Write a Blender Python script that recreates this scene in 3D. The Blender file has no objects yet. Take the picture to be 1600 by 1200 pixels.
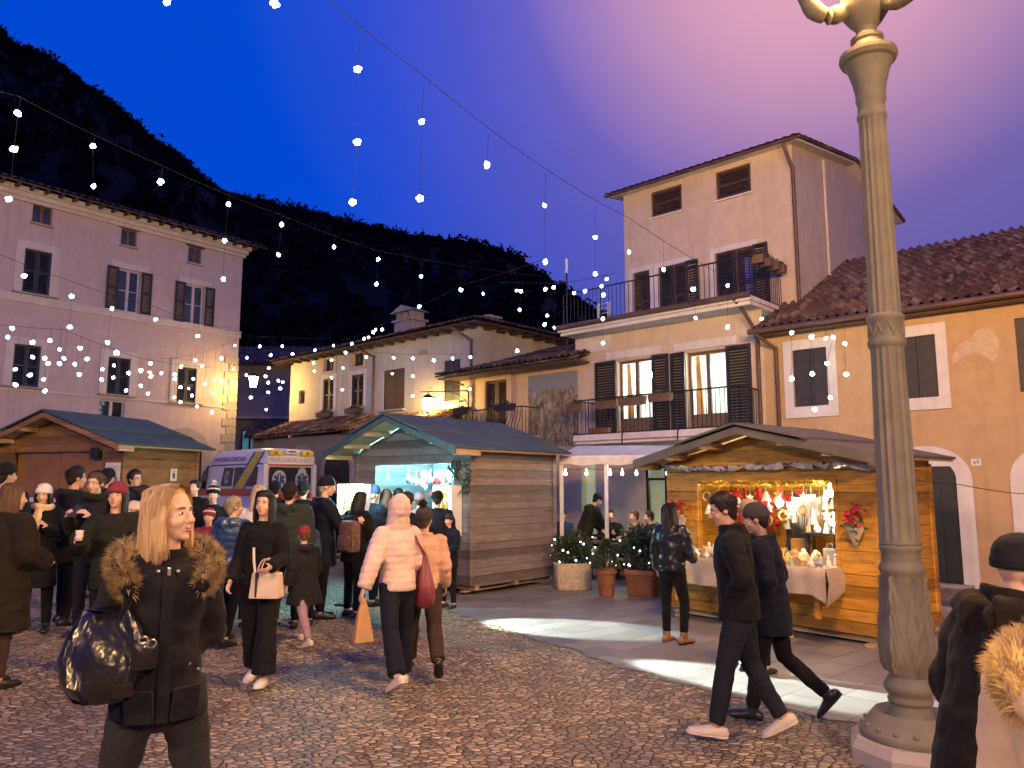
import bpy, bmesh, math, random
from mathutils import Vector, Matrix, Euler, noise
R_ = math.radians
sc = bpy.context.scene
COL = sc.collection

# ------------------------------------------------------------------ camera
CAMZ = 1.9
F = 1190.0
PITCH = math.atan(158 / F)
cam_d = bpy.data.cameras.new('camera')
cam = bpy.data.objects.new('camera', cam_d)
COL.objects.link(cam)
cam_d.sensor_width = 36.0
cam_d.lens = 36.0 * F / 1600.0
cam_d.clip_start = 0.05
cam_d.clip_end = 3000
cam.location = (0, 0, CAMZ)
cam.rotation_euler = (math.pi / 2 + PITCH, 0, 0)
sc.camera = cam
cP, sP = math.cos(PITCH), math.sin(PITCH)


def ray(px, py):
    u = (px - 800) / F
    v = (600 - py) / F
    return u, cP - v * sP, sP + v * cP


# ------------------------------------------------------------------ world: dusk sky, with the lamp's lens glare painted in as pink
W = bpy.data.worlds.new('World')
sc.world = W
W.use_nodes = True
wt = W.node_tree
for n in list(wt.nodes):
    wt.nodes.remove(n)
wo = wt.nodes.new('ShaderNodeOutputWorld')
bg = wt.nodes.new('ShaderNodeBackground')
wt.links.new(bg.outputs[0], wo.inputs[0])
tc = wt.nodes.new('ShaderNodeTexCoord')


def wdot(v):
    n = wt.nodes.new('ShaderNodeVectorMath')
    n.operation = 'DOT_PRODUCT'
    wt.links.new(tc.outputs['Generated'], n.inputs[0])
    n.inputs[1].default_value = Vector(v).normalized()
    return n.outputs['Value']


def wramp(sock, stops):
    n = wt.nodes.new('ShaderNodeValToRGB')
    n.color_ramp.interpolation = 'LINEAR'
    e = n.color_ramp.elements
    e[0].position, e[0].color = stops[0][0], (*[stops[0][1]] * 3, 1)
    e[1].position, e[1].color = stops[-1][0], (*[stops[-1][1]] * 3, 1)
    for p, v in stops[1:-1]:
        x = e.new(p)
        x.color = (v, v, v, 1)
    wt.links.new(sock, n.inputs[0])
    return n.outputs[0]


def wmix(f, a, b):
    n = wt.nodes.new('ShaderNodeMix')
    n.data_type = 'RGBA'
    wt.links.new(f, n.inputs[0])
    for i, c in ((6, a), (7, b)):
        if isinstance(c, tuple):
            n.inputs[i].default_value = (*c, 1)
        else:
            wt.links.new(c, n.inputs[i])
    return n.outputs[2]


SKY_BLUE = (0.0005, 0.066, 0.64)
SKY_DUSK = (0.075, 0.085, 0.40)
LENS_GLARE = (0.82, 0.40, 0.50)
SKY_HIGH = (0.005, 0.035, 0.30)
side = wramp(wdot((1, 0.25, -0.15)), [(0.0, 0.0), (0.15, 0.3), (0.3, 0.6), (0.55, 1.0)])
c0 = wmix(side, SKY_BLUE, SKY_DUSK)
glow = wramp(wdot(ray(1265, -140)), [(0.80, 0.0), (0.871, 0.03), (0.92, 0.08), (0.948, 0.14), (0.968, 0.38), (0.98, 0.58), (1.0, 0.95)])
c1 = wmix(glow, c0, LENS_GLARE)
mp = wt.nodes.new('ShaderNodeMapping')
mp.inputs['Scale'].default_value = (2.2, 2.2, 4.0)
wt.links.new(tc.outputs['Generated'], mp.inputs[0])
cn = wt.nodes.new('ShaderNodeTexNoise')
cn.inputs['Scale'].default_value = 1.6
cn.inputs['Detail'].default_value = 4
wt.links.new(mp.outputs[0], cn.inputs['Vector'])
cr = wramp(cn.outputs[0], [(0.3, 0.97), (0.7, 1.03)])
mm = wt.nodes.new('ShaderNodeMix')
mm.data_type = 'RGBA'
mm.blend_type = 'MULTIPLY'
mm.inputs[0].default_value = 1
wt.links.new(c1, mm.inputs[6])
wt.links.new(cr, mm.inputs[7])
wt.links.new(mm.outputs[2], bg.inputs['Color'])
bg.inputs['Strength'].default_value = 1.0

sc.view_settings.view_transform = 'Standard'
sc.view_settings.look = 'None'
sc.view_settings.exposure = 0.0
sc.view_settings.gamma = 1.0
sc.cycles.use_denoising = True
sc.cycles.max_bounces = 6
sc.cycles.diffuse_bounces = 3
sc.cycles.glossy_bounces = 3
sc.cycles.transmission_bounces = 4
sc.cycles.transparent_max_bounces = 6
sc.cycles.caustics_reflective = False
sc.cycles.caustics_refractive = False
sc.cycles.sample_clamp_indirect = 6.0

# ------------------------------------------------------------------ geometry helpers


def at(px, py, Y):
    """Place of photo pixel (px, py) at a real distance of Y metres in front of the camera."""
    r = ray(px, py)
    t = Y / r[1]
    return Vector((r[0] * t, Y, CAMZ + r[2] * t))


def xat(px, Y):
    return (px - 800) / F * Y / 1.009


def softplus(x, k=1.2):
    return math.log1p(math.exp(min(40, k * x))) / k


def gz(x, y):
    """Height of the square's surface: it rises gently to the left and behind the camera."""
    a = 0.055 * softplus(-x - 0.6)
    a = min(a, 0.62) if a < 0.5 else 0.5 + 0.12 * math.tanh((a - 0.5) / 0.12)
    b = 0.030 * softplus(6.0 - y) / (1 + math.exp(max(-40.0, min(40.0, (x - 0.4) * 2.5))))
    b = min(b, 0.2)
    return a + b


class MB:
    """Collects shapes and links them as one mesh object."""

    def __init__(self):
        self.v, self.f, self.M = [], [], Matrix()

    def add(self, vs, fs):
        o = len(self.v)
        M = self.M
        self.v += [M @ Vector(p) for p in vs]
        self.f += [tuple(i + o for i in f) for f in fs]
        return self

    def box(self, c, s, rot=None):
        x, y, z = s[0] / 2, s[1] / 2, s[2] / 2
        vs = [Vector(p) for p in ((-x, -y, -z), (x, -y, -z), (x, y, -z), (-x, y, -z), (-x, -y, z), (x, -y, z), (x, y, z), (-x, y, z))]
        if rot is not None:
            m = rot if isinstance(rot, Matrix) else Euler(rot).to_matrix()
            vs = [m @ p for p in vs]
        c = Vector(c)
        return self.add([p + c for p in vs], [(0, 3, 2, 1), (4, 5, 6, 7), (0, 1, 5, 4), (1, 2, 6, 5), (2, 3, 7, 6), (3, 0, 4, 7)])

    def bx(self, x0, x1, y0, y1, z0, z1):
        return self.box(((x0 + x1) / 2, (y0 + y1) / 2, (z0 + z1) / 2), (abs(x1 - x0), abs(y1 - y0), abs(z1 - z0)))

    def bbox_bev(self, c, s, b=0.01, rot=None):
        """box with bevelled vertical and horizontal edges"""
        bm = bmesh.new()
        bmesh.ops.create_cube(bm, size=1)
        for v in bm.verts:
            v.co = Vector((v.co.x * s[0], v.co.y * s[1], v.co.z * s[2]))
        bmesh.ops.bevel(bm, geom=bm.edges[:], offset=b, segments=2, affect='EDGES', profile=0.6)
        m = Matrix() if rot is None else (rot.to_4x4() if isinstance(rot, Matrix) else Euler(rot).to_matrix().to_4x4())
        self.add([m @ v.co + Vector(c) for v in bm.verts], [tuple(v.index for v in f.verts) for f in bm.faces])
        bm.free()
        return self

    def loft(self, rings, cap=True, closed=True):
        n = len(rings[0])
        vs = [p for r in rings for p in r]
        fs = []
        for i in range(len(rings) - 1):
            for j in range(n if closed else n - 1):
                k = (j + 1) % n
                fs.append((i * n + j, i * n + k, (i + 1) * n + k, (i + 1) * n + j))
        if cap and closed:
            fs.append(tuple(reversed(range(n))))
            fs.append(tuple((len(rings) - 1) * n + j for j in range(n)))
        return self.add(vs, fs)

    def tube(self, pts, r, n=8, ref=(1, 0, 0), round_caps=False, power=1.0):
        """r: one radius, list of radii or list of (ra, rb); ra lies along ref"""
        pts = [Vector(p) for p in pts]
        m = len(pts)
        rr = [r] * m if isinstance(r, (int, float)) else list(r)
        rr = [(q, q) if isinstance(q, (int, float)) else q for q in rr]
        rings = []
        ref = Vector(ref)
        for i, p in enumerate(pts):
            d = (pts[min(i + 1, m - 1)] - pts[max(i - 1, 0)])
            if d.length < 1e-9:
                d = Vector((0, 0, 1))
            d.normalize()
            a = ref - d * ref.dot(d)
            if a.length < 0.05:
                a = d.orthogonal()
            a.normalize()
            b = d.cross(a)
            ring = []
            for j in range(n):
                t = 2 * math.pi * j / n
                ct, st = math.cos(t), math.sin(t)
                if power != 1.0:
                    ct = math.copysign(abs(ct) ** power, ct)
                    st = math.copysign(abs(st) ** power, st)
                ring.append(p + a * ct * rr[i][0] + b * st * rr[i][1])
            rings.append((p, d, ring, rr[i]))
        out = []
        if round_caps:
            p, d, ring, q = rings[0]
            k = min(q)
            for s in (0.35, 0.75):
                out.append([p - d * k * math.sqrt(1 - s * s) + (w - p) * s for w in ring])
        out += [x[2] for x in rings]
        if round_caps:
            p, d, ring, q = rings[-1]
            k = min(q)
            for s in (0.75, 0.35):
                out.append([p + d * k * math.sqrt(1 - s * s) + (w - p) * s for w in ring])
        return self.loft(out)

    def lathe(self, prof, n=24, c=(0, 0, 0), cap=True, flute=0, flute_d=0.0, fz=None):
        rings = []
        for r, z in prof:
            ring = []
            for j in range(n):
                t = 2 * math.pi * j / n
                q = r
                if flute and fz and fz[0] <= z <= fz[1]:
                    q = r - flute_d * (0.5 - 0.5 * math.cos(t * flute)) ** 0.6
                ring.append((c[0] + q * math.cos(t), c[1] + q * math.sin(t), c[2] + z))
            rings.append(ring)
        return self.loft(rings, cap)

    def ell(self, c, r, n=16, m=10, rot=None):
        rings = []
        mt = Matrix.Identity(3) if rot is None else (rot if isinstance(rot, Matrix) else Euler(rot).to_matrix())
        c = Vector(c)
        if isinstance(r, (int, float)):
            r = (r, r, r)
        for i in range(1, m):
            ph = -math.pi / 2 + math.pi * i / m
            rings.append([c + mt @ Vector((r[0] * math.cos(ph) * math.cos(2 * math.pi * j / n), r[1] * math.cos(ph) * math.sin(2 * math.pi * j / n), r[2] * math.sin(ph))) for j in range(n)])
        vs = [p for g in rings for p in g]
        fs = []
        k = len(rings)
        for i in range(k - 1):
            for j in range(n):
                fs.append((i * n + j, i * n + (j + 1) % n, (i + 1) * n + (j + 1) % n, (i + 1) * n + j))
        b = len(vs)
        vs += [c + mt @ Vector((0, 0, -r[2])), c + mt @ Vector((0, 0, r[2]))]
        for j in range(n):
            fs.append((b, (j + 1) % n, j))
            fs.append((b + 1, (k - 1) * n + j, (k - 1) * n + (j + 1) % n))
        return self.add(vs, fs)

    def prism(self, poly, axis, a0, a1):
        """polygon (list of 2-tuples) extruded along axis 'x','y','z' from a0 to a1"""
        def P(p, a):
            return {'x': (a, p[0], p[1]), 'y': (p[0], a, p[1]), 'z': (p[0], p[1], a)}[axis]
        n = len(poly)
        vs = [P(p, a0) for p in poly] + [P(p, a1) for p in poly]
        fs = [tuple(range(n)), tuple(reversed(range(n, 2 * n)))]
        for i in range(n):
            j = (i + 1) % n
            fs.append((i, i + n, j + n, j))
        return self.add(vs, fs)

    def quad(self, a, b, c, d):
        return self.add([a, b, c, d], [(0, 1, 2, 3)])

    def build(self, name, mat, parent=None, smooth=False, fix=True):
        me = bpy.data.meshes.new(name)
        me.from_pydata([tuple(p) for p in self.v], [], self.f)
        if fix:
            bm = bmesh.new()
            bm.from_mesh(me)
            bmesh.ops.recalc_face_normals(bm, faces=bm.faces[:])
            bm.to_mesh(me)
            bm.free()
        me.update()
        return link(name, me, mat, parent, smooth)


def link(name, me, mat, parent=None, smooth=False):
    if mat is not None:
        me.materials.clear()
        me.materials.append(mat)
    if smooth:
        ang = 0.9 if smooth is True else smooth
        me.shade_smooth()
        try:
            me.set_sharp_from_angle(angle=ang)
        except Exception:
            pass
    o = bpy.data.objects.new(name, me)
    COL.objects.link(o)
    if parent is not None:
        o.parent = parent
    return o


def tag(o, label=None, cat=None, group=None, kind=None):
    if label:
        o['label'] = label
    if cat:
        o['category'] = cat
    if group:
        o['group'] = group
    if kind:
        o['kind'] = kind
    return o


def thing(name, loc, rz, label, cat, group=None):
    o = bpy.data.objects.new(name, None)
    o.empty_display_size = 0.2
    COL.objects.link(o)
    o.location = loc
    o.rotation_euler = (0, 0, rz)
    return tag(o, label, cat, group)


def dup(root, loc, rz=None, label=None, group=None):
    r = root.copy()
    COL.objects.link(r)
    r.location = loc
    if rz is not None:
        r.rotation_euler = (0, 0, rz)
    if label:
        r['label'] = label
    if group:
        r['group'] = group
    for ch in list(root.children):
        c = ch.copy()
        COL.objects.link(c)
        c.parent = r
        for g in list(ch.children):
            d = g.copy()
            COL.objects.link(d)
            d.parent = c
    return r


# ------------------------------------------------------------------ scratch scene for voxel remeshing
SCR = bpy.data.scenes.new('scratch')
RM = None


def remesh(mb, voxel, smooth_it=2, disp=None):
    """one continuous skin round the overlapping shapes of a mesh builder"""
    me = bpy.data.meshes.new('tmp')
    me.from_pydata([tuple(p) for p in mb.v], [], mb.f)
    bm = bmesh.new()
    bm.from_mesh(me)
    bmesh.ops.recalc_face_normals(bm, faces=bm.faces[:])
    bm.to_mesh(me)
    bm.free()
    global RM
    if RM is None:
        RM = bpy.data.objects.new('tmp', me)
        SCR.collection.objects.link(RM)
        RM.modifiers.new('r', 'REMESH').mode = 'VOXEL'
        RM.modifiers.new('s', 'SMOOTH').factor = 0.5
    o = RM
    o.data = me
    o.modifiers['r'].voxel_size = voxel
    o.modifiers['s'].iterations = smooth_it
    vl = SCR.view_layers[0]
    vl.update()
    dg = vl.depsgraph
    out = bpy.data.meshes.new_from_object(o.evaluated_get(dg))
    if disp:
        co = [v.co.copy() for v in out.vertices]
        nr = [v.normal.copy() for v in out.vertices]
        out.vertices.foreach_set('co', [q for c, n_ in zip(co, nr) for q in (c + n_ * disp(c))])
        out.update()
    return out
# ------------------------------------------------------------------ materials


class NT:
    def __init__(self, name):
        self.m = bpy.data.materials.new(name)
        self.m.use_nodes = True
        self.t = self.m.node_tree
        self.b = self.t.nodes['Principled BSDF']

    def n(self, typ, **kw):
        x = self.t.nodes.new('ShaderNode' + typ)
        for k, v in kw.items():
            setattr(x, k, v)
        return x

    def l(self, a, b):
        self.t.links.new(a, b)

    def coord(self, scale=(1, 1, 1), rot=(0, 0, 0), kind='Object'):
        c = self.n('TexCoord')
        mpg = self.n('Mapping')
        mpg.inputs['Scale'].default_value = scale
        mpg.inputs['Rotation'].default_value = rot
        self.l(c.outputs[kind], mpg.inputs[0])
        return mpg.outputs[0]

    def noise(self, vec, scale, detail=4, rough=0.55):
        x = self.n('TexNoise')
        x.inputs['Scale'].default_value = scale
        x.inputs['Detail'].default_value = detail
        x.inputs['Roughness'].default_value = rough
        self.l(vec, x.inputs['Vector'])
        return x.outputs[0]

    def ramp(self, sock, stops):
        x = self.n('ValToRGB')
        e = x.color_ramp.elements
        def C(c):
            return (*c, 1) if isinstance(c, tuple) else (c, c, c, 1)
        e[0].position, e[0].color = stops[0][0], C(stops[0][1])
        e[1].position, e[1].color = stops[-1][0], C(stops[-1][1])
        for p, c in stops[1:-1]:
            e.new(p).color = C(c)
        self.l(sock, x.inputs[0])
        return x.outputs[0]

    def mix(self, f, a, b, blend='MIX'):
        x = self.n('Mix', data_type='RGBA', blend_type=blend)
        if isinstance(f, (int, float)):
            x.inputs[0].default_value = f
        else:
            self.l(f, x.inputs[0])
        for i, c in ((6, a), (7, b)):
            if isinstance(c, tuple):
                x.inputs[i].default_value = (*c, 1)
            else:
                self.l(c, x.inputs[i])
        return x.outputs[2]

    def math(self, op, a, b=0.0, clamp=False):
        x = self.n('Math', operation=op, use_clamp=clamp)
        for i, c in enumerate((a, b)):
            if isinstance(c, (int, float)):
                x.inputs[i].default_value = c
            else:
                self.l(c, x.inputs[i])
        return x.outputs[0]

    def bump(self, h, strength=0.3, dist=0.01):
        x = self.n('Bump')
        x.inputs['Strength'].default_value = strength
        x.inputs['Distance'].default_value = dist
        self.l(h, x.inputs['Height'])
        self.l(x.outputs[0], self.b.inputs['Normal'])

    def set(self, **kw):
        for k, v in kw.items():
            s = self.b.inputs[k.replace('_', ' ')]
            if isinstance(v, (int, float)):
                s.default_value = v
            elif isinstance(v, tuple):
                s.default_value = (*v, 1) if len(v) == 3 and s.type == 'RGBA' else v
            else:
                self.l(v, s)
        return self


def sh(c, k):
    return tuple(max(0, min(1, x * k)) for x in c)


def plain(name, c, rough=0.6, var=0.25, scale=6, bump=0.0, bscale=60, metal=0.0, spec=0.5, coat=0.0, detail=4, bdist=0.004, stretch=(1, 1, 1)):
    m = NT(name)
    v = m.coord(stretch)
    nz = m.noise(v, scale, detail)
    col = m.ramp(nz, [(0.3, sh(c, 1 - var)), (0.7, sh(c, 1 + var))])
    m.set(Base_Color=col, Roughness=rough, Metallic=metal, Specular_IOR_Level=spec)
    if coat:
        m.set(Coat_Weight=coat, Coat_Roughness=0.15)
    if bump:
        m.bump(m.noise(v, bscale, 3), bump, bdist)
    return m.m


def emit(name, c, s, sample=True):
    m = NT(name)
    m.set(Base_Color=sh(c, 0.8), Emission_Color=c, Emission_Strength=s, Roughness=0.5)
    if not sample:
        m.m.cycles.emission_sampling = 'NONE'
    return m.m


def plaster(name, c, stain=(0.5, 0.42, 0.36), amt=0.35, patch=None):
    m = NT(name)
    v = m.coord()
    big = m.noise(m.coord((1, 1, 0.45)), 0.55, 6, 0.62)
    med = m.noise(v, 3.2, 6, 0.6)
    col = m.ramp(med, [(0.25, sh(c, 0.86)), (0.75, sh(c, 1.08))])
    f = m.ramp(big, [(0.42, 0.0), (0.75, amt)])
    col = m.mix(f, col, sh(tuple(a * b for a, b in zip(c, stain)), 1.3))
    stk = m.noise(m.coord((3.5, 3.5, 0.22)), 1.6, 6, 0.65)
    col = m.mix(m.ramp(stk, [(0.5, 0.0), (0.8, 0.5)]), col, sh(c, 0.62))
    spk = m.noise(v, 19, 5, 0.7)
    col = m.mix(m.ramp(spk, [(0.58, 0.0), (0.8, 0.35)]), col, sh(c, 0.6))
    if patch:
        col = m.mix(m.ramp(m.noise(v, 1.1, 5, 0.7), [(0.66, 0.0), (0.69, patch[1])]), col, patch[0])
    m.set(Base_Color=col, Roughness=0.9, Specular_IOR_Level=0.2)
    h = m.math('ADD', m.noise(v, 7, 4), m.math('MULTIPLY', m.noise(v, 90, 3), 0.35))
    m.bump(h, 0.35, 0.02)
    return m.m


def planks(name, c, dark, ph=0.14, axis=2, rough=0.55, grain_axis=0):
    """timber boarding: a tint of its own for every board, stretched grain, knots"""
    m = NT(name)
    tcn = m.n('TexCoord')
    sep = m.n('SeparateXYZ')
    m.l(tcn.outputs['Object'], sep.inputs[0])
    row = m.math('FLOOR', m.math('DIVIDE', sep.outputs[axis], ph))
    wn = m.n('TexWhiteNoise', noise_dimensions='1D')
    m.l(row, wn.inputs['W'])
    st = [7.0, 7.0, 7.0]
    st[grain_axis] = 0.9
    if grain_axis == 0:
        st[1] = 0.9
    comb = m.n('CombineXYZ')
    for i, q in enumerate(st):
        s = m.math('MULTIPLY', sep.outputs[i], q)
        if i == grain_axis:
            s = m.math('ADD', s, m.math('MULTIPLY', wn.outputs[0], 40))
        m.l(s, comb.inputs[i])
    g = m.noise(comb.outputs[0], 4.0, 8, 0.65)
    g2 = m.noise(comb.outputs[0], 1.1, 3, 0.5)
    col = m.ramp(g, [(0.3, dark), (0.5, sh(c, 0.85)), (0.72, sh(c, 1.15))])
    col = m.mix(m.ramp(g2, [(0.62, 0.0), (0.75, 0.65)]), col, sh(dark, 0.8))
    kn = m.n('TexVoronoi')
    kn.inputs['Scale'].default_value = 0.8
    m.l(comb.outputs[0], kn.inputs['Vector'])
    col = m.mix(m.ramp(kn.outputs['Distance'], [(0.05, 0.85), (0.16, 0.0)]), col, sh(dark, 0.45))
    dirt = m.noise(m.coord(), 1.4, 5, 0.65)
    col = m.mix(m.ramp(dirt, [(0.45, 0.0), (0.75, 0.45)]), col, sh(dark, 0.7))
    tint = m.ramp(wn.outputs[0], [(0.0, 0.58), (1.0, 1.22)])
    col = m.mix(1.0, col, tint, 'MULTIPLY')
    m.set(Base_Color=col, Roughness=rough, Specular_IOR_Level=0.35)
    m.bump(g, 0.25, 0.006)
    return m.m


def tile_mat(name, c):
    m = NT(name)
    v = m.coord((4.4, 2.8, 2.8))
    vo = m.n('TexVoronoi')
    vo.inputs['Scale'].default_value = 1.0
    m.l(v, vo.inputs['Vector'])
    wn = m.n('TexWhiteNoise', noise_dimensions='3D')
    m.l(vo.outputs['Position'], wn.inputs['Vector'])
    col = m.ramp(wn.outputs[0], [(0.0, sh(c, 0.45)), (0.45, sh(c, 0.9)), (0.8, sh(c, 1.25)), (1.0, (c[0] * 1.7, c[1] * 2.0, c[2] * 2.2))])
    moss = m.ramp(m.noise(m.coord(), 1.3, 5, 0.7), [(0.45, 0.0), (0.7, 0.6)])
    col = m.mix(moss, col, (0.055, 0.05, 0.042))
    m.set(Base_Color=col, Roughness=0.9, Specular_IOR_Level=0.15)
    m.bump(m.noise(m.coord(), 40, 4), 0.5, 0.01)
    return m.m


def cobble_mat():
    m = NT('cobblestones')
    base = m.coord((1, 1, 1))
    wob = m.n('TexNoise')
    wob.inputs['Scale'].default_value = 5.0
    m.l(base, wob.inputs['Vector'])
    va = m.n('VectorMath', operation='MULTIPLY_ADD')
    m.l(wob.outputs['Color'], va.inputs[0])
    va.inputs[1].default_value = (0.05, 0.05, 0)
    m.l(base, va.inputs[2])
    mp2 = m.n('Mapping')
    mp2.inputs['Scale'].default_value = (13.5, 18.5, 1)
    mp2.inputs['Rotation'].default_value = (0, 0, 0.35)
    m.l(va.outputs[0], mp2.inputs[0])
    de = m.n('TexVoronoi', feature='DISTANCE_TO_EDGE', voronoi_dimensions='2D')
    f1 = m.n('TexVoronoi', feature='F1', voronoi_dimensions='2D')
    for x in (de, f1):
        x.inputs['Scale'].default_value = 1.0
        x.inputs['Randomness'].default_value = 0.92
        m.l(mp2.outputs[0], x.inputs['Vector'])
    wn = m.n('TexWhiteNoise', noise_dimensions='3D')
    m.l(f1.outputs['Color'], wn.inputs['Vector'])
    stone = m.ramp(wn.outputs[0], [(0.0, (0.15, 0.113, 0.068)), (0.35, (0.29, 0.222, 0.132)), (0.7, (0.43, 0.335, 0.20)), (1.0, (0.62, 0.49, 0.31))])
    mott = m.noise(base, 45, 5, 0.65)
    stone = m.mix(1.0, stone, m.ramp(mott, [(0.25, 0.72), (0.75, 1.2)]), 'MULTIPLY')
    worn = m.noise(base, 0.5, 4, 0.6)
    stone = m.mix(m.ramp(worn, [(0.42, 0.0), (0.62, 0.55)]), stone, (0.19, 0.148, 0.108))
    edge = m.ramp(de.outputs['Distance'], [(0.02, 0.0), (0.12, 1.0)])
    col = m.mix(edge, (0.04, 0.035, 0.03), stone)
    m.set(Base_Color=col, Specular_IOR_Level=0.5)
    rg = m.math('ADD', m.math('MULTIPLY', wn.outputs[0], 0.22), m.math('MULTIPLY', mott, 0.35))
    m.set(Roughness=m.math('ADD', rg, 0.30))
    h = m.ramp(de.outputs['Distance'], [(0.0, 0.0), (0.12, 0.62), (0.35, 1.0)])
    hh = m.math('ADD', h, m.math('MULTIPLY', wn.outputs[0], 0.35))
    hh = m.math('ADD', hh, m.math('MULTIPLY', m.noise(base, 30, 4), 0.5))
    m.bump(hh, 1.0, 0.026)
    return m.m


def slab_mat():
    m = NT('pavingslabs')
    v = m.coord((1, 1, 1), (0, 0, R_(-43)))
    br = m.n('TexBrick')
    br.inputs['Scale'].default_value = 1.0
    br.inputs['Brick Width'].default_value = 0.62
    br.inputs['Row Height'].default_value = 0.36
    br.inputs['Mortar Size'].default_value = 0.007
    br.inputs['Mortar Smooth'].default_value = 0.3
    br.inputs['Color1'].default_value = (0.165, 0.152, 0.146, 1)
    br.inputs['Color2'].default_value = (0.245, 0.23, 0.22, 1)
    br.inputs['Mortar'].default_value = (0.10, 0.092, 0.086, 1)
    m.l(v, br.inputs['Vector'])
    st = m.noise(m.coord(), 1.7, 6, 0.7)
    col = m.mix(1.0, br.outputs['Color'], m.ramp(st, [(0.25, 0.68), (0.75, 1.12)]), 'MULTIPLY')
    fine = m.noise(m.coord(), 34, 5, 0.7)
    col = m.mix(1.0, col, m.ramp(fine, [(0.25, 0.86), (0.75, 1.1)]), 'MULTIPLY')
    m.set(Base_Color=col, Roughness=m.ramp(st, [(0.3, 0.45), (0.7, 0.7)]), Specular_IOR_Level=0.45)
    h = m.math('ADD', m.math('MULTIPLY', br.outputs['Fac'], -1.0), m.math('MULTIPLY', fine, 0.4))
    m.bump(h, 0.5, 0.006)
    return m.m


def fabric(name, c, rough=0.85, wrinkle=0.35, wscale=9, weave=220, var=0.18, sheen=0.03, spec=0.2):
    m = NT(name)
    v = m.coord()
    n1 = m.noise(m.coord((1, 1, 1.7)), wscale, 5, 0.6)
    col = m.ramp(m.noise(v, 5, 5), [(0.3, sh(c, 1 - var)), (0.7, sh(c, 1 + var))])
    m.set(Base_Color=col, Roughness=rough, Specular_IOR_Level=spec, Sheen_Weight=sheen, Sheen_Roughness=0.5)
    h = m.math('ADD', n1, m.math('MULTIPLY', m.noise(v, weave, 2), 0.08))
    m.bump(h, wrinkle, 0.03)
    return m.m


def hair_mat(name, c, hi):
    m = NT(name)
    v = m.coord((30, 30, 2.2))
    nz = m.noise(v, 2.0, 5, 0.6)
    col = m.ramp(nz, [(0.3, c), (0.7, hi)])
    m.set(Base_Color=col, Roughness=0.5, Specular_IOR_Level=0.22)
    m.bump(nz, 0.5, 0.006)
    return m.m


def skin_mat(name, c):
    m = NT(name)
    v = m.coord()
    col = m.ramp(m.noise(v, 16, 4), [(0.3, sh(c, 0.93)), (0.7, sh(c, 1.05))])
    m.set(Base_Color=col, Roughness=0.5, Specular_IOR_Level=0.4, Subsurface_Weight=0.08, Subsurface_Scale=0.01)
    m.bump(m.noise(v, 220, 3), 0.06, 0.002)
    return m.m


def glass_mat(name, c=(0.015, 0.02, 0.03), rough=0.06):
    m = NT(name)
    v = m.coord()
    m.set(Base_Color=m.ramp(m.noise(v, 1.2, 3), [(0.3, sh(c, 0.6)), (0.7, sh(c, 1.5))]), Roughness=rough, Specular_IOR_Level=0.6)
    return m.m


def clear_glass(name):
    m = bpy.data.materials.new(name)
    m.use_nodes = True
    t = m.node_tree
    t.nodes.clear()
    o = t.nodes.new('ShaderNodeOutputMaterial')
    mx = t.nodes.new('ShaderNodeMixShader')
    mx.inputs[0].default_value = 0.08
    a = t.nodes.new('ShaderNodeBsdfTransparent')
    a.inputs[0].default_value = (0.95, 0.97, 0.97, 1)
    g = t.nodes.new('ShaderNodeBsdfGlossy')
    g.inputs['Roughness'].default_value = 0.03
    t.links.new(a.outputs[0], mx.inputs[1])
    t.links.new(g.outputs[0], mx.inputs[2])
    t.links.new(mx.outputs[0], o.inputs[0])
    return m


M = {}
M['cobble'] = cobble_mat()
M['slab'] = slab_mat()
M['pink_wall'] = plaster('pinkplaster', (0.58, 0.48, 0.47), amt=0.25)
M['pale_trim'] = plaster('paletrim', (0.66, 0.60, 0.55), amt=0.2)
M['beige_wall'] = plaster('beigeplaster', (0.58, 0.55, 0.46), amt=0.3)
M['orange_wall'] = plaster('orangeplaster', (0.54, 0.375, 0.21), amt=0.3)
M['small_wall'] = plaster('ochreplaster', (0.66, 0.50, 0.33), amt=0.25)
M['tower_wall'] = plaster('towerplaster', (0.63, 0.52, 0.41), amt=0.2)
M['cream_wall'] = plaster('creamplaster', (0.64, 0.54, 0.42), amt=0.25)
M['white_trim'] = plaster('whitetrim', (0.72, 0.68, 0.66), amt=0.12)
M['stone_trim'] = plaster('stonetrim', (0.42, 0.38, 0.34), amt=0.4)
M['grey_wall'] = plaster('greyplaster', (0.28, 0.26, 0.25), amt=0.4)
M['tile'] = tile_mat('rooftiles', (0.175, 0.105, 0.075))
M['tile_dark'] = tile_mat('darkrooftiles', (0.12, 0.085, 0.07))
M['copper'] = plain('coppergutter', (0.13, 0.075, 0.055), 0.5, 0.3, 3, metal=0.3)
M['shutter'] = plain('darkshutter', (0.035, 0.03, 0.032), 0.55, 0.3, 8, 0.1)
M['shutter_blue'] = plain('blueshutter', (0.030, 0.036, 0.05), 0.55, 0.3, 8, 0.1)
M['shutter_brown'] = plain('brownshutter', (0.075, 0.045, 0.03), 0.55, 0.3, 8, 0.1)
M['shutter_black'] = plain('blackshutter', (0.022, 0.024, 0.026), 0.45, 0.3, 8, 0.1)
M['frame_white'] = plain('whiteframe', (0.55, 0.52, 0.5), 0.5, 0.1)
M['frame_wood'] = plain('woodframe', (0.16, 0.10, 0.06), 0.5, 0.2)
M['pane'] = glass_mat('darkglass')
M['pane_blue'] = glass_mat('bluishglass', (0.05, 0.065, 0.10), 0.12)
M['clear'] = clear_glass('clearglass')
M['iron'] = plain('wroughtiron', (0.03, 0.027, 0.027), 0.45, 0.3, 10, metal=0.5)
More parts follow.
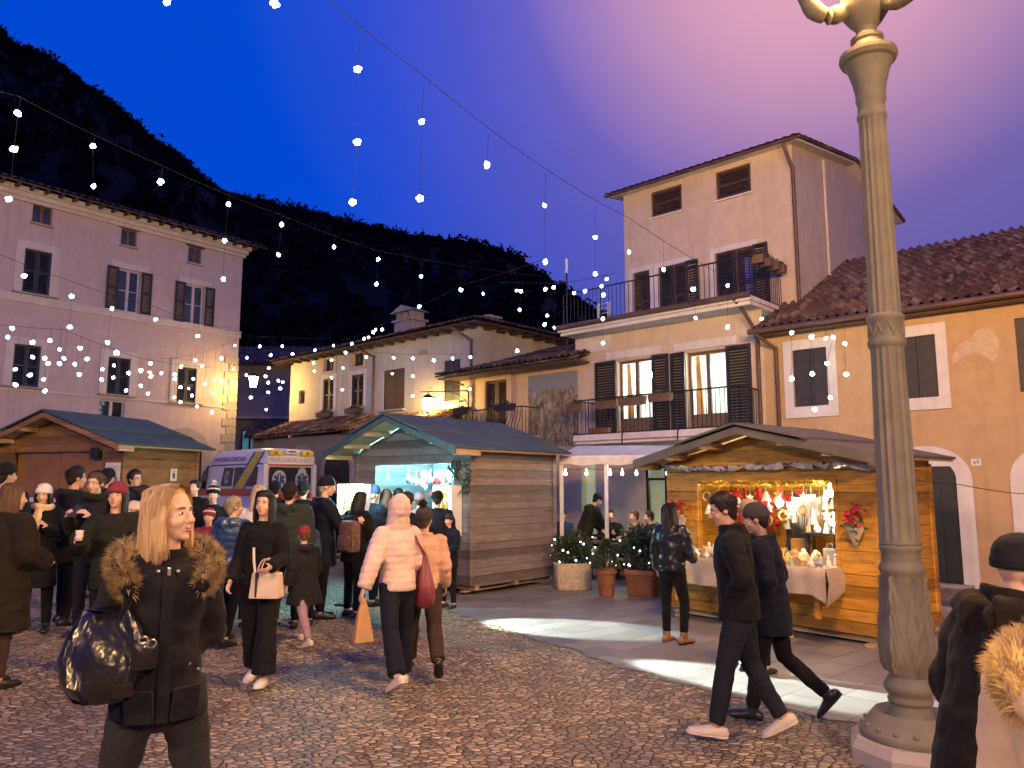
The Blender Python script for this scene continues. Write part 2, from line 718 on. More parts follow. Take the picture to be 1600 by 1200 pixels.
M['cast'] = plain('castiron', (0.185, 0.165, 0.12), 0.62, 0.13, 7, 0.15, 45, bdist=0.006, spec=0.3)
M['wood_gold'] = planks('goldenboards', (0.55, 0.28, 0.034), (0.24, 0.09, 0.012))
M['wood_brown'] = planks('brownboards', (0.25, 0.212, 0.20), (0.15, 0.125, 0.118))
M['wood_left'] = planks('tanboards', (0.33, 0.19, 0.07), (0.18, 0.09, 0.03), 0.16)
M['wood_panel'] = plain('woodpanel', (0.30, 0.15, 0.03), 0.35, 0.25, 1.5)
M['wood_raw'] = planks('rawtimber', (0.55, 0.40, 0.23), (0.36, 0.24, 0.12), 0.3)
M['roof_blue'] = plain('slatebluefelt', (0.05, 0.082, 0.085), 0.7, 0.25, 3, 0.3, 30)
M['roof_green'] = plain('greenfelt', (0.045, 0.08, 0.068), 0.7, 0.25, 3, 0.3, 30)
M['roof_grey'] = plain('greyfelt', (0.085, 0.075, 0.065), 0.6, 0.25, 3, 0.3, 30)
M['tarp'] = plain('clearplastic', (0.42, 0.38, 0.36), 0.15, 0.4, 12, 0.9, 14, spec=0.8, bdist=0.03)
M['cloth_beige'] = fabric('beigecloth', (0.40, 0.33, 0.26), 0.9, 0.25, 6)
M['awning'] = fabric('awningcloth', (0.62, 0.58, 0.56), 0.8, 0.15, 3)
M['terracotta'] = plain('terracotta', (0.25, 0.105, 0.055), 0.75, 0.25, 5, 0.3, 40)
M['soil'] = plain('soil', (0.04, 0.03, 0.02), 0.95, 0.4, 20, 0.6, 60)
M['basket'] = plain('stonebasket', (0.50, 0.42, 0.30), 0.8, 0.25, 18, 0.4, 50)
M['leaf'] = plain('leaf', (0.055, 0.095, 0.035), 0.5, 0.45, 9)
M['leaf_dark'] = plain('darkleaf', (0.035, 0.06, 0.028), 0.5, 0.45, 9)
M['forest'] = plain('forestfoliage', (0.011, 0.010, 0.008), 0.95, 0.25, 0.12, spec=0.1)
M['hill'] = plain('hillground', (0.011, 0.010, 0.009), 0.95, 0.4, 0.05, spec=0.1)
M['black'] = plain('blackmetal', (0.02, 0.02, 0.021), 0.4, 0.2)
M['cable'] = plain('cable', (0.010, 0.010, 0.012), 0.6, 0.2)
M['white_paint'] = plain('whitepaint', (0.70, 0.70, 0.71), 0.3, 0.06, 3, coat=0.4)
M['red_paint'] = plain('redpaint', (0.50, 0.07, 0.03), 0.35, 0.12, 3, coat=0.3)
M['yellow_paint'] = plain('yellowpaint', (0.60, 0.50, 0.06), 0.4, 0.12, 3)
M['blue_paint'] = plain('bluepaint', (0.03, 0.06, 0.22), 0.4, 0.12, 3)
M['rubber'] = plain('rubber', (0.02, 0.02, 0.02), 0.85, 0.2)
M['paper'] = plain('paper', (0.66, 0.65, 0.60), 0.7, 0.12, 12)
M['ink'] = plain('ink', (0.06, 0.06, 0.09), 0.7, 0.2)
M['steel'] = plain('steel', (0.45, 0.44, 0.43), 0.3, 0.15, metal=0.9)
nb_ = NT('coolbulb')
oi = nb_.n('ObjectInfo')
nb_.set(Base_Color=(0.5, 0.6, 0.7), Emission_Color=(0.66, 0.88, 1.0), Emission_Strength=nb_.math('MULTIPLY_ADD', oi.outputs['Random'], 16.0))
nb_.b.inputs['Emission Strength'].links[0].from_node.inputs[2].default_value = 5.0
nb_.m.cycles.emission_sampling = 'NONE'
M['bulb'] = nb_.m
M['bulb_warm'] = emit('warmbulb', (1.0, 0.72, 0.38), 14.0, sample=False)
M['bulb_far'] = emit('cafebulb', (1.0, 0.93, 0.78), 12.0, sample=False)
# ------------------------------------------------------------------ ground, paving, hill
rnd = random.Random(7)


def frange(stops):
    out = []
    for a, b, st in stops:
        n = max(1, round((b - a) / st))
        out += [a + (b - a) * i / n for i in range(n)]
    return out + [stops[-1][1]]


gx = frange([(-400, -60, 40), (-60, -16, 4), (-16, 9, 0.25), (9, 40, 4), (40, 400, 40)])
gy = frange([(-60, -8, 6), (-8, -1, 1), (-1, 30, 0.25), (30, 60, 3), (60, 520, 40)])
g = MB()
g.v = [Vector((x, y, gz(x, y))) for y in gy for x in gx]
nx_ = len(gx)
g.f = [(j * nx_ + i, j * nx_ + i + 1, (j + 1) * nx_ + i + 1, (j + 1) * nx_ + i) for j in range(len(gy) - 1) for i in range(nx_ - 1)]
tag(g.build('ground', M['cobble'], smooth=True), kind='structure')


def poly_at(pts, t):
    d = [0]
    for a, b in zip(pts, pts[1:]):
        d.append(d[-1] + math.dist(a, b))
    s = t * d[-1]
    for i in range(len(pts) - 1):
        if s <= d[i + 1] + 1e-9:
            k = (s - d[i]) / max(1e-9, d[i + 1] - d[i])
            return tuple(pts[i][q] + (pts[i + 1][q] - pts[i][q]) * k for q in (0, 1))
    return pts[-1]


front = [(-2.6, 14.0), (-0.85, 11.5), (0.6, 9.25), (1.35, 8.0), (2.2, 6.95), (3.2, 6.0), (5.2, 4.4)]
back = [(-0.6, 22.6), (1.9, 20.8), (5.6, 17.3), (6.2, 12.4), (5.6, 10.6), (5.6, 8.0), (6.2, 5.2)]
p = MB()
nt, ns = 64, 40
for i in range(nt + 1):
    a, b = poly_at(front, i / nt), poly_at(back, i / nt)
    for j in range(ns + 1):
        k = j / ns
        x, y = a[0] + (b[0] - a[0]) * k, a[1] + (b[1] - a[1]) * k
        if j == 0:
            x += 0.05 * math.sin(i * 2.1) + 0.04 * math.sin(i * 5.3)
            y += 0.05 * math.cos(i * 1.7)
        p.v.append(Vector((x, y, gz(x, y) + 0.006)))
for i in range(nt):
    for j in range(ns):
        p.f.append((i * (ns + 1) + j, (i + 1) * (ns + 1) + j, (i + 1) * (ns + 1) + j + 1, i * (ns + 1) + j + 1))
tag(p.build('pavement', M['slab']), kind='structure')
kb = MB()
for i in range(7):
    t = i / 7
    x, y = 5.75 + 1.6 * t, 12.5 - 2.6 * t
    kb.bbox_bev((x, y, gz(x, y) + 0.02), (0.40, 0.28, 0.2), 0.015, (0, 0, R_(-58)))
tag(kb.build('kerb', M['stone_trim']), kind='structure')

SIL = [(-500, -330), (-200, -110), (0, 50), (50, 66), (100, 102), (150, 134), (200, 173), (250, 209), (300, 244), (330, 272), (360, 287), (420, 295), (480, 308), (560, 328), (660, 348), (740, 356), (800, 378), (850, 408), (900, 443), (950, 474), (1000, 502), (1100, 542), (1250, 572), (1500, 610)]


def sil(px):
    for (a, ya), (b, yb) in zip(SIL, SIL[1:]):
        if px <= b:
            return ya + (yb - ya) * (px - a) / (b - a)
    return SIL[-1][1]


def hill_pt(px, t):
    """t 0 at the foot of the hill, 1 on the ridge, above 1 behind it"""
    u = (px - 800) / F
    top = at(px, sil(px) + 32, 240)
    Y = 60 + 180 * t
    k = min(t, 1) ** 0.92 - max(0, t - 1) * 1.6
    z = -3 + (top.z + 3) * k
    z += 2.5 * noise.noise((px * 0.012, t * 5, 0)) * min(1, t * 3) * (1 if t < 0.97 else 0.3)
    return Vector((u * Y / 0.97, Y, z))


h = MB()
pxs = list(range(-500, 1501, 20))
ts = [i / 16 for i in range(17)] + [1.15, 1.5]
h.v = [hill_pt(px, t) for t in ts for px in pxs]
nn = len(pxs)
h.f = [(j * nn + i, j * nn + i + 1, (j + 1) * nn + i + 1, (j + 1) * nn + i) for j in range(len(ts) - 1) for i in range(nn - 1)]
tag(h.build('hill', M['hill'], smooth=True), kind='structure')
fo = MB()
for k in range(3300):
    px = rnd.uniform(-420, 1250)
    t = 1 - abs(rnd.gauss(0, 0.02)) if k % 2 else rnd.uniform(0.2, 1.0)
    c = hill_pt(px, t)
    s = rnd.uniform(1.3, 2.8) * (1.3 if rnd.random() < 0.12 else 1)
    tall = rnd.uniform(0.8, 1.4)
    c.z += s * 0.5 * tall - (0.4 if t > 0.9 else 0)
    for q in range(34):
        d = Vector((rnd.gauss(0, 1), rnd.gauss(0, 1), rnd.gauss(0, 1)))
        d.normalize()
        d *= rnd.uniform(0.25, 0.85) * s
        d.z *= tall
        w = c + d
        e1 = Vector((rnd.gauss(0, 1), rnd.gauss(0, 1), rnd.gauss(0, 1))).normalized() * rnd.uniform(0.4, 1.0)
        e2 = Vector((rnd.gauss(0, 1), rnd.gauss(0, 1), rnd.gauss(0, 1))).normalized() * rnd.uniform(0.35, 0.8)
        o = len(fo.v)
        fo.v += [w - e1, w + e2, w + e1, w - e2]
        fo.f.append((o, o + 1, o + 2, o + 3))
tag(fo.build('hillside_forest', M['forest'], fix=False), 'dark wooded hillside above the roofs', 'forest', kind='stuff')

# ------------------------------------------------------------------ building kit (local frame: x along the front, y into the house, z up)


def wall_holes(mb, x0, x1, z0, z1, holes, y=0.0, depth=0.2):
    xs = sorted({x0, x1, *[q for h_ in holes for q in h_[:2]]})
    zs = sorted({z0, z1, *[q for h_ in holes for q in h_[2:4]]})
    xs = [q for q in xs if x0 <= q <= x1]
    zs = [q for q in zs if z0 <= q <= z1]
    for a, b in zip(xs, xs[1:]):
        for c, d in zip(zs, zs[1:]):
            mx, mz = (a + b) / 2, (c + d) / 2
            if any(h_[0] < mx < h_[1] and h_[2] < mz < h_[3] for h_ in holes):
                continue
            mb.quad((a, y, c), (b, y, c), (b, y, d), (a, y, d))
    for h_ in holes:
        a, b, c, d = h_[:4]
        e = y + depth
        mb.quad((a, y, c), (a, e, c), (a, e, d), (a, y, d))
        mb.quad((b, y, c), (b, y, d), (b, e, d), (b, e, c))
        mb.quad((a, y, c), (b, y, c), (b, e, c), (a, e, c))
        mb.quad((a, y, d), (a, e, d), (b, e, d), (b, y, d))


def shutter(x0, x1, z0, z1, y, slats=True, th=0.04):
    s = MB()
    fr = min(0.07, (x1 - x0) * 0.16)
    s.bx(x0, x0 + fr, y - th, y, z0, z1)
    s.bx(x1 - fr, x1, y - th, y, z0, z1)
    s.bx(x0 + fr, x1 - fr, y - th, y, z0, z0 + fr)
    s.bx(x0 + fr, x1 - fr, y - th, y, z1 - fr, z1)
    zm = (z0 + z1) / 2
    s.bx(x0 + fr, x1 - fr, y - th, y, zm - fr / 2, zm + fr / 2)
    if slats:
        n = max(6, int((z1 - z0) / 0.075))
        for i in range(n):
            z = z0 + fr + (z1 - z0 - 2 * fr) * (i + 0.5) / n
            s.box(((x0 + x1) / 2, y - th / 2, z), (x1 - x0 - 2 * fr, 0.008, 0.062), (R_(-38), 0, 0))
    else:
        s.bx(x0 + fr, x1 - fr, y - th + 0.012, y - 0.006, z0 + fr, z1 - fr)
    return s


def glazing(x0, x1, z0, z1, y, n=2, bars=1, fr=0.055):
    f = MB()
    f.bx(x0, x0 + fr, y - 0.03, y + 0.03, z0, z1)
    f.bx(x1 - fr, x1, y - 0.03, y + 0.03, z0, z1)
    f.bx(x0 + fr, x1 - fr, y - 0.03, y + 0.03, z0, z0 + fr)
    f.bx(x0 + fr, x1 - fr, y - 0.03, y + 0.03, z1 - fr, z1)
    for i in range(1, n):
        x = x0 + (x1 - x0) * i / n
        f.bx(x - 0.05, x + 0.05, y - 0.035, y + 0.03, z0 + fr, z1 - fr)
    for i in range(1, bars + 1):
        z = z0 + (z1 - z0) * i / (bars + 1)
        for k in range(n):
            a = x0 + (x1 - x0) * k / n + fr
            b = x0 + (x1 - x0) * (k + 1) / n - fr
            f.bx(a, b, y - 0.02, y + 0.02, z - 0.014, z + 0.014)
    return f


def window(bld, x0, x1, z0, z1, style='closed', fmat='frame_white', smat='shutter', sill=None, surround=None, pane='pane', bars=1, n=2, sh_w=None, slats=True, strim='white_trim', sides=(1, 1)):
    """one window of a house: frame (part) with pane, shutters, sill and surround (sub-parts)"""
    w = glazing(x0, x1, z0, z1, 0.13, n, bars).build('window', M[fmat], bld)
    b = MB()
    b.quad((x0, 0.14, z0), (x1, 0.14, z0), (x1, 0.14, z1), (x0, 0.14, z1))
    b.build('pane', M[pane], w)
    xm = (x0 + x1) / 2
    if style == 'closed':
        shutter(x0 + 0.005, xm - 0.006, z0 + 0.01, z1 - 0.01, 0.06, slats).build('shutter', M[smat], w)
        shutter(xm + 0.006, x1 - 0.005, z0 + 0.01, z1 - 0.01, 0.06, slats).build('shutter', M[smat], w)
    elif style == 'open':
        k = sh_w or (x1 - x0) / 2
        if sides[0]:
            shutter(x0 - k, x0 - 0.02, z0, z1, -0.02 if not surround else -0.07, slats).build('shutter', M[smat], w)
        if sides[1]:
            shutter(x1 + 0.02, x1 + k, z0, z1, -0.02 if not surround else -0.07, slats).build('shutter', M[smat], w)
    if surround:
        l, r, bt, tp = surround
        s = MB()
        y0 = -0.045
        s.bx(x0 - l, x0, y0, 0.0, z0 - bt, z1 + tp)
        s.bx(x1, x1 + r, y0, 0.0, z0 - bt, z1 + tp)
        if tp:
            s.bx(x0, x1, y0, 0.0, z1, z1 + tp)
        if bt:
            s.bx(x0, x1, y0, 0.0, z0 - bt, z0)
        s.build('surround', M[strim], w)
    if sill:
        s = MB()
        s.bbox_bev((xm, -0.05, z0 - 0.035), (x1 - x0 + 2 * sill, 0.22, 0.06), 0.01)
        s.build('sill', M['stone_trim'], w)
    return w


def tile_slope(mb, o, ux, up, width, length, clip=None, pitch=0.21, row=0.36, amp=0.055):
    """curved clay tiles: barrels along the slope, stepped row by row"""
    o, ux, up = Vector(o), Vector(ux).normalized(), Vector(up).normalized()
    nrm = ux.cross(up)
    if nrm.z < 0:
        nrm = -nrm
    nc = max(2, round(width / pitch)) * 6
    nr = max(1, round(length / row))
    idx = []
    for j in range(nr):
        for e in (0, 1):
            s = (j + (0.0 if e == 0 else 0.999)) / nr * length
            line = []
            for i in range(nc + 1):
                x = width * i / nc
                ph = (i % 6) / 6
                a = max(0, math.sin(ph * math.pi * 2)) if ph < 0.5 else -0.45 * math.sin((ph - 0.5) * 2 * math.pi)
                hgt = amp * a + (0.03 * (1 - e)) + 0.012 * noise.noise((x * 9, j * 3.1, 0.0))
                ss = s
                if clip:
                    lo, hi = clip(x)
                    ss = min(max(s, lo), hi)
                q = o + ux * x + up * ss + nrm * hgt
                line.append(len(mb.v))
                mb.v.append(mb.M @ q)
            idx.append(line)
    for a, b in zip(idx, idx[1:]):
        for i in range(nc):
            mb.f.append((a[i], a[i + 1], b[i + 1], b[i]))
    # a deck under the tiles
    if not clip:
        t = 0.05
        a = [o, o + ux * width, o + ux * width + up * length, o + up * length]
        mb.add([q - nrm * 0.02 for q in a] + [q - nrm * (0.02 + t) for q in a], [(0, 1, 2, 3), (7, 6, 5, 4), (0, 4, 5, 1), (1, 5, 6, 2), (2, 6, 7, 3), (3, 7, 4, 0)])


def pipe(bld, pts, name='downpipe', r=0.045, mat='copper'):
    t = MB()
    t.tube(pts, r, 10)
    for i in range(1, len(pts) - 1):
        t.ell(pts[i], r * 1.12, 8, 6)
    p, q = Vector(pts[-2]), Vector(pts[-1])
    n = max(1, int((p - q).length / 1.4))
    for i in range(n):
        c = p.lerp(q, (i + 0.5) / n)
        t.lathe([(r * 1.25, -0.02), (r * 1.25, 0.02)], 10, c)
    return t.build(name, M[mat], bld, smooth=True)


def arch_pts(xc, r, zs, n=18, flat=1.0):
    return [(xc + r * math.cos(math.pi * i / n), zs + r * flat * math.sin(math.pi * i / n)) for i in range(n + 1)]


def arch_ring(mb, xc, ri, ro, z0, zs, y0, y1, flat=1.0):
    inner = [(xc + ri, z0)] + arch_pts(xc, ri, zs, 18, flat) + [(xc - ri, z0)]
    outer = [(xc + ro, z0)] + arch_pts(xc, ro, zs, 18, flat) + [(xc - ro, z0)]
    n = len(inner)
    rings = []
    for i in range(n):
        a, b = inner[i], outer[i]
        rings.append([(a[0], y0, a[1]), (b[0], y0, b[1]), (b[0], y1, b[1]), (a[0], y1, a[1])])
    mb.loft(rings)


def bars_railing(mb, x0, x1, z0, z1, y, step=0.12, r=0.009, axis='x'):
    def P(a, z):
        return (a, y, z) if axis == 'x' else (y, a, z)
    n = max(1, round((x1 - x0) / step))
    for i in range(n + 1):
        a = x0 + (x1 - x0) * i / n
        q = r * (1.8 if i % 10 == 0 else 1)
        mb.tube([P(a, z0), P(a, z1)], q, 5)
    for z, q in ((z0 + 0.03, 0.014), (z1, 0.02)):
        mb.tube([P(x0, z), P(x1, z)], q, 6)


def rot2(o, ang, x, y):
    return o[0] + x * math.cos(ang) - y * math.sin(ang), o[1] + x * math.sin(ang) + y * math.cos(ang)


RO, RA = (8.4, 14.7), math.atan2(-0.683, 0.73)
LO, LA = (-11.3, 31.0), math.atan2(0.78, 0.624)

# ---------------------------------------------------------------- pink palazzo on the left
B = thing('palazzo', (LO[0], LO[1], 0), LA, 'long pink three storey palazzo with dark shutters and stone corner blocks', 'building')
win = []
hol = [(-7.92, -7.31, 10.72, 11.40), (-4.98, -4.40, 10.68, 11.33), (-2.38, -1.82, 10.62, 11.28),
       (-8.05, -7.22, 8.28, 9.79), (-4.98, -4.18, 8.22, 9.80), (-2.43, -1.63, 8.18, 9.76),
       (-8.12, -7.32, 5.13, 6.52), (-5.13, -4.34, 5.13, 6.48), (-2.54, -1.77, 5.07, 6.44), (-5.33, -4.43, 4.29, 4.93),
       (-11.0, -10.2, 8.28, 9.79), (-11.0, -10.2, 5.13, 6.52), (-10.9, -10.3, 10.72, 11.4), (-14.0, -13.2, 8.28, 9.79), (-14.0, -13.2, 5.13, 6.52)]
w = MB()
wall_holes(w, -16, 0, -0.2, 11.75, hol)
w.quad((0, 0, -0.2), (0, 11, -0.2), (0, 11, 11.75), (0, 0, 11.75))
w.quad((-16, 11, -0.2), (0, 11, -0.2), (0, 11, 11.75), (-16, 11, 11.75))
w.build('wall', M['pink_wall'], B)
for i, (a, b, c, d) in enumerate(hol):
    if i in (0, 1, 2, 12):
        ww = window(B, a, b, c, d, 'glass', 'frame_wood', pane='pane_blue', sill=0.05, n=2, bars=0)
        lt = MB()
        lt.bx(a - 0.1, b + 0.1, -0.06, 0.02, d - 0.0, d + 0.09)
        lt.build('lintel', M['shutter_brown'], ww)
    elif i in (4, 5):
        window(B, a, b, c, d, 'open', 'frame_white', 'shutter_blue', sill=None, pane='pane_blue', surround=(0.30, 0.30, 0, 0.22), sh_w=0.42, strim='pale_trim')
    elif i == 9:
        window(B, a, b, c, d, 'glass', 'frame_white', pane='pane', bars=0)
    else:
        window(B, a, b, c, d, 'closed', 'frame_wood', 'shutter_blue', sill=0.28, surround=(0.26, 0.26, 0, 0.25), strim='pale_trim')
t = MB()
t.bx(-16, 0.04, -0.07, 0, 7.93, 8.15)
t.bx(-16, 0.05, -0.09, 0, 8.15, 8.2)
t.bx(-16, 0.03, -0.05, 0, 4.98, 5.05)
t.build('string_course', M['pale_trim'], B)
t = MB()
for k, (q0, q1, z0, z1) in enumerate([(-0.12, 0.0, 11.35, 11.47), (-0.22, 0.0, 11.47, 11.62), (-0.34, 0.0, 11.62, 11.78)]):
    t.bx(-16, 0.0 - q0 * 0.6, q0, q1, z0, z1)
t.build('cornice', M['pale_trim'], B)
t = MB()
for i in range(22):
    z = 0.1 + i * 0.32
    wd = 0.62 if i % 2 else 0.42
    t.bbox_bev((-wd / 2 + 0.02, -0.01, z + 0.15), (wd, 0.08, 0.30), 0.015)
t.build('quoins', M['stone_trim'], B)
t = MB()
tile_slope(t, (-16.3, -0.75, 11.80), (1, 0, 0), (0, 0.94, 0.34), 17.0, 6.6, pitch=0.26, row=0.42, amp=0.06)
r_ = t.build('roof', M['tile_dark'], B)
t = MB()
for i in range(38):
    x = -16.1 + i * 0.44
    t.bx(x, x + 0.09, -0.68, -0.34, 11.66, 11.76)
t.build('rafter', M['shutter_brown'], r_)
t = MB()
arch_ring(t, -2.1, 0.72, 1.05, -0.1, 3.05, -0.06, 0.0)
dr = t.build('portal', M['stone_trim'], B)
t = MB()
t.prism([(-2.82, 0.0), (-1.38, 0.0)] + arch_pts(-2.1, 0.72, 3.05), 'y', -0.012, 0.0)
t.build('door', M['shutter_black'], dr)
t = MB()
for k in range(5):
    a = math.pi * (k + 0.5) / 5
    t.tube([(-2.1, -0.03, 3.05), (-2.1 + 0.7 * math.cos(a), -0.03, 3.05 + 0.7 * math.sin(a))], 0.014, 6)
t.tube([(-2.1 + 0.4 * math.cos(math.pi * i / 12), -0.03, 3.05 + 0.4 * math.sin(math.pi * i / 12)) for i in range(13)], 0.014, 6)
t.build('fanlight_grille', M['steel'], dr)

# ---------------------------------------------------------------- dark houses up the alley
B = thing('alley_house', (-15.9, 43.0, 0), 0.0, 'dark house closing the alley with teal lit windows and a long ledge', 'building')
w = MB()
wall_holes(w, -4, 6.5, 0, 8.7, [(3.4, 4.35, 5.95, 6.95), (0.6, 2.0, 3.3, 5.0), (-2, -1, 6, 7)])
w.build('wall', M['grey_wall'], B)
t = MB()
t.bx(-4, 6.5, -0.9, 0.0, 5.55, 5.72)
t.build('ledge', M['stone_trim'], B)
M['teal_lit'] = emit('teallitroom', (0.15, 0.42, 0.45), 0.30, False)
for (a, b, c, d) in ((3.4, 4.35, 5.95, 6.95), (0.6, 2.0, 3.3, 5.0)):
    window(B, a, b, c, d, 'glass', 'shutter_black', pane='teal_lit', bars=2, n=3)
window(B, -2, -1, 6, 7, 'closed', 'frame_wood', 'shutter_brown')
t = MB()
tile_slope(t, (-4.4, -0.6, 8.7), (1, 0, 0), (0, 0.93, 0.36), 11.4, 5, pitch=0.3, row=0.5)
t.build('roof', M['tile_dark'], B)
B = thing('porch_house', (-12.9, 38.6, 0), R_(8), 'low dark house in the alley with a tiled canopy over its door', 'building')
w = MB()
wall_holes(w, -0.2, 4.5, 0, 4.6, [(1.3, 2.3, 0.2, 2.6)])
w.quad((-0.2, 0, 0), (-0.2, 3, 0), (-0.2, 3, 4.6), (-0.2, 0, 4.6))
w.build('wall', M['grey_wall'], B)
window(B, 1.3, 2.3, 0.2, 2.6, 'glass', 'shutter_brown', pane='pane')
t = MB()
tile_slope(t, (-0.5, -0.9, 4.25), (1, 0, 0), (0, 0.9, 0.42), 5.2, 2.4, pitch=0.28, row=0.42)
t.build('roof', M['tile_dark'], B)

# ---------------------------------------------------------------- beige house with porch
B = thing('beige_house', (RO[0], RO[1], 0), RA, 'beige two storey house with tiled porch, brown shutters and a stone chimney', 'building')
hol = [(-21.54, -20.85, 6.27, 6.75), (-19.63, -18.95, 6.27, 6.75), (-21.56, -20.82, 4.72, 5.98), (-19.70, -18.90, 4.74, 5.96),
       (-17.75, -16.58, 4.51, 5.93), (-14.54, -13.77, 4.57, 5.93), (-23.32, -22.89, 5.14, 5.69)]
w = MB()
wall_holes(w, -24, -13.05, -0.2, 7.0, hol)
w.quad((-13.05, 0, -0.2), (-13.05, 9, -0.2), (-13.05, 9, 7.0), (-13.05, 0, 7.0))
w.quad((-24, 0, -0.2), (-24, 9, -0.2), (-24, 9, 7.0), (-24, 0, 7.0))
w.build('wall', M['beige_wall'], B)
for i, (a, b, c, d) in enumerate(hol):
    if i < 2:
        window(B, a, b, c, d, 'glass', 'shutter_brown', pane='pane_blue', bars=0, surround=(0.14, 0.1, 0.08, 0.08), strim='small_wall')
    elif i < 4:
        window(B, a, b, c, d, 'closed', 'frame_wood', 'shutter', surround=(0.14, 0.14, 0.0, 0.16))
    elif i < 6:
        window(B, a, b, c, d, 'closed', 'frame_wood', 'shutter_brown' if i == 4 else 'shutter_blue', sill=0.1, slats=False)
    else:
        window(B, a, b, c, d, 'glass', 'frame_wood', pane='pane', bars=0, n=1)
t = MB()
tile_slope(t, (-24.9, -0.6, 6.98), (1, 0, 0), (0, 0.95, 0.30), 12.5, 5.4, clip=lambda x: (0, min(5.4, x * 1.02 + 0.001, (12.5 - x) * 1.02 + 0.001)), pitch=0.24)
tile_slope(t, (-12.42, -0.6, 6.98), (0, 1, 0), (-0.95, 0, 0.30), 10.4, 5.4, clip=lambda x: (0, min(5.4, x * 1.02 + 0.001, (10.4 - x) * 1.02 + 0.001)), pitch=0.24)
rf = t.build('roof', M['tile_dark'], B)
t = MB()
t.bx(-24.7, -12.6, -0.5, 0.0, 6.88, 6.95)
t.bx(-13.04, -12.55, 0.0, 9.5, 6.88, 6.95)
for i in range(20):
    x = -24.5 + i * 0.6
    t.bx(x, x + 0.09, -0.46, -0.003, 6.80, 6.878)
for i in range(15):
    y = 0.3 + i * 0.6
    t.bx(-13.045, -12.6, y, y + 0.09, 6.80, 6.878)
t.build('eave_board', M['shutter_brown'], rf)
t = MB()
t.bx(-18.75, -17.75, 1.2, 1.9, 6.9, 8.0)
t.bx(-18.83, -17.67, 1.12, 1.98, 8.0, 8.08)
for x in (-18.7, -18.33, -17.95):
    t.bx(x, x + 0.16, 1.25, 1.85, 8.08, 8.36)
t.prism([(-18.9, 8.36), (-17.6, 8.36), (-18.25, 8.62)], 'y', 1.1, 2.0)
t.build('chimney', M['stone_trim'], rf)
t = MB()
t.bx(-14.2, -13.5, 1.0, 1.5, 7.0, 7.42)
t.bx(-14.28, -13.42, 0.92, 1.58, 7.42, 7.48)
t.build('chimney', M['stone_trim'], rf)
pipe(B, [(-18.85, -0.5, 6.86), (-18.6, -0.35, 6.72), (-18.27, -0.07, 6.5), (-18.27, -0.07, 4.5)])
pipe(B, [(-13.7, -0.5, 6.86), (-13.5, -0.35, 6.72), (-13.2, -0.07, 6.45), (-13.2, -0.07, 5.4)])
t = MB()
t.bx(-18.0, -17.2, -0.012, 0.0, 6.25, 6.42) if False else None
t.box((-15.6, -0.02, 6.35), (0.42, 0.04, 0.14))
t.build('vent_plate', M['stone_trim'], B)
t = MB()
tile_slope(t, (-23.9, -1.65, 3.78), (1, 0, 0), (0, 0.93, 0.37), 5.7, 1.77, pitch=0.2, row=0.3)
t.M = Matrix()
tile_slope(t, (-18.1, -1.5, 3.72), (1, 0, 0), (0, 0.93, 0.37), 4.9, 1.6, pitch=0.2, row=0.3)
pr = t.build('porch_roof', M['tile'], B)
w = MB()
w.bx(-23.7, -13.2, -1.25, -1.0, -0.1, 3.66)
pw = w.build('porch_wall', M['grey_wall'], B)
for xc, r in ((-22.75, 0.62), (-20.9, 0.8), (-18.6, 0.8), (-16.3, 0.8)):
    t = MB()
    arch_ring(t, xc, r, r + 0.2, -0.1, 2.35, -1.31, -1.25)
    ar = t.build('arch', M['stone_trim'], pw)
    t = MB()
    t.prism([(xc - r, 0), (xc + r, 0)] + arch_pts(xc, r, 2.35), 'y', -1.262, -1.25)  # black panel stands in for the shade inside the open archway
    for k in range(5):
        t.bx(xc - r + 0.1 + k * (2 * r - 0.2) / 4 - 0.012, xc - r + 0.1 + k * (2 * r - 0.2) / 4 + 0.012, -1.285, -1.262, 0.2, 2.4)
    t.build('archway_shade_panel', M['shutter_black'], pw)

# ---------------------------------------------------------------- small ochre house with the wall painting
B = thing('ochre_house', (RO[0], RO[1], 0), RA, 'small ochre house with a tall wall painting and a bulging iron balcony', 'building')
w = MB()
wall_holes(w, -13.3, -9.05, -0.2, 5.5, [(-12.61, -11.69, 3.35, 5.07)])
w.quad((-13.3, 0, -0.2), (-13.3, 4, -0.2), (-13.3, 4, 5.5), (-13.3, 0, 5.5))
w.build('wall', M['small_wall'], B)
window(B, -12.61, -11.69, 3.35, 5.07, 'closed', 'frame_wood', 'shutter_brown', surround=(0.16, 0.2, 0, 0.18), strim='small_wall')
t = MB()
tile_slope(t, (-14.15, -0.75, 5.33), (1, 0, 0), (0, 0.95, 0.28), 5.6, 4.6, pitch=0.22)
rf = t.build('roof', M['tile_dark'], B)
t = MB()
t.bx(-14.1, -8.6, -0.66, -0.003, 5.20, 5.26)
t.tube([(-13.3, -0.3, 5.0), (-13.7, -0.3, 5.1), (-13.95, -0.3, 5.18)], 0.03, 6)
t.build('eave_board', M['shutter_brown'], rf)
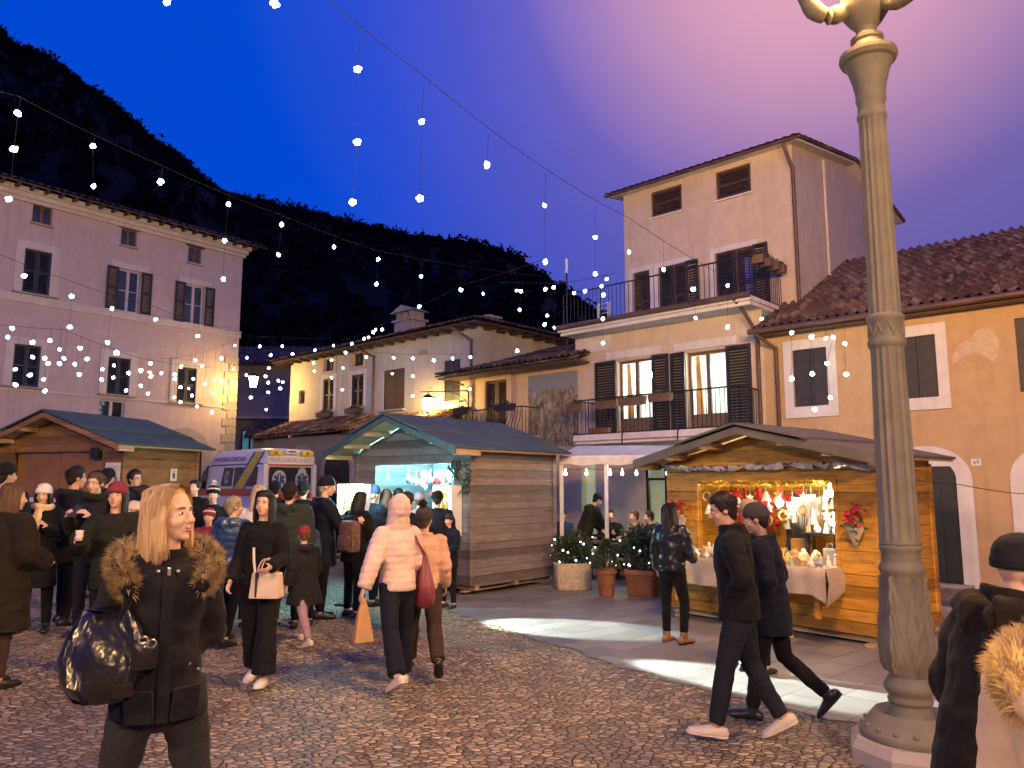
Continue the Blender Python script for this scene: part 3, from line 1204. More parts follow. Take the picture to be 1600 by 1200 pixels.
# the painting: a generic throng of pale figures under a blue grey sky
mm_ = NT('wallpainting')
v = mm_.coord((1, 1, 1))
sx = mm_.n('SeparateXYZ')
mm_.l(v, sx.inputs[0])
vo = mm_.n('TexVoronoi', feature='F1')
vo.inputs['Scale'].default_value = 6.5
mpv = mm_.n('Mapping')
mpv.inputs['Scale'].default_value = (1.5, 1, 0.75)
mm_.l(v, mpv.inputs[0])
nz0 = mm_.n('TexNoise')
nz0.inputs['Scale'].default_value = 2.2
nz0.inputs['Detail'].default_value = 6
mm_.l(mpv.outputs[0], nz0.inputs['Vector'])
va = mm_.n('VectorMath', operation='MULTIPLY_ADD')
mm_.l(nz0.outputs['Color'], va.inputs[0])
va.inputs[1].default_value = (0.8, 0.8, 0.8)
mm_.l(mpv.outputs[0], va.inputs[2])
mm_.l(va.outputs[0], vo.inputs['Vector'])
fig = mm_.ramp(mm_.noise(va.outputs[0], 4.5, 6, 0.6), [(0.3, (0.10, 0.085, 0.07)), (0.42, (0.19, 0.155, 0.115)), (0.52, (0.34, 0.28, 0.18)), (0.62, (0.42, 0.37, 0.29)), (0.75, (0.26, 0.27, 0.30))])
fig = mm_.mix(mm_.ramp(vo.outputs['Distance'], [(0.35, 0.0), (0.8, 0.7)]), fig, (0.07, 0.06, 0.06))
edge = mm_.math('ADD', sx.outputs[2], mm_.math('MULTIPLY', mm_.noise(v, 3.0, 4), -0.9))
skyf = mm_.ramp(edge, [(0.30, 0.0), (0.42, 1.0)])
skyf = mm_.ramp(mm_.math('SUBTRACT', edge, 3.95), [(0.1, 0.0), (0.28, 1.0)])
mm_.set(Base_Color=mm_.mix(skyf, fig, (0.22, 0.25, 0.33)), Roughness=0.85)
t = MB()
t.bx(-10.84, -9.02, -0.02, 0.0, 2.98, 5.06)
mu = t.build('wall_painting', mm_.m, B)
t = MB()
t.bx(-13.1, -10.4, -0.8, 0.0, 3.15, 3.3)
bs = t.build('balcony', M['stone_trim'], B)
t = MB()
for i in range(22):
    x = -13.05 + 2.6 * i / 21
    t.tube([(x, -0.74, 3.3), (x, -0.88, 3.42), (x, -0.9, 3.6), (x, -0.78, 3.8), (x, -0.74, 4.1)], 0.013, 5)
for y, s in ((-13.05, 1), (-10.45, 1)):
    for k in range(5):
        t.tube([(y, -0.7 + k * 0.15, 3.3), (y, -0.7 + k * 0.15, 4.1)], 0.012, 5)
    t.tube([(y, -0.74, 4.1), (y, -0.02, 4.1)], 0.018, 6)
t.tube([(-13.05, -0.74, 4.1), (-10.45, -0.74, 4.1)], 0.02, 6)
t.build('railing', M['iron'], bs)

# ---------------------------------------------------------------- tall house with terrace
B = thing('terrace_house', (RO[0], RO[1], 0), RA, 'tall peach house with lit balcony windows, roof terrace and set back top storey', 'building')
w = MB()
W1, W2 = (-7.69, -6.61, 3.21, 5.15), (-5.63, -4.56, 3.19, 5.13)
wall_holes(w, -9.05, -3.62, -0.2, 5.95, [W1, W2, (-6.9, -5.3, -0.2, 2.55), (-8.95, -8.45, 0.0, 2.45)], depth=0.24)
w.quad((-9.05, 0, -0.2), (-9.05, 8, -0.2), (-9.05, 8, 5.95), (-9.05, 0, 5.95))
w.build('wall', M['cream_wall'], B)
for (a, b, c, d), sw in ((W1, (0.7, 0.5)), (W2, (0.42, 0.64))):
    wn_ = glazing(a, b, c, d, 0.16, 2, 0, 0.07)
    wn_.bx(a + 0.07, b - 0.07, 0.14, 0.19, c + 0.07, c + 0.42)
    wn_ = wn_.build('window', M['frame_wood'], B)
    shutter(a - sw[0], a - 0.02, c, d + 0.03, -0.02).build('shutter', M['shutter_black'], wn_)
    shutter(b + 0.02, b + sw[1], c, d + 0.03, -0.02).build('shutter', M['shutter_black'], wn_)
    q = MB()
    q.quad((a, 0.165, c), (b, 0.165, c), (b, 0.165, d), (a, 0.165, d))
    q.build('pane', M['clear'], wn_)
    q = MB()
    q.bx(a - 0.3, b + 0.3, -0.05, 0.0, d + 0.06, d + 0.26)
    q.build('lintel', M['white_trim'], wn_)
    q = MB()
    rings = []
    for i in range(9):
        k = i / 8
        x = a + 0.08 + 0.20 * (b - a) * k
        rings.append([(x, 0.34 + 0.05 * (i % 2), c + 0.05), (x - 0.1 * k * (1 if k > .4 else 0), 0.34 + 0.05 * (i % 2), d - 0.05)])
    q.loft(rings, cap=False, closed=False)
    q.build('curtain', fabric('ambercurtain', (0.85, 0.62, 0.24), 0.8, 0.2), wn_)
room = MB()
a, b, y0, y1, c, d = -8.3, -3.9, 0.26, 3.6, 3.1, 5.6
room.quad((a, y1, c), (b, y1, c), (b, y1, d), (a, y1, d))
room.quad((a, y0, c), (a, y1, c), (a, y1, d), (a, y0, d))
room.quad((b, y0, c), (b, y1, c), (b, y1, d), (b, y0, d))
room.quad((a, y0, d), (b, y0, d), (b, y1, d), (a, y1, d))
room.quad((a, y0, c), (b, y0, c), (b, y1, c), (a, y1, c))
room.bx(-7.9, -6.9, 2.9, 3.3, 3.1, 4.1)
room.bx(-5.3, -4.4, 3.3, 3.55, 3.9, 4.5)
room.build('lit_room', plain('roomwall', (0.80, 0.80, 0.76), 0.8, 0.08), B)
t = MB()
for x in (-7.25, -4.75):
    for k in range(10):
        an = 2 * math.pi * k / 10
        t.ell((x + 0.26 * math.cos(an), 1.0 + 0.26 * math.sin(an), 4.72 + 0.05 * (k % 2)), 0.045, 8, 6)
    t.ell((x, 1.0, 4.86), 0.08, 8, 6)
M['chandelier'] = emit('chandelierbulb', (0.90, 1.0, 0.92), 230.0)
t.build('chandelier', M['chandelier'], B)
t = MB()
t.bx(-8.45, -3.75, -1.0, 0.0, 3.02, 3.17)
t.bx(-8.4, -3.8, -0.9, 0.0, 2.94, 3.02)
bal = t.build('balcony', M['white_trim'], B)
t = MB()
bars_railing(t, -8.4, -3.8, 3.17, 4.07, -0.93, 0.115)
bars_railing(t, -0.93, 0.0, 3.17, 4.07, -8.4, 0.115, axis='y')
bars_railing(t, -0.93, 0.0, 3.17, 4.07, -3.8, 0.115, axis='y')
for x in (-8.4, -6.85, -5.3):
    t.tube([(x, -0.93, 3.3), (x, -1.04, 3.1), (x, -1.04, 2.9)], 0.016, 6)
t.build('railing', M['iron'], bal)
t = MB()
t.bx(-9.1, -3.6, -0.62, 8.0, 5.93, 6.02)
t.bx(-9.15, -3.55, -0.70, 8.0, 6.02, 6.12)
ter = t.build('terrace', M['white_trim'], B)
t = MB()
t.tube([(-9.2, -0.74, 6.14), (-3.55, -0.74, 6.14)], 0.07, 10)
t.build('gutter', M['copper'], ter, smooth=True)
t = MB()
bars_railing(t, -9.05, -3.62, 6.14, 7.08, -0.55, 0.125)
bars_railing(t, -0.55, 1.1, 6.14, 7.08, -3.62, 0.10, axis='y')
t.build('railing', M['iron'], ter)
t = MB()
t.bx(-9.06, -7.85, -0.03, 0.0, 5.5, 5.92)
t.build('fascia_panel', M['white_trim'], B)
# upper storey
w = MB()
ux0, ux1, uy0, uy1, uz0, uz1 = -8.2, -3.22, 1.2, 8.8, 6.12, 10.2
D = [(-7.94, -7.37, 6.14, 7.85), (-7.1, -6.25, 6.14, 7.84), (-5.38, -4.33, 6.14, 7.88), (-7.28, -6.3, 9.31, 10.05), (-5.28, -4.31, 9.29, 10.06)]
wall_holes(w, ux0, ux1, uz0, uz1, D, y=uy0, depth=0.18)
ym = (uy0 + uy1) / 2
zr = 10.85
w.add([(ux1, uy0, uz0 - 2), (ux1, uy1, uz0 - 2), (ux1, uy1, uz1), (ux1, ym, zr), (ux1, uy0, uz1)], [(0, 1, 2, 3, 4)])
w.add([(ux0, uy0, uz0), (ux0, uy1, uz0), (ux0, uy1, uz1), (ux0, ym, zr), (ux0, uy0, uz1)], [(0, 1, 2, 3, 4)])
up_ = w.build('upper_wall', M['tower_wall'], B)
for i, (a, b, c, d) in enumerate(D):
    q = MB()
    if i < 3:
        xm = (a + b) / 2
        f_ = MB().bx(a - 0.12, a, uy0 - 0.03, uy0, c, d + 0.14).bx(b, b + 0.12, uy0 - 0.03, uy0, c, d + 0.14).bx(a, b, uy0 - 0.03, uy0, d, d + 0.14).build('door', M['white_trim'], B)
        if i == 0:
            shutter(a, b, c, d, uy0 + 0.1).build('shutter', M['shutter_brown'], f_)
        else:
            shutter(a, xm - 0.01, c, d, uy0 + 0.1).build('shutter', M['shutter'], f_)
            shutter(xm + 0.01, b, c, d, uy0 + 0.1).build('shutter', M['shutter_brown'], f_)
            shutter(b + 0.02, b + 0.4, c, d, uy0 - 0.04).build('shutter', M['shutter'], f_)
    else:
        f_ = shutter(a + 0.01, b - 0.01, c + 0.01, d - 0.01, uy0 + 0.09, True).build('window', M['shutter_brown'], B)
        q.bbox_bev(((a + b) / 2, uy0 - 0.02, c - 0.03), (b - a + 0.1, 0.12, 0.05), 0.01)
        q.build('sill', M['white_trim'], f_)
t = MB()
sl = (zr - uz1) / (ym - uy0)
for sgn in (-1, 1):
    ye = uy0 - 0.3 if sgn < 0 else uy1 + 0.3
    ze = uz1 - 0.3 * sl
    t.add([(ux0 - 0.35, ye, ze), (ux1 + 0.25, ye, ze), (ux1 + 0.25, ym, zr), (ux0 - 0.35, ym, zr),
           (ux0 - 0.35, ye, ze + 0.07), (ux1 + 0.25, ye, ze + 0.07), (ux1 + 0.25, ym, zr + 0.07), (ux0 - 0.35, ym, zr + 0.07)],
          [(0, 1, 2, 3), (7, 6, 5, 4), (0, 4, 5, 1), (1, 5, 6, 2), (3, 7, 4, 0)])
rf = t.build('roof', M['white_trim'], B)
t = MB()
for sgn in (-1, 1):
    ye = uy0 - 0.34 if sgn < 0 else uy1 + 0.34
    ze = uz1 - 0.34 * sl + 0.075
    L_ = math.hypot(ym - ye, zr - uz1 + 0.34 * sl)
    if sgn < 0:
        tile_slope(t, (ux0 - 0.42, ye, ze + 0.04), (1, 0, 0), (0, ym - ye, zr + 0.075 - ze), ux1 - ux0 + 0.75, L_, amp=0.018)
    else:
        tile_slope(t, (ux0 - 0.42, ye, ze + 0.04), (1, 0, 0), (0, ym - ye, zr + 0.075 - ze), ux1 - ux0 + 0.75, L_, amp=0.018)
t.build('roof_tiles', M['tile'], rf)
t = MB()
t.tube([(ux0 - 0.4, uy0 - 0.38, uz1 - 0.02), (ux1 + 0.28, uy0 - 0.38, uz1 - 0.02)], 0.045, 8)
t.build('gutter', M['copper'], rf, smooth=True)
pipe(B, [(ux1 - 0.05, uy0 - 0.38, uz1 - 0.08), (ux1 - 0.02, uy0 - 0.28, uz1 - 0.32), (ux1 + 0.03, uy0 - 0.08, uz1 - 0.65), (ux1 + 0.03, uy0 - 0.08, 6.2)])
pipe(B, [(ux1 + 0.05, uy0 + 1.9, uz1 + 0.2), (ux1 + 0.05, uy0 + 1.9, 6.2)], r=0.04, mat='pale_trim')
pipe(B, [(-3.95, -0.7, 6.08), (-3.9, -0.5, 5.95), (-3.72, -0.08, 5.35), (-3.72, -0.08, 0.3)])
# café front on the ground floor
t = MB()
for x in (-6.86, -6.32, -5.86, -5.34):
    t.bx(x - 0.035, x + 0.035, 0.05, 0.13, 0.0, 2.5)
t.bx(-6.86, -5.34, 0.06, 0.12, 2.02, 2.08)
t.bx(-6.86, -5.34, 0.06, 0.12, 2.48, 2.55)
cd = t.build('cafe_door', M['iron'], B)
t = MB()
t.quad((-6.86, 0.1, 0), (-5.34, 0.1, 0), (-5.34, 0.1, 2.5), (-6.86, 0.1, 2.5))
t.build('pane', M['clear'], cd)
t = MB()
a, b, y0, y1, c, d = -8.96, -4.6, 0.26, 3.0, 0.0, 2.75
t.quad((a, y1, c), (b, y1, c), (b, y1, d), (a, y1, d))
t.quad((a, y0, c), (a, y1, c), (a, y1, d), (a, y0, d))
t.quad((b, y0, c), (b, y1, c), (b, y1, d), (b, y0, d))
t.quad((a, y0, d), (b, y0, d), (b, y1, d), (a, y1, d))
t.quad((a, y0, c + 0.02), (b, y0, c + 0.02), (b, y1, c + 0.02), (a, y1, c + 0.02))
t.bx(-6.7, -6.2, 2.6, 2.95, 0.0, 2.2)
t.build('cafe_room', plain('cafewall', (0.66, 0.66, 0.58), 0.8, 0.15, 2), B)

# ---------------------------------------------------------------- orange house on the right
B = thing('orange_house', (RO[0], RO[1], 0), RA, 'orange plastered house with white framed shuttered windows and arched doorways', 'building')
hol = [(-2.95, -2.20, 3.60, 4.86), (-0.80, -0.08, 3.61, 4.85), (1.25, 2.0, 3.59, 4.96), (3.4, 4.15, 3.59, 4.9)]
w = MB()
wall_holes(w, -3.62, 8, -0.2, 5.4, hol, depth=0.16)
w.quad((8, 0, -0.2), (8, 9, -0.2), (8, 9, 5.4), (8, 0, 5.4))
w.build('wall', M['orange_wall'], B)
for i, (a, b, c, d) in enumerate(hol):
    window(B, a, b, c, d, 'closed', 'frame_wood', 'shutter', surround=(0.2, 0.2, 0.24, 0.22) if i < 2 else None, slats=False)
t = MB()
tile_slope(t, (-3.62, -0.45, 5.36), (1, 0, 0), (0, 0.885, 0.465), 12.2, 5.6, pitch=0.2, row=0.34, amp=0.06)
rf = t.build('roof', M['tile'], B)
t = MB()
t.bx(-3.6, 8.4, -0.38, 0.0, 5.24, 5.33)
t.build('eave_board', M['copper'], rf)
t = MB()
t.tube([(-3.75, -0.48, 5.32), (8.4, -0.48, 5.32)], 0.065, 10)
t.build('gutter', M['copper'], rf, smooth=True)
pipe(B, [(-3.6, -0.48, 5.26), (-3.45, -0.3, 5.12), (-3.30, -0.07, 4.95), (-3.30, -0.07, 0.3)])
pp = NT('barepatch')
v = pp.coord()
pp.set(Base_Color=pp.ramp(pp.noise(v, 7, 5), [(0.3, (0.48, 0.36, 0.24)), (0.7, (0.60, 0.48, 0.35))]), Roughness=0.95)
t = MB()
t.prism([(0.16, 4.2), (0.22, 4.45), (0.36, 4.62), (0.52, 4.68), (0.62, 4.82), (0.78, 4.86), (0.93, 4.76), (0.985, 4.52), (0.95, 4.28), (0.85, 4.20), (0.72, 4.33), (0.58, 4.42), (0.42, 4.38), (0.28, 4.28)], 'y', -0.006, 0.0)
t.build('bare_patch', pp.m, B)
for xc in (-0.42, 1.78, 4.4):
    t = MB()
    arch_ring(t, xc, 0.53, 0.80, -0.1, 2.02, -0.06, 0.0, 0.8)
    if xc < 0:
        t.bx(xc - 0.53, xc + 0.53, -0.05, 0.0, 2.26, 2.46)
    pt = t.build('portal', M['white_trim'], B)
    t = MB()
    t.prism([(xc - 0.53, 0.02), (xc + 0.53, 0.02)] + arch_pts(xc, 0.53, 2.02, 18, 0.8), 'y', -0.014, 0.0)
    for k in range(4):
        t.bx(xc - 0.5 + k * 0.26, xc - 0.28 + k * 0.26, -0.03, -0.014, 0.1, 2.0)
    t.build('door', M['shutter_black'], pt)
    t = MB()
    t.bx(xc - 0.7, xc + 0.7, -0.3, -0.06, -0.06, 0.06)
    t.build('doorstep', M['stone_trim'], pt)
t = MB()
t.bx(0.37, 0.54, -0.02, 0.0, 2.26, 2.39)
pl = t.build('number_plate', M['white_paint'], B)


def text_mesh(name, body, size, mat, parent, loc, rot, extrude=0.002, bold=False, fit=None):
    cu = bpy.data.curves.new(name, 'FONT')
    cu.body = body
    cu.size = size
    cu.extrude = extrude
    cu.align_x = 'CENTER'
    cu.align_y = 'CENTER'
    if bold:
        cu.offset = size * 0.02
    ob = bpy.data.objects.new(name, cu)
    SCR.collection.objects.link(ob)
    SCR.view_layers[0].update()
    me = bpy.data.meshes.new_from_object(ob.evaluated_get(SCR.view_layers[0].depsgraph))
    bpy.data.objects.remove(ob)
    if fit:
        xs = [v_.co.x for v_ in me.vertices]
        k = fit / (max(xs) - min(xs))
        for v_ in me.vertices:
            v_.co.x *= k
    o = link(name, me, mat, parent)
    o.location = loc
    o.rotation_euler = rot
    return o


text_mesh('numerals', '69', 0.10, M['ink'], pl, (0.455, -0.0215, 2.325), (math.pi / 2, 0, 0), 0.001)
# ------------------------------------------------------------------ lamp posts
M['globe'] = emit('opalglobe', (1.0, 0.53, 0.16), 720.0)
M['globe_strong'] = emit('strongopalglobe', (1.0, 0.64, 0.30), 900.0)
M['globe_bright'] = emit('brightopalglobe', (1.0, 0.59, 0.24), 1650.0)
LX, LY = 2.80, 5.6


def zl(py):
    return at(1395, py, LY).z


def rl(py, hw):
    r = ray(1395, py)
    return 0.88 * hw / F * LY / r[1]


def make_lamp(label):
    root = thing('street_lamp', (0, 0, 0), 0, label, 'street lamp', 'ornate street lamps of the square')
    t = MB()
    t.lathe([(0.43, -0.1), (0.43, 0.09), (0.41, 0.12), (0.39, 0.155), (0.30, 0.16)], 8)
    t.build('plinth', M['stone_trim'], root)
    t = MB()
    z0 = 0.16
    prof = [(0.335, z0), (0.345, z0 + 0.03), (0.335, z0 + 0.055), (0.31, z0 + 0.075), (0.275, z0 + 0.12), (0.235, z0 + 0.17)]
    t.lathe(prof + [(rl(1120, 40), zl(1122)), (rl(1105, 33), zl(1106)), (rl(1100, 32), zl(1100)), (rl(1096, 36), zl(1097)), (rl(1092, 37), zl(1092)), (rl(1088, 34), zl(1088)), (rl(1084, 35), zl(1084)), (rl(1080, 40), zl(1079)), (rl(1075, 42), zl(1073)), (rl(1068, 40), zl(1067)), (rl(1062, 35), zl(1061)), (rl(1056, 33), zl(1056))], 48)
    for k in range(16):
        a = 2 * math.pi * k / 16
        t.ell((0.31 * math.cos(a), 0.31 * math.sin(a), z0 + 0.075), (0.022, 0.022, 0.016), 8, 6)
    t.build('base', M['cast'], root, smooth=True)
    # vase with leaf relief
    t = MB()
    zz = [(1056, 33), (1046, 37), (1034, 41.5), (1020, 43.5), (1000, 43), (980, 41), (960, 38.8), (940, 37), (920, 35.6), (905, 35), (898, 35.5), (893, 39.5), (888, 40.5), (883, 38), (878, 34.5), (868, 34), (862, 34.5), (858, 37.5), (853, 37.5), (850, 34.5)]
    rings = []
    n = 96
    fine = []
    for (a, b) in zip(zz, zz[1:]):
        m_ = max(1, int(abs(a[0] - b[0]) / 3))
        for i in range(m_):
            k = i / m_
            fine.append((a[0] + (b[0] - a[0]) * k, a[1] + (b[1] - a[1]) * k))
    fine.append(zz[-1])
    for py, hw in fine:
        ring = []
        z, r = zl(py), rl(py, hw) * 0.93
        for j in range(n):
            th = 2 * math.pi * j / n
            d = 0
            if 900 < py < 1050:
                s = (1050 - py) / 150
                u = ((th * 6 / (2 * math.pi)) % 1) - 0.5
                wd = 0.42 * math.sin(math.pi * min(1, s * 1.05)) ** 0.6 + 0.03
                if abs(u) < wd:
                    d = 0.016 * (1 - (abs(u) / wd) ** 2) + 0.004 * math.sin(abs(u) * 40 + s * 26) + (0.010 if abs(u) < 0.05 else 0)
                else:
                    d = 0.004 * noise.noise((th * 6, s * 14, 0))
            ring.append(((r + d) * math.cos(th), (r + d) * math.sin(th), z))
        rings.append(ring)
    t.loft(rings)
    t.build('vase', M['cast'], root, smooth=True)
    t = MB()
    t.lathe([(rl(850, 34), zl(850)), (rl(845, 33.5), zl(845)), (rl(838, 33), zl(838)), (rl(700, 31), zl(700)), (rl(570, 27.5), zl(570)), (rl(545, 27.5), zl(545))], 96, flute=16, flute_d=0.012, fz=(zl(840), zl(560)))
    t.build('lower_shaft', M['cast'], root, smooth=0.6)
    t = MB()
    t.lathe([(rl(545, 27.5), zl(545)), (rl(541, 31), zl(541)), (rl(535, 32), zl(535)), (rl(530, 29), zl(530)), (rl(505, 28), zl(505)), (rl(501, 31), zl(501)), (rl(496, 31.5), zl(496)), (rl(492, 27.5), zl(492))], 48)
    for k in range(10):
        a = 2 * math.pi * k / 10
        r = rl(517, 28.5)
        for s in (-1, 1):
            p0 = (r * math.cos(a), r * math.sin(a), zl(507))
            p1 = (r * math.cos(a + s * 0.3), r * math.sin(a + s * 0.3), zl(527))
            t.tube([p0, p1], 0.009, 6)
    t.build('collar', M['cast'], root, smooth=True)
    t = MB()
    t.lathe([(rl(492, 27), zl(492)), (rl(480, 26.5), zl(480)), (rl(200, 22.5), zl(200)), (rl(188, 22.5), zl(188))], 96, flute=16, flute_d=0.011, fz=(zl(485), zl(196)))
    t.build('upper_shaft', M['cast'], root, smooth=0.6)
    t = MB()
    t.lathe([(rl(190, 22), zl(190)), (rl(186, 24.5), zl(186)), (rl(180, 24.5), zl(180)), (rl(176, 22.5), zl(176)), (rl(163, 22.5), zl(163)), (rl(158, 25), zl(158)), (rl(152, 24.5), zl(152)), (rl(148, 24.5), zl(148)), (rl(130, 28), zl(130)), (rl(112, 34), zl(112)), (rl(101, 39), zl(101)), (rl(98, 45), zl(98)), (rl(92, 48), zl(92)), (rl(86, 47), zl(86)), (rl(83, 42), zl(83)), (rl(82, 29), zl(82)), (rl(72, 27), zl(72)), (rl(68, 24), zl(68)), (rl(66, 27), zl(66)), (rl(61, 27), zl(61)), (rl(58, 22), zl(58)), (rl(54, 17), zl(54)), (rl(46, 17), zl(46)),
             (rl(36, 27), zl(36)), (rl(22, 38), zl(22)), (rl(5, 42), zl(5)), (rl(-8, 38), zl(-8)), (rl(-22, 24), zl(-22)), (0.07, zl(-24)), (0.065, zl(-24) + 0.35), (0.09, zl(-24) + 0.38), (0.09, zl(-24) + 0.42)], 48)
    t.build('capital', M['cast'], root, smooth=0.5)
    zt = zl(12)
    top = zl(-24) + 0.42
    for k, an in enumerate((R_(184), R_(64), R_(-56))):
        t = MB()
        pts, rad = [], []
        for i in range(15):
            s = i / 14
            CP = [(0.06, 0.03), (0.14, -0.02), (0.24, -0.075), (0.34, -0.085), (0.43, -0.03), (0.475, 0.06), (0.49, 0.17)]
            q_ = s * (len(CP) - 1)
            i0 = min(int(q_), len(CP) - 2)
            f_ = q_ - i0
            P0, P1, P2, P3 = CP[max(0, i0 - 1)], CP[i0], CP[i0 + 1], CP[min(len(CP) - 1, i0 + 2)]
            x, z = [0.5 * (2 * P1[c] + (P2[c] - P0[c]) * f_ + (2 * P0[c] - 5 * P1[c] + 4 * P2[c] - P3[c]) * f_ * f_ + (3 * P1[c] - P0[c] - 3 * P2[c] + P3[c]) * f_ ** 3) for c in (0, 1)]
            pts.append((x * math.cos(an), x * math.sin(an), zt + z))
            rad.append(0.066 + 0.006 * math.sin(s * 22))
        pts.append((0.495 * math.cos(an), 0.495 * math.sin(an), zt + 0.32))
        rad.append(0.05)
        t.tube(pts, rad, 14)
        e = Vector(pts[-1])
        t.lathe([(0.05, -0.16), (0.085, -0.14), (0.075, -0.11), (0.06, -0.05), (0.10, 0.0), (0.12, 0.05), (0.06, 0.06)], 20, e)
        for i in range(3, 12):
            q = Vector(pts[i])
            t.ell(q + Vector((0, 0, rad[i] * 0.8)), 0.018, 6, 5)
        am = t.build('arm', M['cast'], root, smooth=True)
        t = MB()
        t.ell(e + Vector((0, 0, 0.24)), (0.17, 0.17, 0.2), 20, 14)
        t.build('globe', M['globe'], am, smooth=True)
    t = MB()
    t.ell((0, 0, top + 0.18), (0.17, 0.17, 0.2), 20, 14)
    t.build('globe', M['globe'], root, smooth=True)
    return root


lamp = make_lamp('ornate cast iron lamp post standing in front of the golden stall')
lamp.location = (LX, LY, gz(LX, LY))
for q_, a_, l_ in (((5.2, -6.0), 0.6, 'unseen cast iron lamp post added behind the viewer on the right'), ((-7.0, -3.5), 1.1, 'unseen cast iron lamp post added behind the viewer on the left')):
    lp = dup(lamp, (q_[0], q_[1], gz(*q_)), a_, l_)  # unseen copies, added to light the facades and the foreground
    for c_ in [lp] + list(lp.children_recursive):
        if c_.name.startswith('globe'):
            c_.material_slots[0].link = 'OBJECT'
            c_.material_slots[0].material = M['globe_bright'] if q_[0] > 0 else M['globe_strong']

# ------------------------------------------------------------------ wall lanterns
M['lantern_glass'] = emit('lanternglass', (1.0, 0.60, 0.16), 300.0)


def lantern(label, wall, lampc, s=1.0):
    d = Vector(lampc) - Vector(wall)
    root = thing('wall_lantern', wall, 0, label, 'wall lantern', 'wall lanterns on the house corners')
    d.z = 0
    L = d.length
    u = d.normalized()
    t = MB()
    zt = (lampc[2] - wall[2]) + 0.42 * s
    a = Vector((0, 0, zt))
    t.tube([a, a + u * (L + 0.25)], 0.018, 8)
    t.tube([Vector((0, 0, zt - 0.55)), Vector((0, 0, zt + 0.12))], 0.022, 8)
    t.tube([a + u * (0.02 + 0.75 * L * (1 - math.cos(q * math.pi / 16)) / 1.0) * 0.9 + Vector((0, 0, -0.5 + 0.5 * math.sin(q * math.pi / 16))) for q in range(9)], 0.012, 6)
    for q in (0.3, 0.62, 0.95):
        c = a + u * (L * q)
        t.tube([c + u * (0.07 * math.cos(w)) + Vector((0, 0, 0.07 + 0.07 * math.sin(w))) for w in [i * 0.5 for i in range(12)]], 0.008, 5)
    t.tube([a + u * L, a + u * L + Vector((0, 0, -0.14))], 0.012, 6)
    t.build('bracket', M['iron'], root)
    c = u * L + Vector((0, 0, lampc[2] - wall[2]))
    t = MB()
    n = 6
    for k in range(n):
        an = 2 * math.pi * k / n
        t.tube([c + Vector((0.19 * s * math.cos(an), 0.19 * s * math.sin(an), 0.2 * s)), c + Vector((0.11 * s * math.cos(an), 0.11 * s * math.sin(an), -0.22 * s))], 0.008, 5)
    t.lathe([(0.215 * s, 0.2 * s), (0.22 * s, 0.22 * s), (0.12 * s, 0.3 * s), (0.04 * s, 0.34 * s), (0.01, 0.36 * s)], 12, c)
    t.lathe([(0.02, -0.28 * s), (0.12 * s, -0.24 * s), (0.12 * s, -0.22 * s)], 12, c)
    t.build('frame', M['iron'], root)
    t = MB()
    t.lathe([(0.10 * s, -0.21 * s), (0.18 * s, 0.19 * s)], 12, c)
    t.build('glass', M['lantern_glass'], root, smooth=True)
    return root


p_ = at(396, 597, 30.0)
wx, wy = rot2(LO, LA, 0.03, 0.25)
lantern('lit lantern on the stone corner of the pink palazzo', (wx, wy, p_.z - 0.1), tuple(p_), 1.0)
wx, wy = rot2(RO, RA, -13.3, -0.08)
lx, ly = rot2(RO, RA, -14.45, -0.75)
lantern('lit lantern hanging by the ochre house beside its balcony', (wx, wy, 4.5), (lx, ly, 4.42), 1.0)

# ------------------------------------------------------------------ market stalls


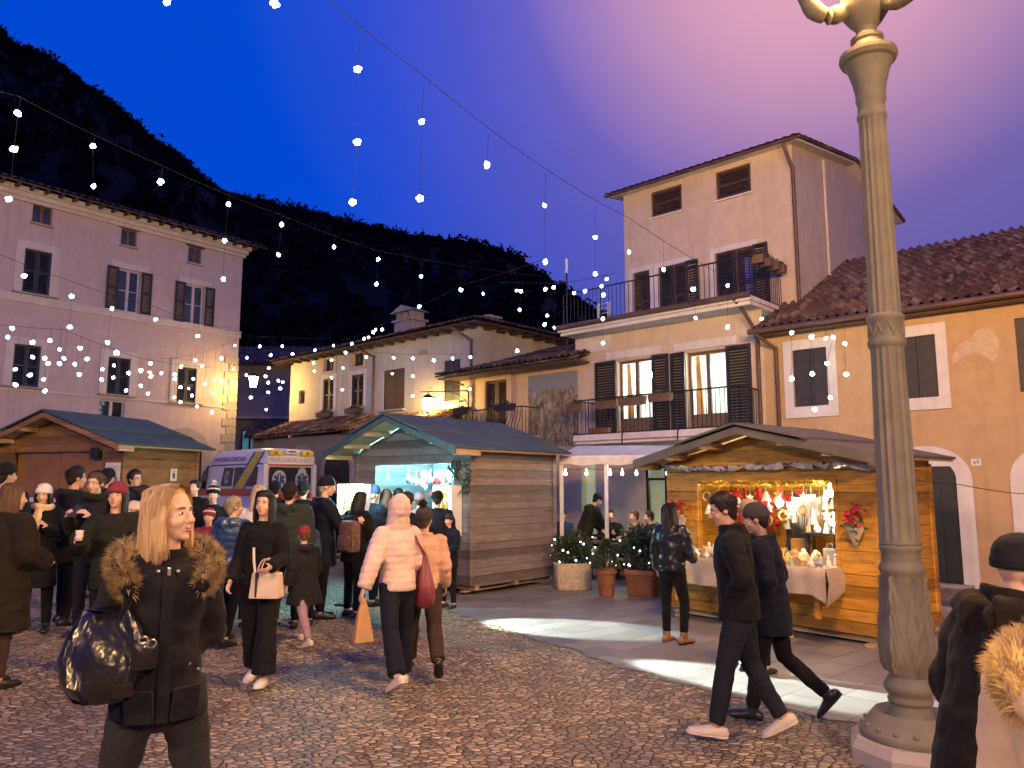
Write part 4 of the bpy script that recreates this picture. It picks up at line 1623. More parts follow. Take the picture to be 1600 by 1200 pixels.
def stall(label, c, ang, x0, x1, dep, zw, ze, zr, ov, opening, wood, roofm, base=0.13, bov=0.25, sov=0.25, group='wooden market stalls', closed=False, seg=None, trim='wood_raw'):
    g0 = gz(*c)
    root = thing('market_stall', (c[0], c[1], g0), ang, label, 'market stall', group)
    xm = (x0 + x1) / 2
    rr = random.Random(int(c[1] * 100))
    hw = (x1 - x0) / 2 + sov
    sl = (zr - ze) / hw

    def roofz(x):
        return zr - sl * abs(x - xm) - 0.05

    def boards(mb, ax, y, holes, gable, th=0.03, out=-1):
        """horizontal boards; ax = 'x' along the front, 'y' along the side"""
        bh = 0.14
        z = base
        lo, hi = (x0, x1) if ax == 'x' else (0.0, dep)
        while z < (zr if gable else zw + 0.05):
            zt = z + bh - 0.006
            segs = [(lo, hi)]
            if gable and zt > roofz(lo):
                zb = min(z, zr)
                zq = min(zt, roofz(xm) - 0.02)
                if zq <= zb:
                    break
                k0, k1 = (roofz(xm) - zb) / sl, max(0.02, (roofz(xm) - zq) / sl)
                mb.prism([(max(lo, xm - k0), zb), (min(hi, xm + k0), zb), (min(hi, xm + k1), zq), (max(lo, xm - k1), zq)], 'y', y - rr.uniform(0, 0.004), y + th)
                mb.prism([(max(lo, xm - k0), zb), (min(hi, xm + k0), zb), (min(hi, xm + k1), zq + 0.008), (max(lo, xm - k1), zq + 0.008)], 'y', y + th, y + th + 0.01)
                z += bh
                continue
            elif not gable:
                zt = min(zt, zw)
            for h_ in holes:
                new = []
                for a, b in segs:
                    if zt <= h_[2] + 0.02 or z >= h_[3] - 0.02:
                        new.append((a, b))
                    else:
                        if a < h_[0]:
                            new.append((a, h_[0]))
                        if b > h_[1]:
                            new.append((h_[1], b))
                segs = new
            j = rr.uniform(0, 0.004)
            for a, b in segs:
                if ax == 'x':
                    mb.bx(a, b, y - j, y + th, z, zt)
                    mb.bx(a, b, y + th, y + th + 0.01, z - 0.002, zt + 0.009)
                else:
                    mb.bx(y - th if out > 0 else y - j, y + j if out > 0 else y + th, a, b, z, zt)
                    mb.bx(y - th - 0.01 if out > 0 else y + th, y - th if out > 0 else y + th + 0.01, a, b, z - 0.002, zt + 0.009)
            z += bh

    t = MB()
    boards(t, 'x', 0.0, [opening], True)
    t.build('front_wall', M[wood], root)
    t = MB()
    boards(t, 'x', dep - 0.03, [], True)
    t.build('back_wall', M[wood], root)
    for xx, o in ((x0, -1), (x1, 1)):
        t = MB()
        boards(t, 'y', xx, [], False, out=o)
        if o > 0:
            for yy in (0.02, dep - 0.02):
                t.bx(xx - 0.0, xx + 0.022, yy - 0.05, yy + 0.05, base, zw - 0.02)
            t.bx(xx + 0.0, xx + 0.03, 0.07, dep - 0.07, base - 0.03, base + 0.10)
        t.build('side_wall', M[wood], root)
    t = MB()
    a, b, c_, d = opening
    fw = 0.045
    for (q0, q1, q2, q3) in ((a - fw, a, c_ - fw, d + fw), (b, b + fw, c_ - fw, d + fw), (a, b, d, d + fw)):
        t.bx(q0, q1, -0.02, 0.06, q2, q3)
    t.bx(x0 - 0.012, x0 + 0.05, -0.014, 0.0, base, zw - 0.02)
    t.bx(x1 - 0.05, x1 + 0.012, -0.014, 0.0, base, zw - 0.02)
    t.build('opening_frame', M[wood], root)
    t = MB()
    t.bx(x0 + 0.03, x1 - 0.03, 0.03, dep - 0.03, base, base + 0.03)
    t.build('floor', M['wood_raw'], root)
    t = MB()
    for yy in (0.15, dep / 2, dep - 0.15):
        t.bx(x0 - 0.03, x1 + 0.03, yy - 0.05, yy + 0.05, base - 0.09, base - 0.002)
    for xx in (x0 + 0.15, xm, x1 - 0.15):
        t.bx(xx - 0.05, xx + 0.05, -0.05, dep + 0.03, 0.006, base - 0.092)
    t.build('skid', M['wood_raw'], root)
    # roof: two layers of felted boards on each side, barge boards at the gable
    for s in (-1, 1):
        t = MB()
        nn_ = Vector((s * sl, 0, 1)).normalized()
        for k, (f0, f1, lift) in enumerate(((0.0, 0.56, 0.05), (0.5, 1.0, 0.02))):
            xa, xb = xm + s * hw * f0, xm + s * hw * f1
            za, zb = zr - sl * hw * f0 + lift, zr - sl * hw * f1 + lift
            ya, yb = -ov - (0.04 if k == 0 else 0), dep + bov
            if s > 0 and k == 0:
                xa -= 0.02
            P = [(xa, ya, za), (xb, ya, zb), (xb, yb, zb), (xa, yb, za)]
            Q = [(p[0], p[1], p[2] + 0.03) for p in P]
            t.add(P + Q, [(0, 1, 2, 3), (7, 6, 5, 4), (0, 4, 5, 1), (1, 5, 6, 2), (2, 6, 7, 3), (3, 7, 4, 0)])
        rf = t.build('roof', M[roofm], root)
        t = MB()
        P = [(xm, -ov + 0.02, zr - 0.02), (xm + s * hw * 0.985, -ov + 0.02, zr - sl * hw * 0.985 - 0.02), (xm + s * hw * 0.985, dep + bov - 0.02, zr - sl * hw * 0.985 - 0.02), (xm, dep + bov - 0.02, zr - 0.02)]
        Q = [(p[0], p[1], p[2] + 0.035) for p in P]
        t.add(P + Q, [(0, 1, 2, 3), (7, 6, 5, 4), (0, 4, 5, 1), (1, 5, 6, 2), (2, 6, 7, 3), (3, 7, 4, 0)])
        t.build('soffit', M['wood_raw'], rf)
        for k in (0.33, 0.66, 0.97):
            xx = xm + s * hw * k
            zz_ = zr - sl * hw * k - 0.025
            MB().bx(xx - 0.03, xx + 0.03, -ov + 0.03, 0.0, zz_ - 0.085, zz_ - 0.002).build('rafter', M['wood_raw'], rf)
        t = MB()
        P = [(xm, zr + 0.02), (xm + s * hw, zr - sl * hw + 0.02), (xm + s * hw, zr - sl * hw - 0.08), (xm, zr - 0.08)]
        t.prism(P, 'y', -ov - 0.005, -ov + 0.02)
        t.build('bargeboard', M[trim], rf)
    return root


st_m = stall('brown boarded stall with slate blue roof and cold white lights', (-1.89, 14.25), R_(-40), -1.57, 1.54, 2.41, 2.44, 2.41, 3.05, 0.65, (-0.97, 1.15, 1.02, 2.2), 'wood_brown', 'roof_blue', trim='roof_blue')
st_r = stall('golden boarded stall with warm lit opening full of ornaments', (3.37, 10.365), R_(-50.2), -1.59, 1.51, 1.6, 2.2, 2.22, 2.65, 0.5, (-1.04, 1.0, 0.9, 1.94), 'wood_gold', 'roof_grey', trim='roof_grey')
st_l = stall('closed tan boarded stall with green roof beside the palazzo', (-8.69, 14.66), R_(-18), -1.58, 1.58, 1.95, 2.2, 2.16, 2.8, 0.4, (-1.16, 1.08, 1.25, 2.12), 'wood_left', 'roof_green', trim='wood_left')


def loc(st, x, y, z):
    """world place of a point given in a stall's own frame"""
    a = st.rotation_euler[2]
    return Vector((st.location.x + x * math.cos(a) - y * math.sin(a), st.location.y + x * math.sin(a) + y * math.cos(a), st.location.z + z))


# left stall: closed panels behind the opening, white counter edge, posters, speaker
t = MB()
t.bx(-1.16, -0.05, 0.10, 0.13, 1.25, 2.12)
t.bx(-0.04, 1.08, 0.10, 0.13, 1.25, 2.12)
t.build('closed_panel', M['wood_panel'], st_l)
t = MB()
t.bx(-1.2, 1.12, -0.22, 0.02, 1.14, 1.22)
t.build('counter', M['white_trim'], st_l)


def place(o, st, x, y, z, rz=0.0):
    o.location = loc(st, x, y, z)
    o.rotation_euler = (0, 0, st.rotation_euler[2] + rz)
    return o


t = MB()
t.bx(-0.17, 0.17, -0.008, 0.0, -0.25, 0.25)
o = t.build('poster', M['paper'], None)
place(o, st_l, 1.36, -0.022, 1.62)
tag(o, 'large pale notice pinned to the front boards of the closed stall', 'poster')
t = MB()
for k in range(5):
    t.bx(-0.13, 0.13 - 0.05 * (k % 3), -0.011, -0.0085, 0.17 - k * 0.025, 0.18 - k * 0.025)
t.bx(-0.12, 0.12, -0.011, -0.0085, -0.18, 0.0)
t.build('printed_picture', plain('printgrey', (0.20, 0.21, 0.26), 0.7, 0.5, 14), o)
t = MB()
t.bx(-0.09, 0.09, -0.008, 0.0, -0.12, 0.12)
o = t.build('poster', M['paper'], None)
tag(o, 'small white notice with a dark bell on the side of the closed stall', 'poster')
place(o, st_l, 1.605, 1.25, 1.66, math.pi / 2)
t = MB()
t.prism([(-0.035, -0.07), (0.035, -0.07), (0.03, 0.0), (0.015, 0.045), (-0.015, 0.045), (-0.03, 0.0)], 'y', -0.011, -0.0085)
t.bx(-0.04, 0.04, -0.011, -0.0085, 0.07, 0.082)
t.build('printed_bell', M['ink'], o)
t = MB()
t.bbox_bev((0, 0, 0), (0.16, 0.16, 0.2), 0.02)
o = t.build('loudspeaker', M['black'])
tag(o, 'small black loudspeaker under the roof of the closed stall', 'loudspeaker')
place(o, st_l, 0.92, 0.0, 2.05)

# middle stall: counter, shelves, tubes, light boxes, goods
t = MB()
t.bx(-1.0, 1.18, -0.28, 0.3, 0.94, 0.99)
t.build('counter', M['wood_brown'], st_m)
t = MB()
for z in (1.3, 1.62, 1.92):
    t.bx(-1.3, 1.3, 1.75, 2.05, z, z + 0.025)
t.build('shelf', M['white_trim'], st_m)
t = MB()
t.bx(-1.5, 1.47, 2.05, 2.07, 0.9, 2.4)
t.build('back_panel', plain('whitepanel', (0.22, 0.34, 0.37), 0.6, 0.1), st_m)
M['led'] = emit('ledtube', (0.22, 0.78, 1.0), 260.0)
t = MB()
for y in (0.22, 1.2):
    t.tube([(-1.3, y, 2.3), (1.3, y, 2.3)], 0.022, 8)
t.build('led_tube', M['led'], st_m)
for k, x in enumerate((-0.15, 0.22, 0.48)):
    t = MB()
    t.ell((x, 0.5, 2.02), 0.075, 12, 9)
    t.build('lamp_bulb', emit('whitebulb', (0.55, 0.88, 1.0), 220.0), st_m, smooth=True)
M['lightbox'] = emit('lightboxwhite', (0.92, 1.0, 0.80), 14.0)


def lightbox(label, x, y, z, w, h, goods):
    r = thing('display_case', (0, 0, 0), 0, label, 'display case', 'lit display cases of the brown stall')
    place(r, st_m, x, y, z)
    t = MB()
    t.bx(-w / 2 - 0.02, w / 2 + 0.02, 0.12, 0.14, -0.02, h + 0.02)
    t.bx(-w / 2 - 0.02, -w / 2, -0.12, 0.12, -0.02, h + 0.02)
    t.bx(w / 2, w / 2 + 0.02, -0.12, 0.12, -0.02, h + 0.02)
    t.bx(-w / 2, w / 2, -0.12, 0.12, -0.02, 0)
    t.bx(-w / 2, w / 2, -0.12, 0.12, h, h + 0.02)
    t.build('case', M['white_paint'], r)
    t = MB()
    t.bx(-w / 2, -w / 2 + 0.05, -0.13, -0.1, 0.0, h)
    t.bx(w / 2 - 0.035, w / 2, -0.13, -0.1, 0.0, h)
    t.bx(-w / 2 + 0.05, w / 2 - 0.035, -0.13, -0.1, h - 0.05, h)
    t.build('light_strip', M['lightbox'], r)
    t = MB()
    for i in range(1, goods + 1):
        t.bx(-w / 2, w / 2, -0.09, 0.12, h * i / (goods + 1) - 0.006, h * i / (goods + 1) + 0.006)
    t.build('shelf', M['white_paint'], r)
    t = MB()
    for i in range(goods + 1):
        for q in range(3):
            x_ = -w / 2 + 0.1 + q * (w - 0.2) / 2
            z_ = h * i / (goods + 1) + 0.008
            t.lathe([(0.035, 0), (0.04, 0.06), (0.03, 0.1), (0.012, 0.12), (0.012, 0.15)], 10, (x_, 0, z_))
    t.build('bottles', plain('amberbottle', (0.45, 0.36, 0.08), 0.25, 0.3), r)
    return r


lightbox('tall lit case of bottles at the right end of the brown stall', 1.12, -0.16, 0.98, 0.42, 0.82, 3)
lb = lightbox('small glaring light frame on a stand left of the brown stall', -1.9, -0.75, 1.35, 0.40, 0.45, 1)
lb.location = (-2.42, 11.78, gz(-2.42, 11.78) + 1.34)
lb.rotation_euler = (0, 0, R_(-14))
ld = bpy.data.lights.new('light_frame_glow', 'POINT')
ld.energy = 150
ld.color = (0.45, 0.95, 1.0)
ld.shadow_soft_size = 0.15
lo = bpy.data.objects.new('light_frame_glow', ld)
COL.objects.link(lo)
lo.location = (-2.30, 11.50, gz(-2.42, 11.78) + 1.9)
for tgt, en, sz in (((0.55, 10.55, 0.0), 4200, 23), ((2.45, 7.65, 0.0), 23000, 10)):  # spots added to form the light pools on the paving, real source unseen
    ld = bpy.data.lights.new('paving_pool_spot', 'SPOT')
    ld.energy = en
    ld.color = (0.84, 1.0, 0.90)
    ld.spot_size = R_(sz)
    ld.spot_blend = 0.35
    ld.shadow_soft_size = 0.05
    lo = bpy.data.objects.new('paving_pool_spot', ld)
    COL.objects.link(lo)
    lo.location = (-2.20, 11.46, gz(-2.42, 11.78) + 1.66)
    lo.rotation_euler = (Vector(tgt) - lo.location).to_track_quat('-Z', 'Y').to_euler()
t = MB()
t.tube([(0, 0, -1.3), (0, 0, -0.02)], 0.02, 8)
t.bx(-0.2, 0.2, -0.15, 0.15, -1.34, -1.3)
t.build('stand', M['black'], lb)
gcol = [plain('goods%d' % i, c, 0.35, 0.25) for i, c in enumerate([(0.55, 0.62, 0.65), (0.10, 0.35, 0.45), (0.5, 0.42, 0.2), (0.6, 0.6, 0.62), (0.08, 0.10, 0.2), (0.5, 0.12, 0.14)])]
protos = []
for k in range(4):
    t = MB()
    if k == 0:
        t.lathe([(0.04, 0), (0.045, 0.02), (0.045, 0.11), (0.02, 0.15), (0.016, 0.2), (0.02, 0.205)], 12)
    elif k == 1:
        t.bbox_bev((0, 0, 0.07), (0.11, 0.08, 0.14), 0.008)
    elif k == 2:
        t.ell((0, 0, 0.05), 0.05, 12, 8)
        t.lathe([(0.035, 0.0), (0.04, 0.012)], 12)
    else:
        t.lathe([(0.05, 0), (0.055, 0.01), (0.05, 0.1), (0.04, 0.115), (0.04, 0.13)], 12)
    protos.append(t)
r2 = random.Random(3)
gi = 0
meshes = {}
for z in (1.325, 1.645, 1.945):
    for i in range(11):
        k = r2.randrange(4)
        ci = r2.randrange(6)
        if (k, ci) not in meshes:
            o = protos[k].build('jar', gcol[ci], None, smooth=True)
            meshes[(k, ci)] = o.data
        else:
            o = link('jar', meshes[(k, ci)], None)
        place(o, st_m, -1.2 + i * 0.24 + r2.uniform(-0.03, 0.03), 1.88, z, r2.uniform(0, 3))
        tag(o, 'small jar or box on the bright shelves of the brown stall', 'jar', 'goods on the shelves of the brown stall')
t = MB()
for i in range(60):
    a = r2.uniform(0, 6.28)
    b = r2.uniform(-1, 1)
    q = Vector((0.20 * math.cos(a) + r2.uniform(-.05, .05), r2.uniform(-0.1, 0.04), 0.28 * b))
    e1 = Vector((r2.uniform(-1, 1), r2.uniform(-.5, .5), r2.uniform(-1, 1))).normalized() * 0.10
    e2 = Vector((r2.uniform(-1, 1), r2.uniform(-.5, .5), r2.uniform(-1, 1))).normalized() * 0.03
    t.add([q - e1, q + e2, q + e1, q - e2], [(0, 1, 2, 3)])
o = t.build('fir_branch', M['leaf_dark'], None, fix=False)
place(o, st_m, 1.36, -0.06, 1.95)
tag(o, 'dark fir branch hung on the brown stall above its lit case', 'fir branch')

# right stall: counter, tablecloth, tinsel, rolled plastic, poinsettias, ornaments, figurines
t = MB()
t.bx(-1.35, 1.02, -0.40, 0.5, 0.86, 0.895)
t.bx(-1.5, 1.45, 1.50, 1.53, 0.9, 2.1)
for x in (-1.2, 0.9):
    t.bx(x - 0.03, x + 0.03, -0.36, -0.3, 0.3, 0.86)
t.build('counter', M['wood_gold'], st_r)
t = MB()
nx2, rows = 60, []
prof = [(0.45, 0.903), (0.1, 0.903), (-0.2, 0.903), (-0.40, 0.905), (-0.425, 0.88), (-0.43, 0.82), (-0.435, 0.74), (-0.44, 0.66), (-0.445, 0.60)]
rings = []
for i in range(nx2 + 1):
    k = i / nx2
    x = -1.42 + 2.48 * k
    ring = []
    for j, (y, z) in enumerate(prof):
        f_ = max(0, j - 3) / 5
        wv = 0.02 * math.sin(k * 34) + 0.014 * math.sin(k * 57 + 1)
        zz_ = z - (0.05 * f_ * (0.5 + 0.5 * math.sin(k * 3.3 + 1))) + (-0.10 * f_ * max(0, (k - 0.93) / 0.07))
        ring.append((x, y + wv * f_, zz_))
    rings.append(ring)
t.loft(rings, cap=False, closed=False)
t.loft([[(1.06, 0.45, 0.9), (1.06, -0.40, 0.902)], [(1.085, 0.40, 0.76), (1.10, -0.42, 0.74)], [(1.07, 0.30, 0.70), (1.07, -0.445, 0.46)]], cap=False, closed=False)
o = t.build('tablecloth', M['cloth_beige'], None, smooth=1.2)
place(o, st_r, 0, 0, 0)
tag(o, 'beige cloth hanging over the counter of the golden stall', 'tablecloth')


def tinsel(p0, p1, n, r, ln, mat, sag=0.03, seed=1):
    t = MB()
    q = random.Random(seed)
    for i in range(n):
        k = q.random()
        c = Vector(p0).lerp(Vector(p1), k) + Vector((0, 0, -sag * 4 * k * (1 - k)))
        d = Vector((q.gauss(0, .5), q.gauss(0, 1), q.gauss(0, 1))).normalized()
        e = d.orthogonal().normalized() * 0.004
        a = c + d * ln * q.uniform(0.4, 1)
        t.add([c - e, c + e, a], [(0, 1, 2)])
    return t


M['gold_tinsel'] = plain('goldtinsel', (0.75, 0.55, 0.08), 0.25, 0.3, 30, metal=0.7)
o = tinsel((-1.02, -0.03, 1.93), (0.98, -0.03, 1.93), 2600, 0.03, 0.075, M['gold_tinsel'], 0.01).build('tinsel_garland', M['gold_tinsel'], None, fix=False)
place(o, st_r, 0, 0, 0)
tag(o, 'gold tinsel garland along the top of the warm lit opening', 'garland')
t = MB()
pts = []
for i in range(25):
    k = i / 24
    pts.append((-1.66 + 3.3 * k, -0.10 + 0.012 * math.sin(k * 40), 2.17 - 0.02 * math.sin(k * math.pi * 2) - 0.05 * k + 0.012 * math.sin(k * 31)))
t.tube(pts, [(0.045 + 0.012 * math.sin(i * 2.3), 0.05 + 0.012 * math.sin(i * 1.7)) for i in range(25)], 10)
o = t.build('rolled_rain_sheet', M['tarp'], None, smooth=True)
place(o, st_r, 0, 0, 0)
tag(o, 'rolled clear plastic rain sheet tied across the golden stall front', 'rain sheet')


def poinsettia(label, x, z, seed, tint):
    q = random.Random(seed)
    r = thing('poinsettia_bouquet', (0, 0, 0), 0, label, 'bouquet', 'flower bouquets on the golden stall')
    place(r, st_r, x, -0.03, z)

    def petals(n, c, rad, ln, wd, up):
        t = MB()
        for i in range(n):
            an = q.uniform(0, 6.28)
            o_ = Vector(c) + Vector((q.gauss(0, rad), q.uniform(-0.05, 0.0), q.gauss(0, rad)))
            d = Vector((math.cos(an), -0.35, math.sin(an) * 0.9 + up)).normalized() * ln * q.uniform(0.7, 1.1)
            s = d.cross(Vector((0, 1, 0.2))).normalized() * wd
            m_ = o_ + d * 0.5 + Vector((0, -0.012, 0))
            t.add([o_, m_ - s, o_ + d, m_ + s], [(0, 1, 2), (0, 2, 3)])
        return t
    petals(34, (0, -0.03, 0.12), 0.05, 0.085, 0.026, 0).build('petals', M['petal_red'], r, fix=False)
    petals(30, (0, -0.02, 0.0), 0.06, 0.09, 0.022, -0.2).build('leaves', M['leaf'] if tint else M['leaf_cream'], r, fix=False)
    t = MB()
    t.loft([[(0.02 * math.cos(a_), -0.02 + 0.02 * math.sin(a_), -0.24) for a_ in [k * 0.785 for k in range(8)]], [(0.12 * math.cos(a_) * (1 + 0.2 * (k % 2)), -0.03 + 0.04 * math.sin(a_), -0.04 + 0.03 * (k % 2)) for k, a_ in enumerate([k * 0.785 for k in range(8)])]], cap=False)
    t.build('paper_wrap', M['cloth_beige'], r, fix=False)


M['petal_red'] = plain('redpetal', (0.42, 0.015, 0.03), 0.5, 0.3, 20)
M['leaf_cream'] = plain('creamleaf', (0.5, 0.40, 0.2), 0.6, 0.3, 20)
poinsettia('red poinsettia bunch right of the warm lit opening', 1.27, 1.42, 4, 1)
poinsettia('red and cream flower bunch left of the warm lit opening', -1.33, 1.45, 9, 0)
M['warm_lamp'] = emit('warmlamp', (1.0, 0.84, 0.56), 170.0)
for x, y, z in ((0.93, 0.05, 1.80), (0.96, 0.06, 1.44), (0.12, 0.22, 1.66), (-0.6, 0.5, 2.0)):
    t = MB()
    t.ell((x, y, z), 0.05, 12, 9)
    t.tube([(x, y, z + 0.045), (x, y, z + 0.12)], 0.018, 8)
    t.build('lamp_bulb', M['warm_lamp'], st_r, smooth=True)
felt = {k: plain('felt' + k, c, 0.9, 0.15, 10) for k, c in {'red': (0.50, 0.02, 0.02), 'white': (0.75, 0.72, 0.66), 'tan': (0.5, 0.33, 0.16), 'grey': (0.30, 0.33, 0.34), 'green': (0.08, 0.16, 0.06), 'gold': (0.6, 0.42, 0.1)}.items()}


def orn(kind):
    t = MB()
    if kind == 'stocking':
        t.tube([(0, 0, 0), (0, 0, -0.07), (0.005, 0, -0.11), (0.05, 0, -0.135)], [(0.028, 0.014), (0.028, 0.014), (0.03, 0.014), (0.02, 0.012)], 10, round_caps=True)
        t.lathe([(0.03, -0.005), (0.034, 0.0), (0.034, 0.02), (0.03, 0.025)], 10)
    elif kind == 'heart':
        pts = [(0.05 * math.sin(a) ** 3, 0.003 + 0.0032 * (13 * math.cos(a) - 5 * math.cos(2 * a) - 2 * math.cos(3 * a) - math.cos(4 * a)) - 0.05) for a in [i * 0.2618 for i in range(24)]]
        t.prism(pts, 'y', -0.012, 0.012)
    elif kind == 'star':
        pts = [((0.06 if i % 2 == 0 else 0.026) * math.sin(i * math.pi / 5), -0.06 + (0.06 if i % 2 == 0 else 0.026) * math.cos(i * math.pi / 5)) for i in range(10)]
        t.prism(pts, 'y', -0.008, 0.008)
    elif kind == 'bell':
        t.lathe([(0.055, -0.11), (0.045, -0.09), (0.032, -0.05), (0.022, -0.02), (0.006, 0)], 14)
    elif kind == 'bauble':
        t.ell((0, 0, -0.05), 0.045, 14, 10)
        t.lathe([(0.012, -0.01), (0.012, 0.006)], 8)
    elif kind == 'tassel':
        for i in range(12):
            a = i * 0.52
            t.tube([(0, 0, 0), (0.012 * math.cos(a), 0.012 * math.sin(a), -0.03), (0.03 * math.cos(a), 0.03 * math.sin(a), -0.17)], 0.006, 4)
    elif kind == 'hat':
        t.lathe([(0.06, -0.10), (0.062, -0.085), (0.04, -0.05), (0.014, -0.01), (0.0, 0.0)], 12)
        t.ell((0.01, 0, 0.008), 0.016, 8, 6)
    elif kind == 'wreath':
        t.tube([(0.06 * math.cos(a), 0.004 * math.sin(9 * a), -0.065 + 0.06 * math.sin(a)) for a in [i * 0.2618 for i in range(25)]], 0.017, 8)
    t.tube([(0, 0, 0), (0, 0, 0.09)], 0.0025, 4)
    return t


okinds = [('stocking', 'red'), ('heart', 'red'), ('star', 'white'), ('bell', 'white'), ('bauble', 'red'), ('tassel', 'white'), ('hat', 'red'), ('wreath', 'tan'), ('star', 'gold'), ('heart', 'white'), ('bauble', 'grey'), ('tassel', 'grey'), ('bauble', 'white')]
om = {}
r3 = random.Random(11)
for row, (y, z) in enumerate(((0.12, 1.80), (0.16, 1.62), (0.45, 1.78), (0.5, 1.56), (0.9, 1.72), (0.95, 1.45), (1.4, 1.7), (1.4, 1.4))):
    for i in range(13):
        x = -0.98 + i * 0.163 + r3.uniform(-0.03, 0.03)
        if row in (1, 3) and r3.random() < 0.35:
            continue
        pool = okinds[:8] if x < 0.05 else okinds
        kd = pool[r3.randrange(len(pool))] if x < 0.1 or r3.random() < 0.5 else okinds[r3.choice((2, 3, 5, 9, 11, 12))]
        if kd not in om:
            o = orn(kd[0]).build('hanging_ornament', felt[kd[1]], None, smooth=True)
            om[kd] = o.data
        else:
            o = link('hanging_ornament', om[kd], None)
        place(o, st_r, x, y, z + r3.uniform(-0.04, 0.05), r3.uniform(-0.6, 0.6))
        s = r3.uniform(0.9, 1.35)
        o.scale = (s, s, s)
        tag(o, 'small %s coloured %s hanging in the warm lit stall opening' % (kd[1], kd[0]), 'ornament', 'ornaments hanging in the golden stall: %s %s' % kd)
t = MB()
for i in range(26):
    for j in range(7):
        x = 0.18 + i * 0.019
        t.add([(x - 0.008, 0.3, 1.74), (x + 0.008, 0.3, 1.74), (x + 0.006 + 0.01 * math.sin(i), 0.31, 1.28 + 0.12 * abs(i - 13) / 13)], [(0, 1, 2)])
        break
o = t.build('lace_hanging', felt['white'], None, fix=False)
place(o, st_r, 0, 0, 0)
tag(o, 'white lace fringe hanging right of centre in the warm lit opening', 'lace hanging')


def figurine(k):
    t = MB()
    if k == 0:
        t.lathe([(0.038, 0), (0.034, 0.03), (0.022, 0.085), (0.016, 0.095)], 12)
        t.ell((0, 0, 0.112), 0.02, 10, 8)
        t.tube([(0.02, 0, 0.08), (0.03, -0.015, 0.055), (0.01, -0.03, 0.06)], 0.008, 6)
        t.tube([(-0.02, 0, 0.08), (-0.03, -0.015, 0.055), (-0.01, -0.03, 0.06)], 0.008, 6)
    elif k == 1:
        t.bx(-0.05, 0.05, -0.04, 0.04, 0, 0.07)
        t.prism([(-0.062, 0.07), (0.062, 0.07), (0, 0.12)], 'y', -0.048, 0.048)
        t.bx(0.02, 0.035, -0.01, 0.01, 0.09, 0.13)
    elif k == 2:
        t.tube([(-0.05, 0, 0.055), (0.05, 0, 0.055)], (0.026), 10, round_caps=True)
        for x in (-0.04, 0.04):
            for y in (-0.014, 0.014):
                t.tube([(x, y, 0.0), (x, y, 0.05)], 0.007, 6)
        t.ell((0.068, 0, 0.085), (0.024, 0.016, 0.018), 8, 6)
        t.tube([(0.05, 0, 0.06), (0.062, 0, 0.085)], 0.014, 8)
    elif k == 3:
        t.lathe([(0.03, 0), (0.045, 0.02), (0.05, 0.05), (0.035, 0.075), (0.03, 0.085)], 12)
        t.ell((0, 0, 0.095), 0.024, 8, 6)
    else:
        t.lathe([(0.045, 0), (0.03, 0.05), (0.035, 0.05), (0.02, 0.1), (0.024, 0.1), (0.0, 0.16)], 10)
    return t


fk = [(0, 'tan'), (1, 'tan'), (2, 'grey'), (3, 'white'), (4, 'green'), (0, 'white'), (3, 'gold'), (0, 'grey'), (1, 'white')]
nm = {0: 'figure', 1: 'cottage', 2: 'animal', 3: 'round pot', 4: 'tree'}
fm = {}
for row in range(4):
    for i in range(17):
        x = -1.25 + i * 0.138 + r3.uniform(-0.03, 0.03)
        if x > 0.96:
            continue
        kd = fk[r3.randrange(len(fk))]
        y = -0.34 + row * 0.2 + r3.uniform(-0.03, 0.03)
        if x < -1.04 and y > -0.06:
            continue
        if kd not in fm:
            o = figurine(kd[0]).build('figurine', felt[kd[1]], None, smooth=True)
            fm[kd] = o.data
        else:
            o = link('figurine', fm[kd], None)
        place(o, st_r, x, y, 0.906, r3.uniform(0, 6.28))
        s = r3.uniform(0.75, 1.15) * (1 + 0.12 * row)
        o.scale = (s, s, s)
        tag(o, 'small %s coloured %s ornament standing on the beige cloth' % (kd[1], nm[kd[0]]), 'figurine', 'ornaments on the cloth: %s %s' % (kd[1], nm[kd[0]]))
for row, (y, z) in enumerate(((0.25, 2.02), (0.6, 2.0), (1.2, 2.05), (1.3, 1.8))):
    for i in range(11):
        kd = okinds[r3.randrange(len(okinds))]
        if kd not in om or (kd[1] == 'red' and r3.random() < 0.75):
            continue
        o = link('hanging_ornament', om[kd], None)
        place(o, st_m, -0.92 + i * 0.2 + r3.uniform(-0.04, 0.04), y, z + r3.uniform(-0.06, 0.05), r3.uniform(-0.6, 0.6))
        s_ = r3.uniform(0.9, 1.6)
        o.scale = (s_, s_, s_)
        tag(o, 'small %s coloured %s hanging in the cold lit stall opening' % (kd[1], kd[0]), 'ornament', 'ornaments hanging in the brown stall: %s %s' % kd)
t = MB()
t.bx(-0.25, 0.25, -0.1, 0.1, 0.36, 0.38)
for x in (-0.2, 0.2):
    t.bx(x - 0.02, x + 0.02, -0.03, 0.03, 0.0, 0.36)
o = t.build('display_stand', M['black'], None)
place(o, st_r, 0.62, 0.35, 0.9)
tag(o, 'small black two legged display stand on the stall counter', 'display stand')
for k in range(4):
    o = link('figurine', fm[fk[[0, 3, 5, 7][k]]] if fk[[0, 3, 5, 7][k]] in fm else list(fm.values())[0], None)
    place(o, st_r, 0.45 + k * 0.12, 0.35, 1.285, k)
    tag(o, 'small ornament standing on top of the black display stand', 'figurine', 'ornaments on the display stand')
t = MB()
t.bbox_bev((0, 0, 0.1), (0.16, 0.05, 0.2), 0.006)
t.tube([(-0.04, 0, 0.2), (-0.03, 0, 0.26), (0.03, 0, 0.26), (0.04, 0, 0.2)], 0.004, 5)
o = t.build('gift_bag', felt['grey'], None)
place(o, st_r, 0.86, 0.1, 0.906, 0.2)
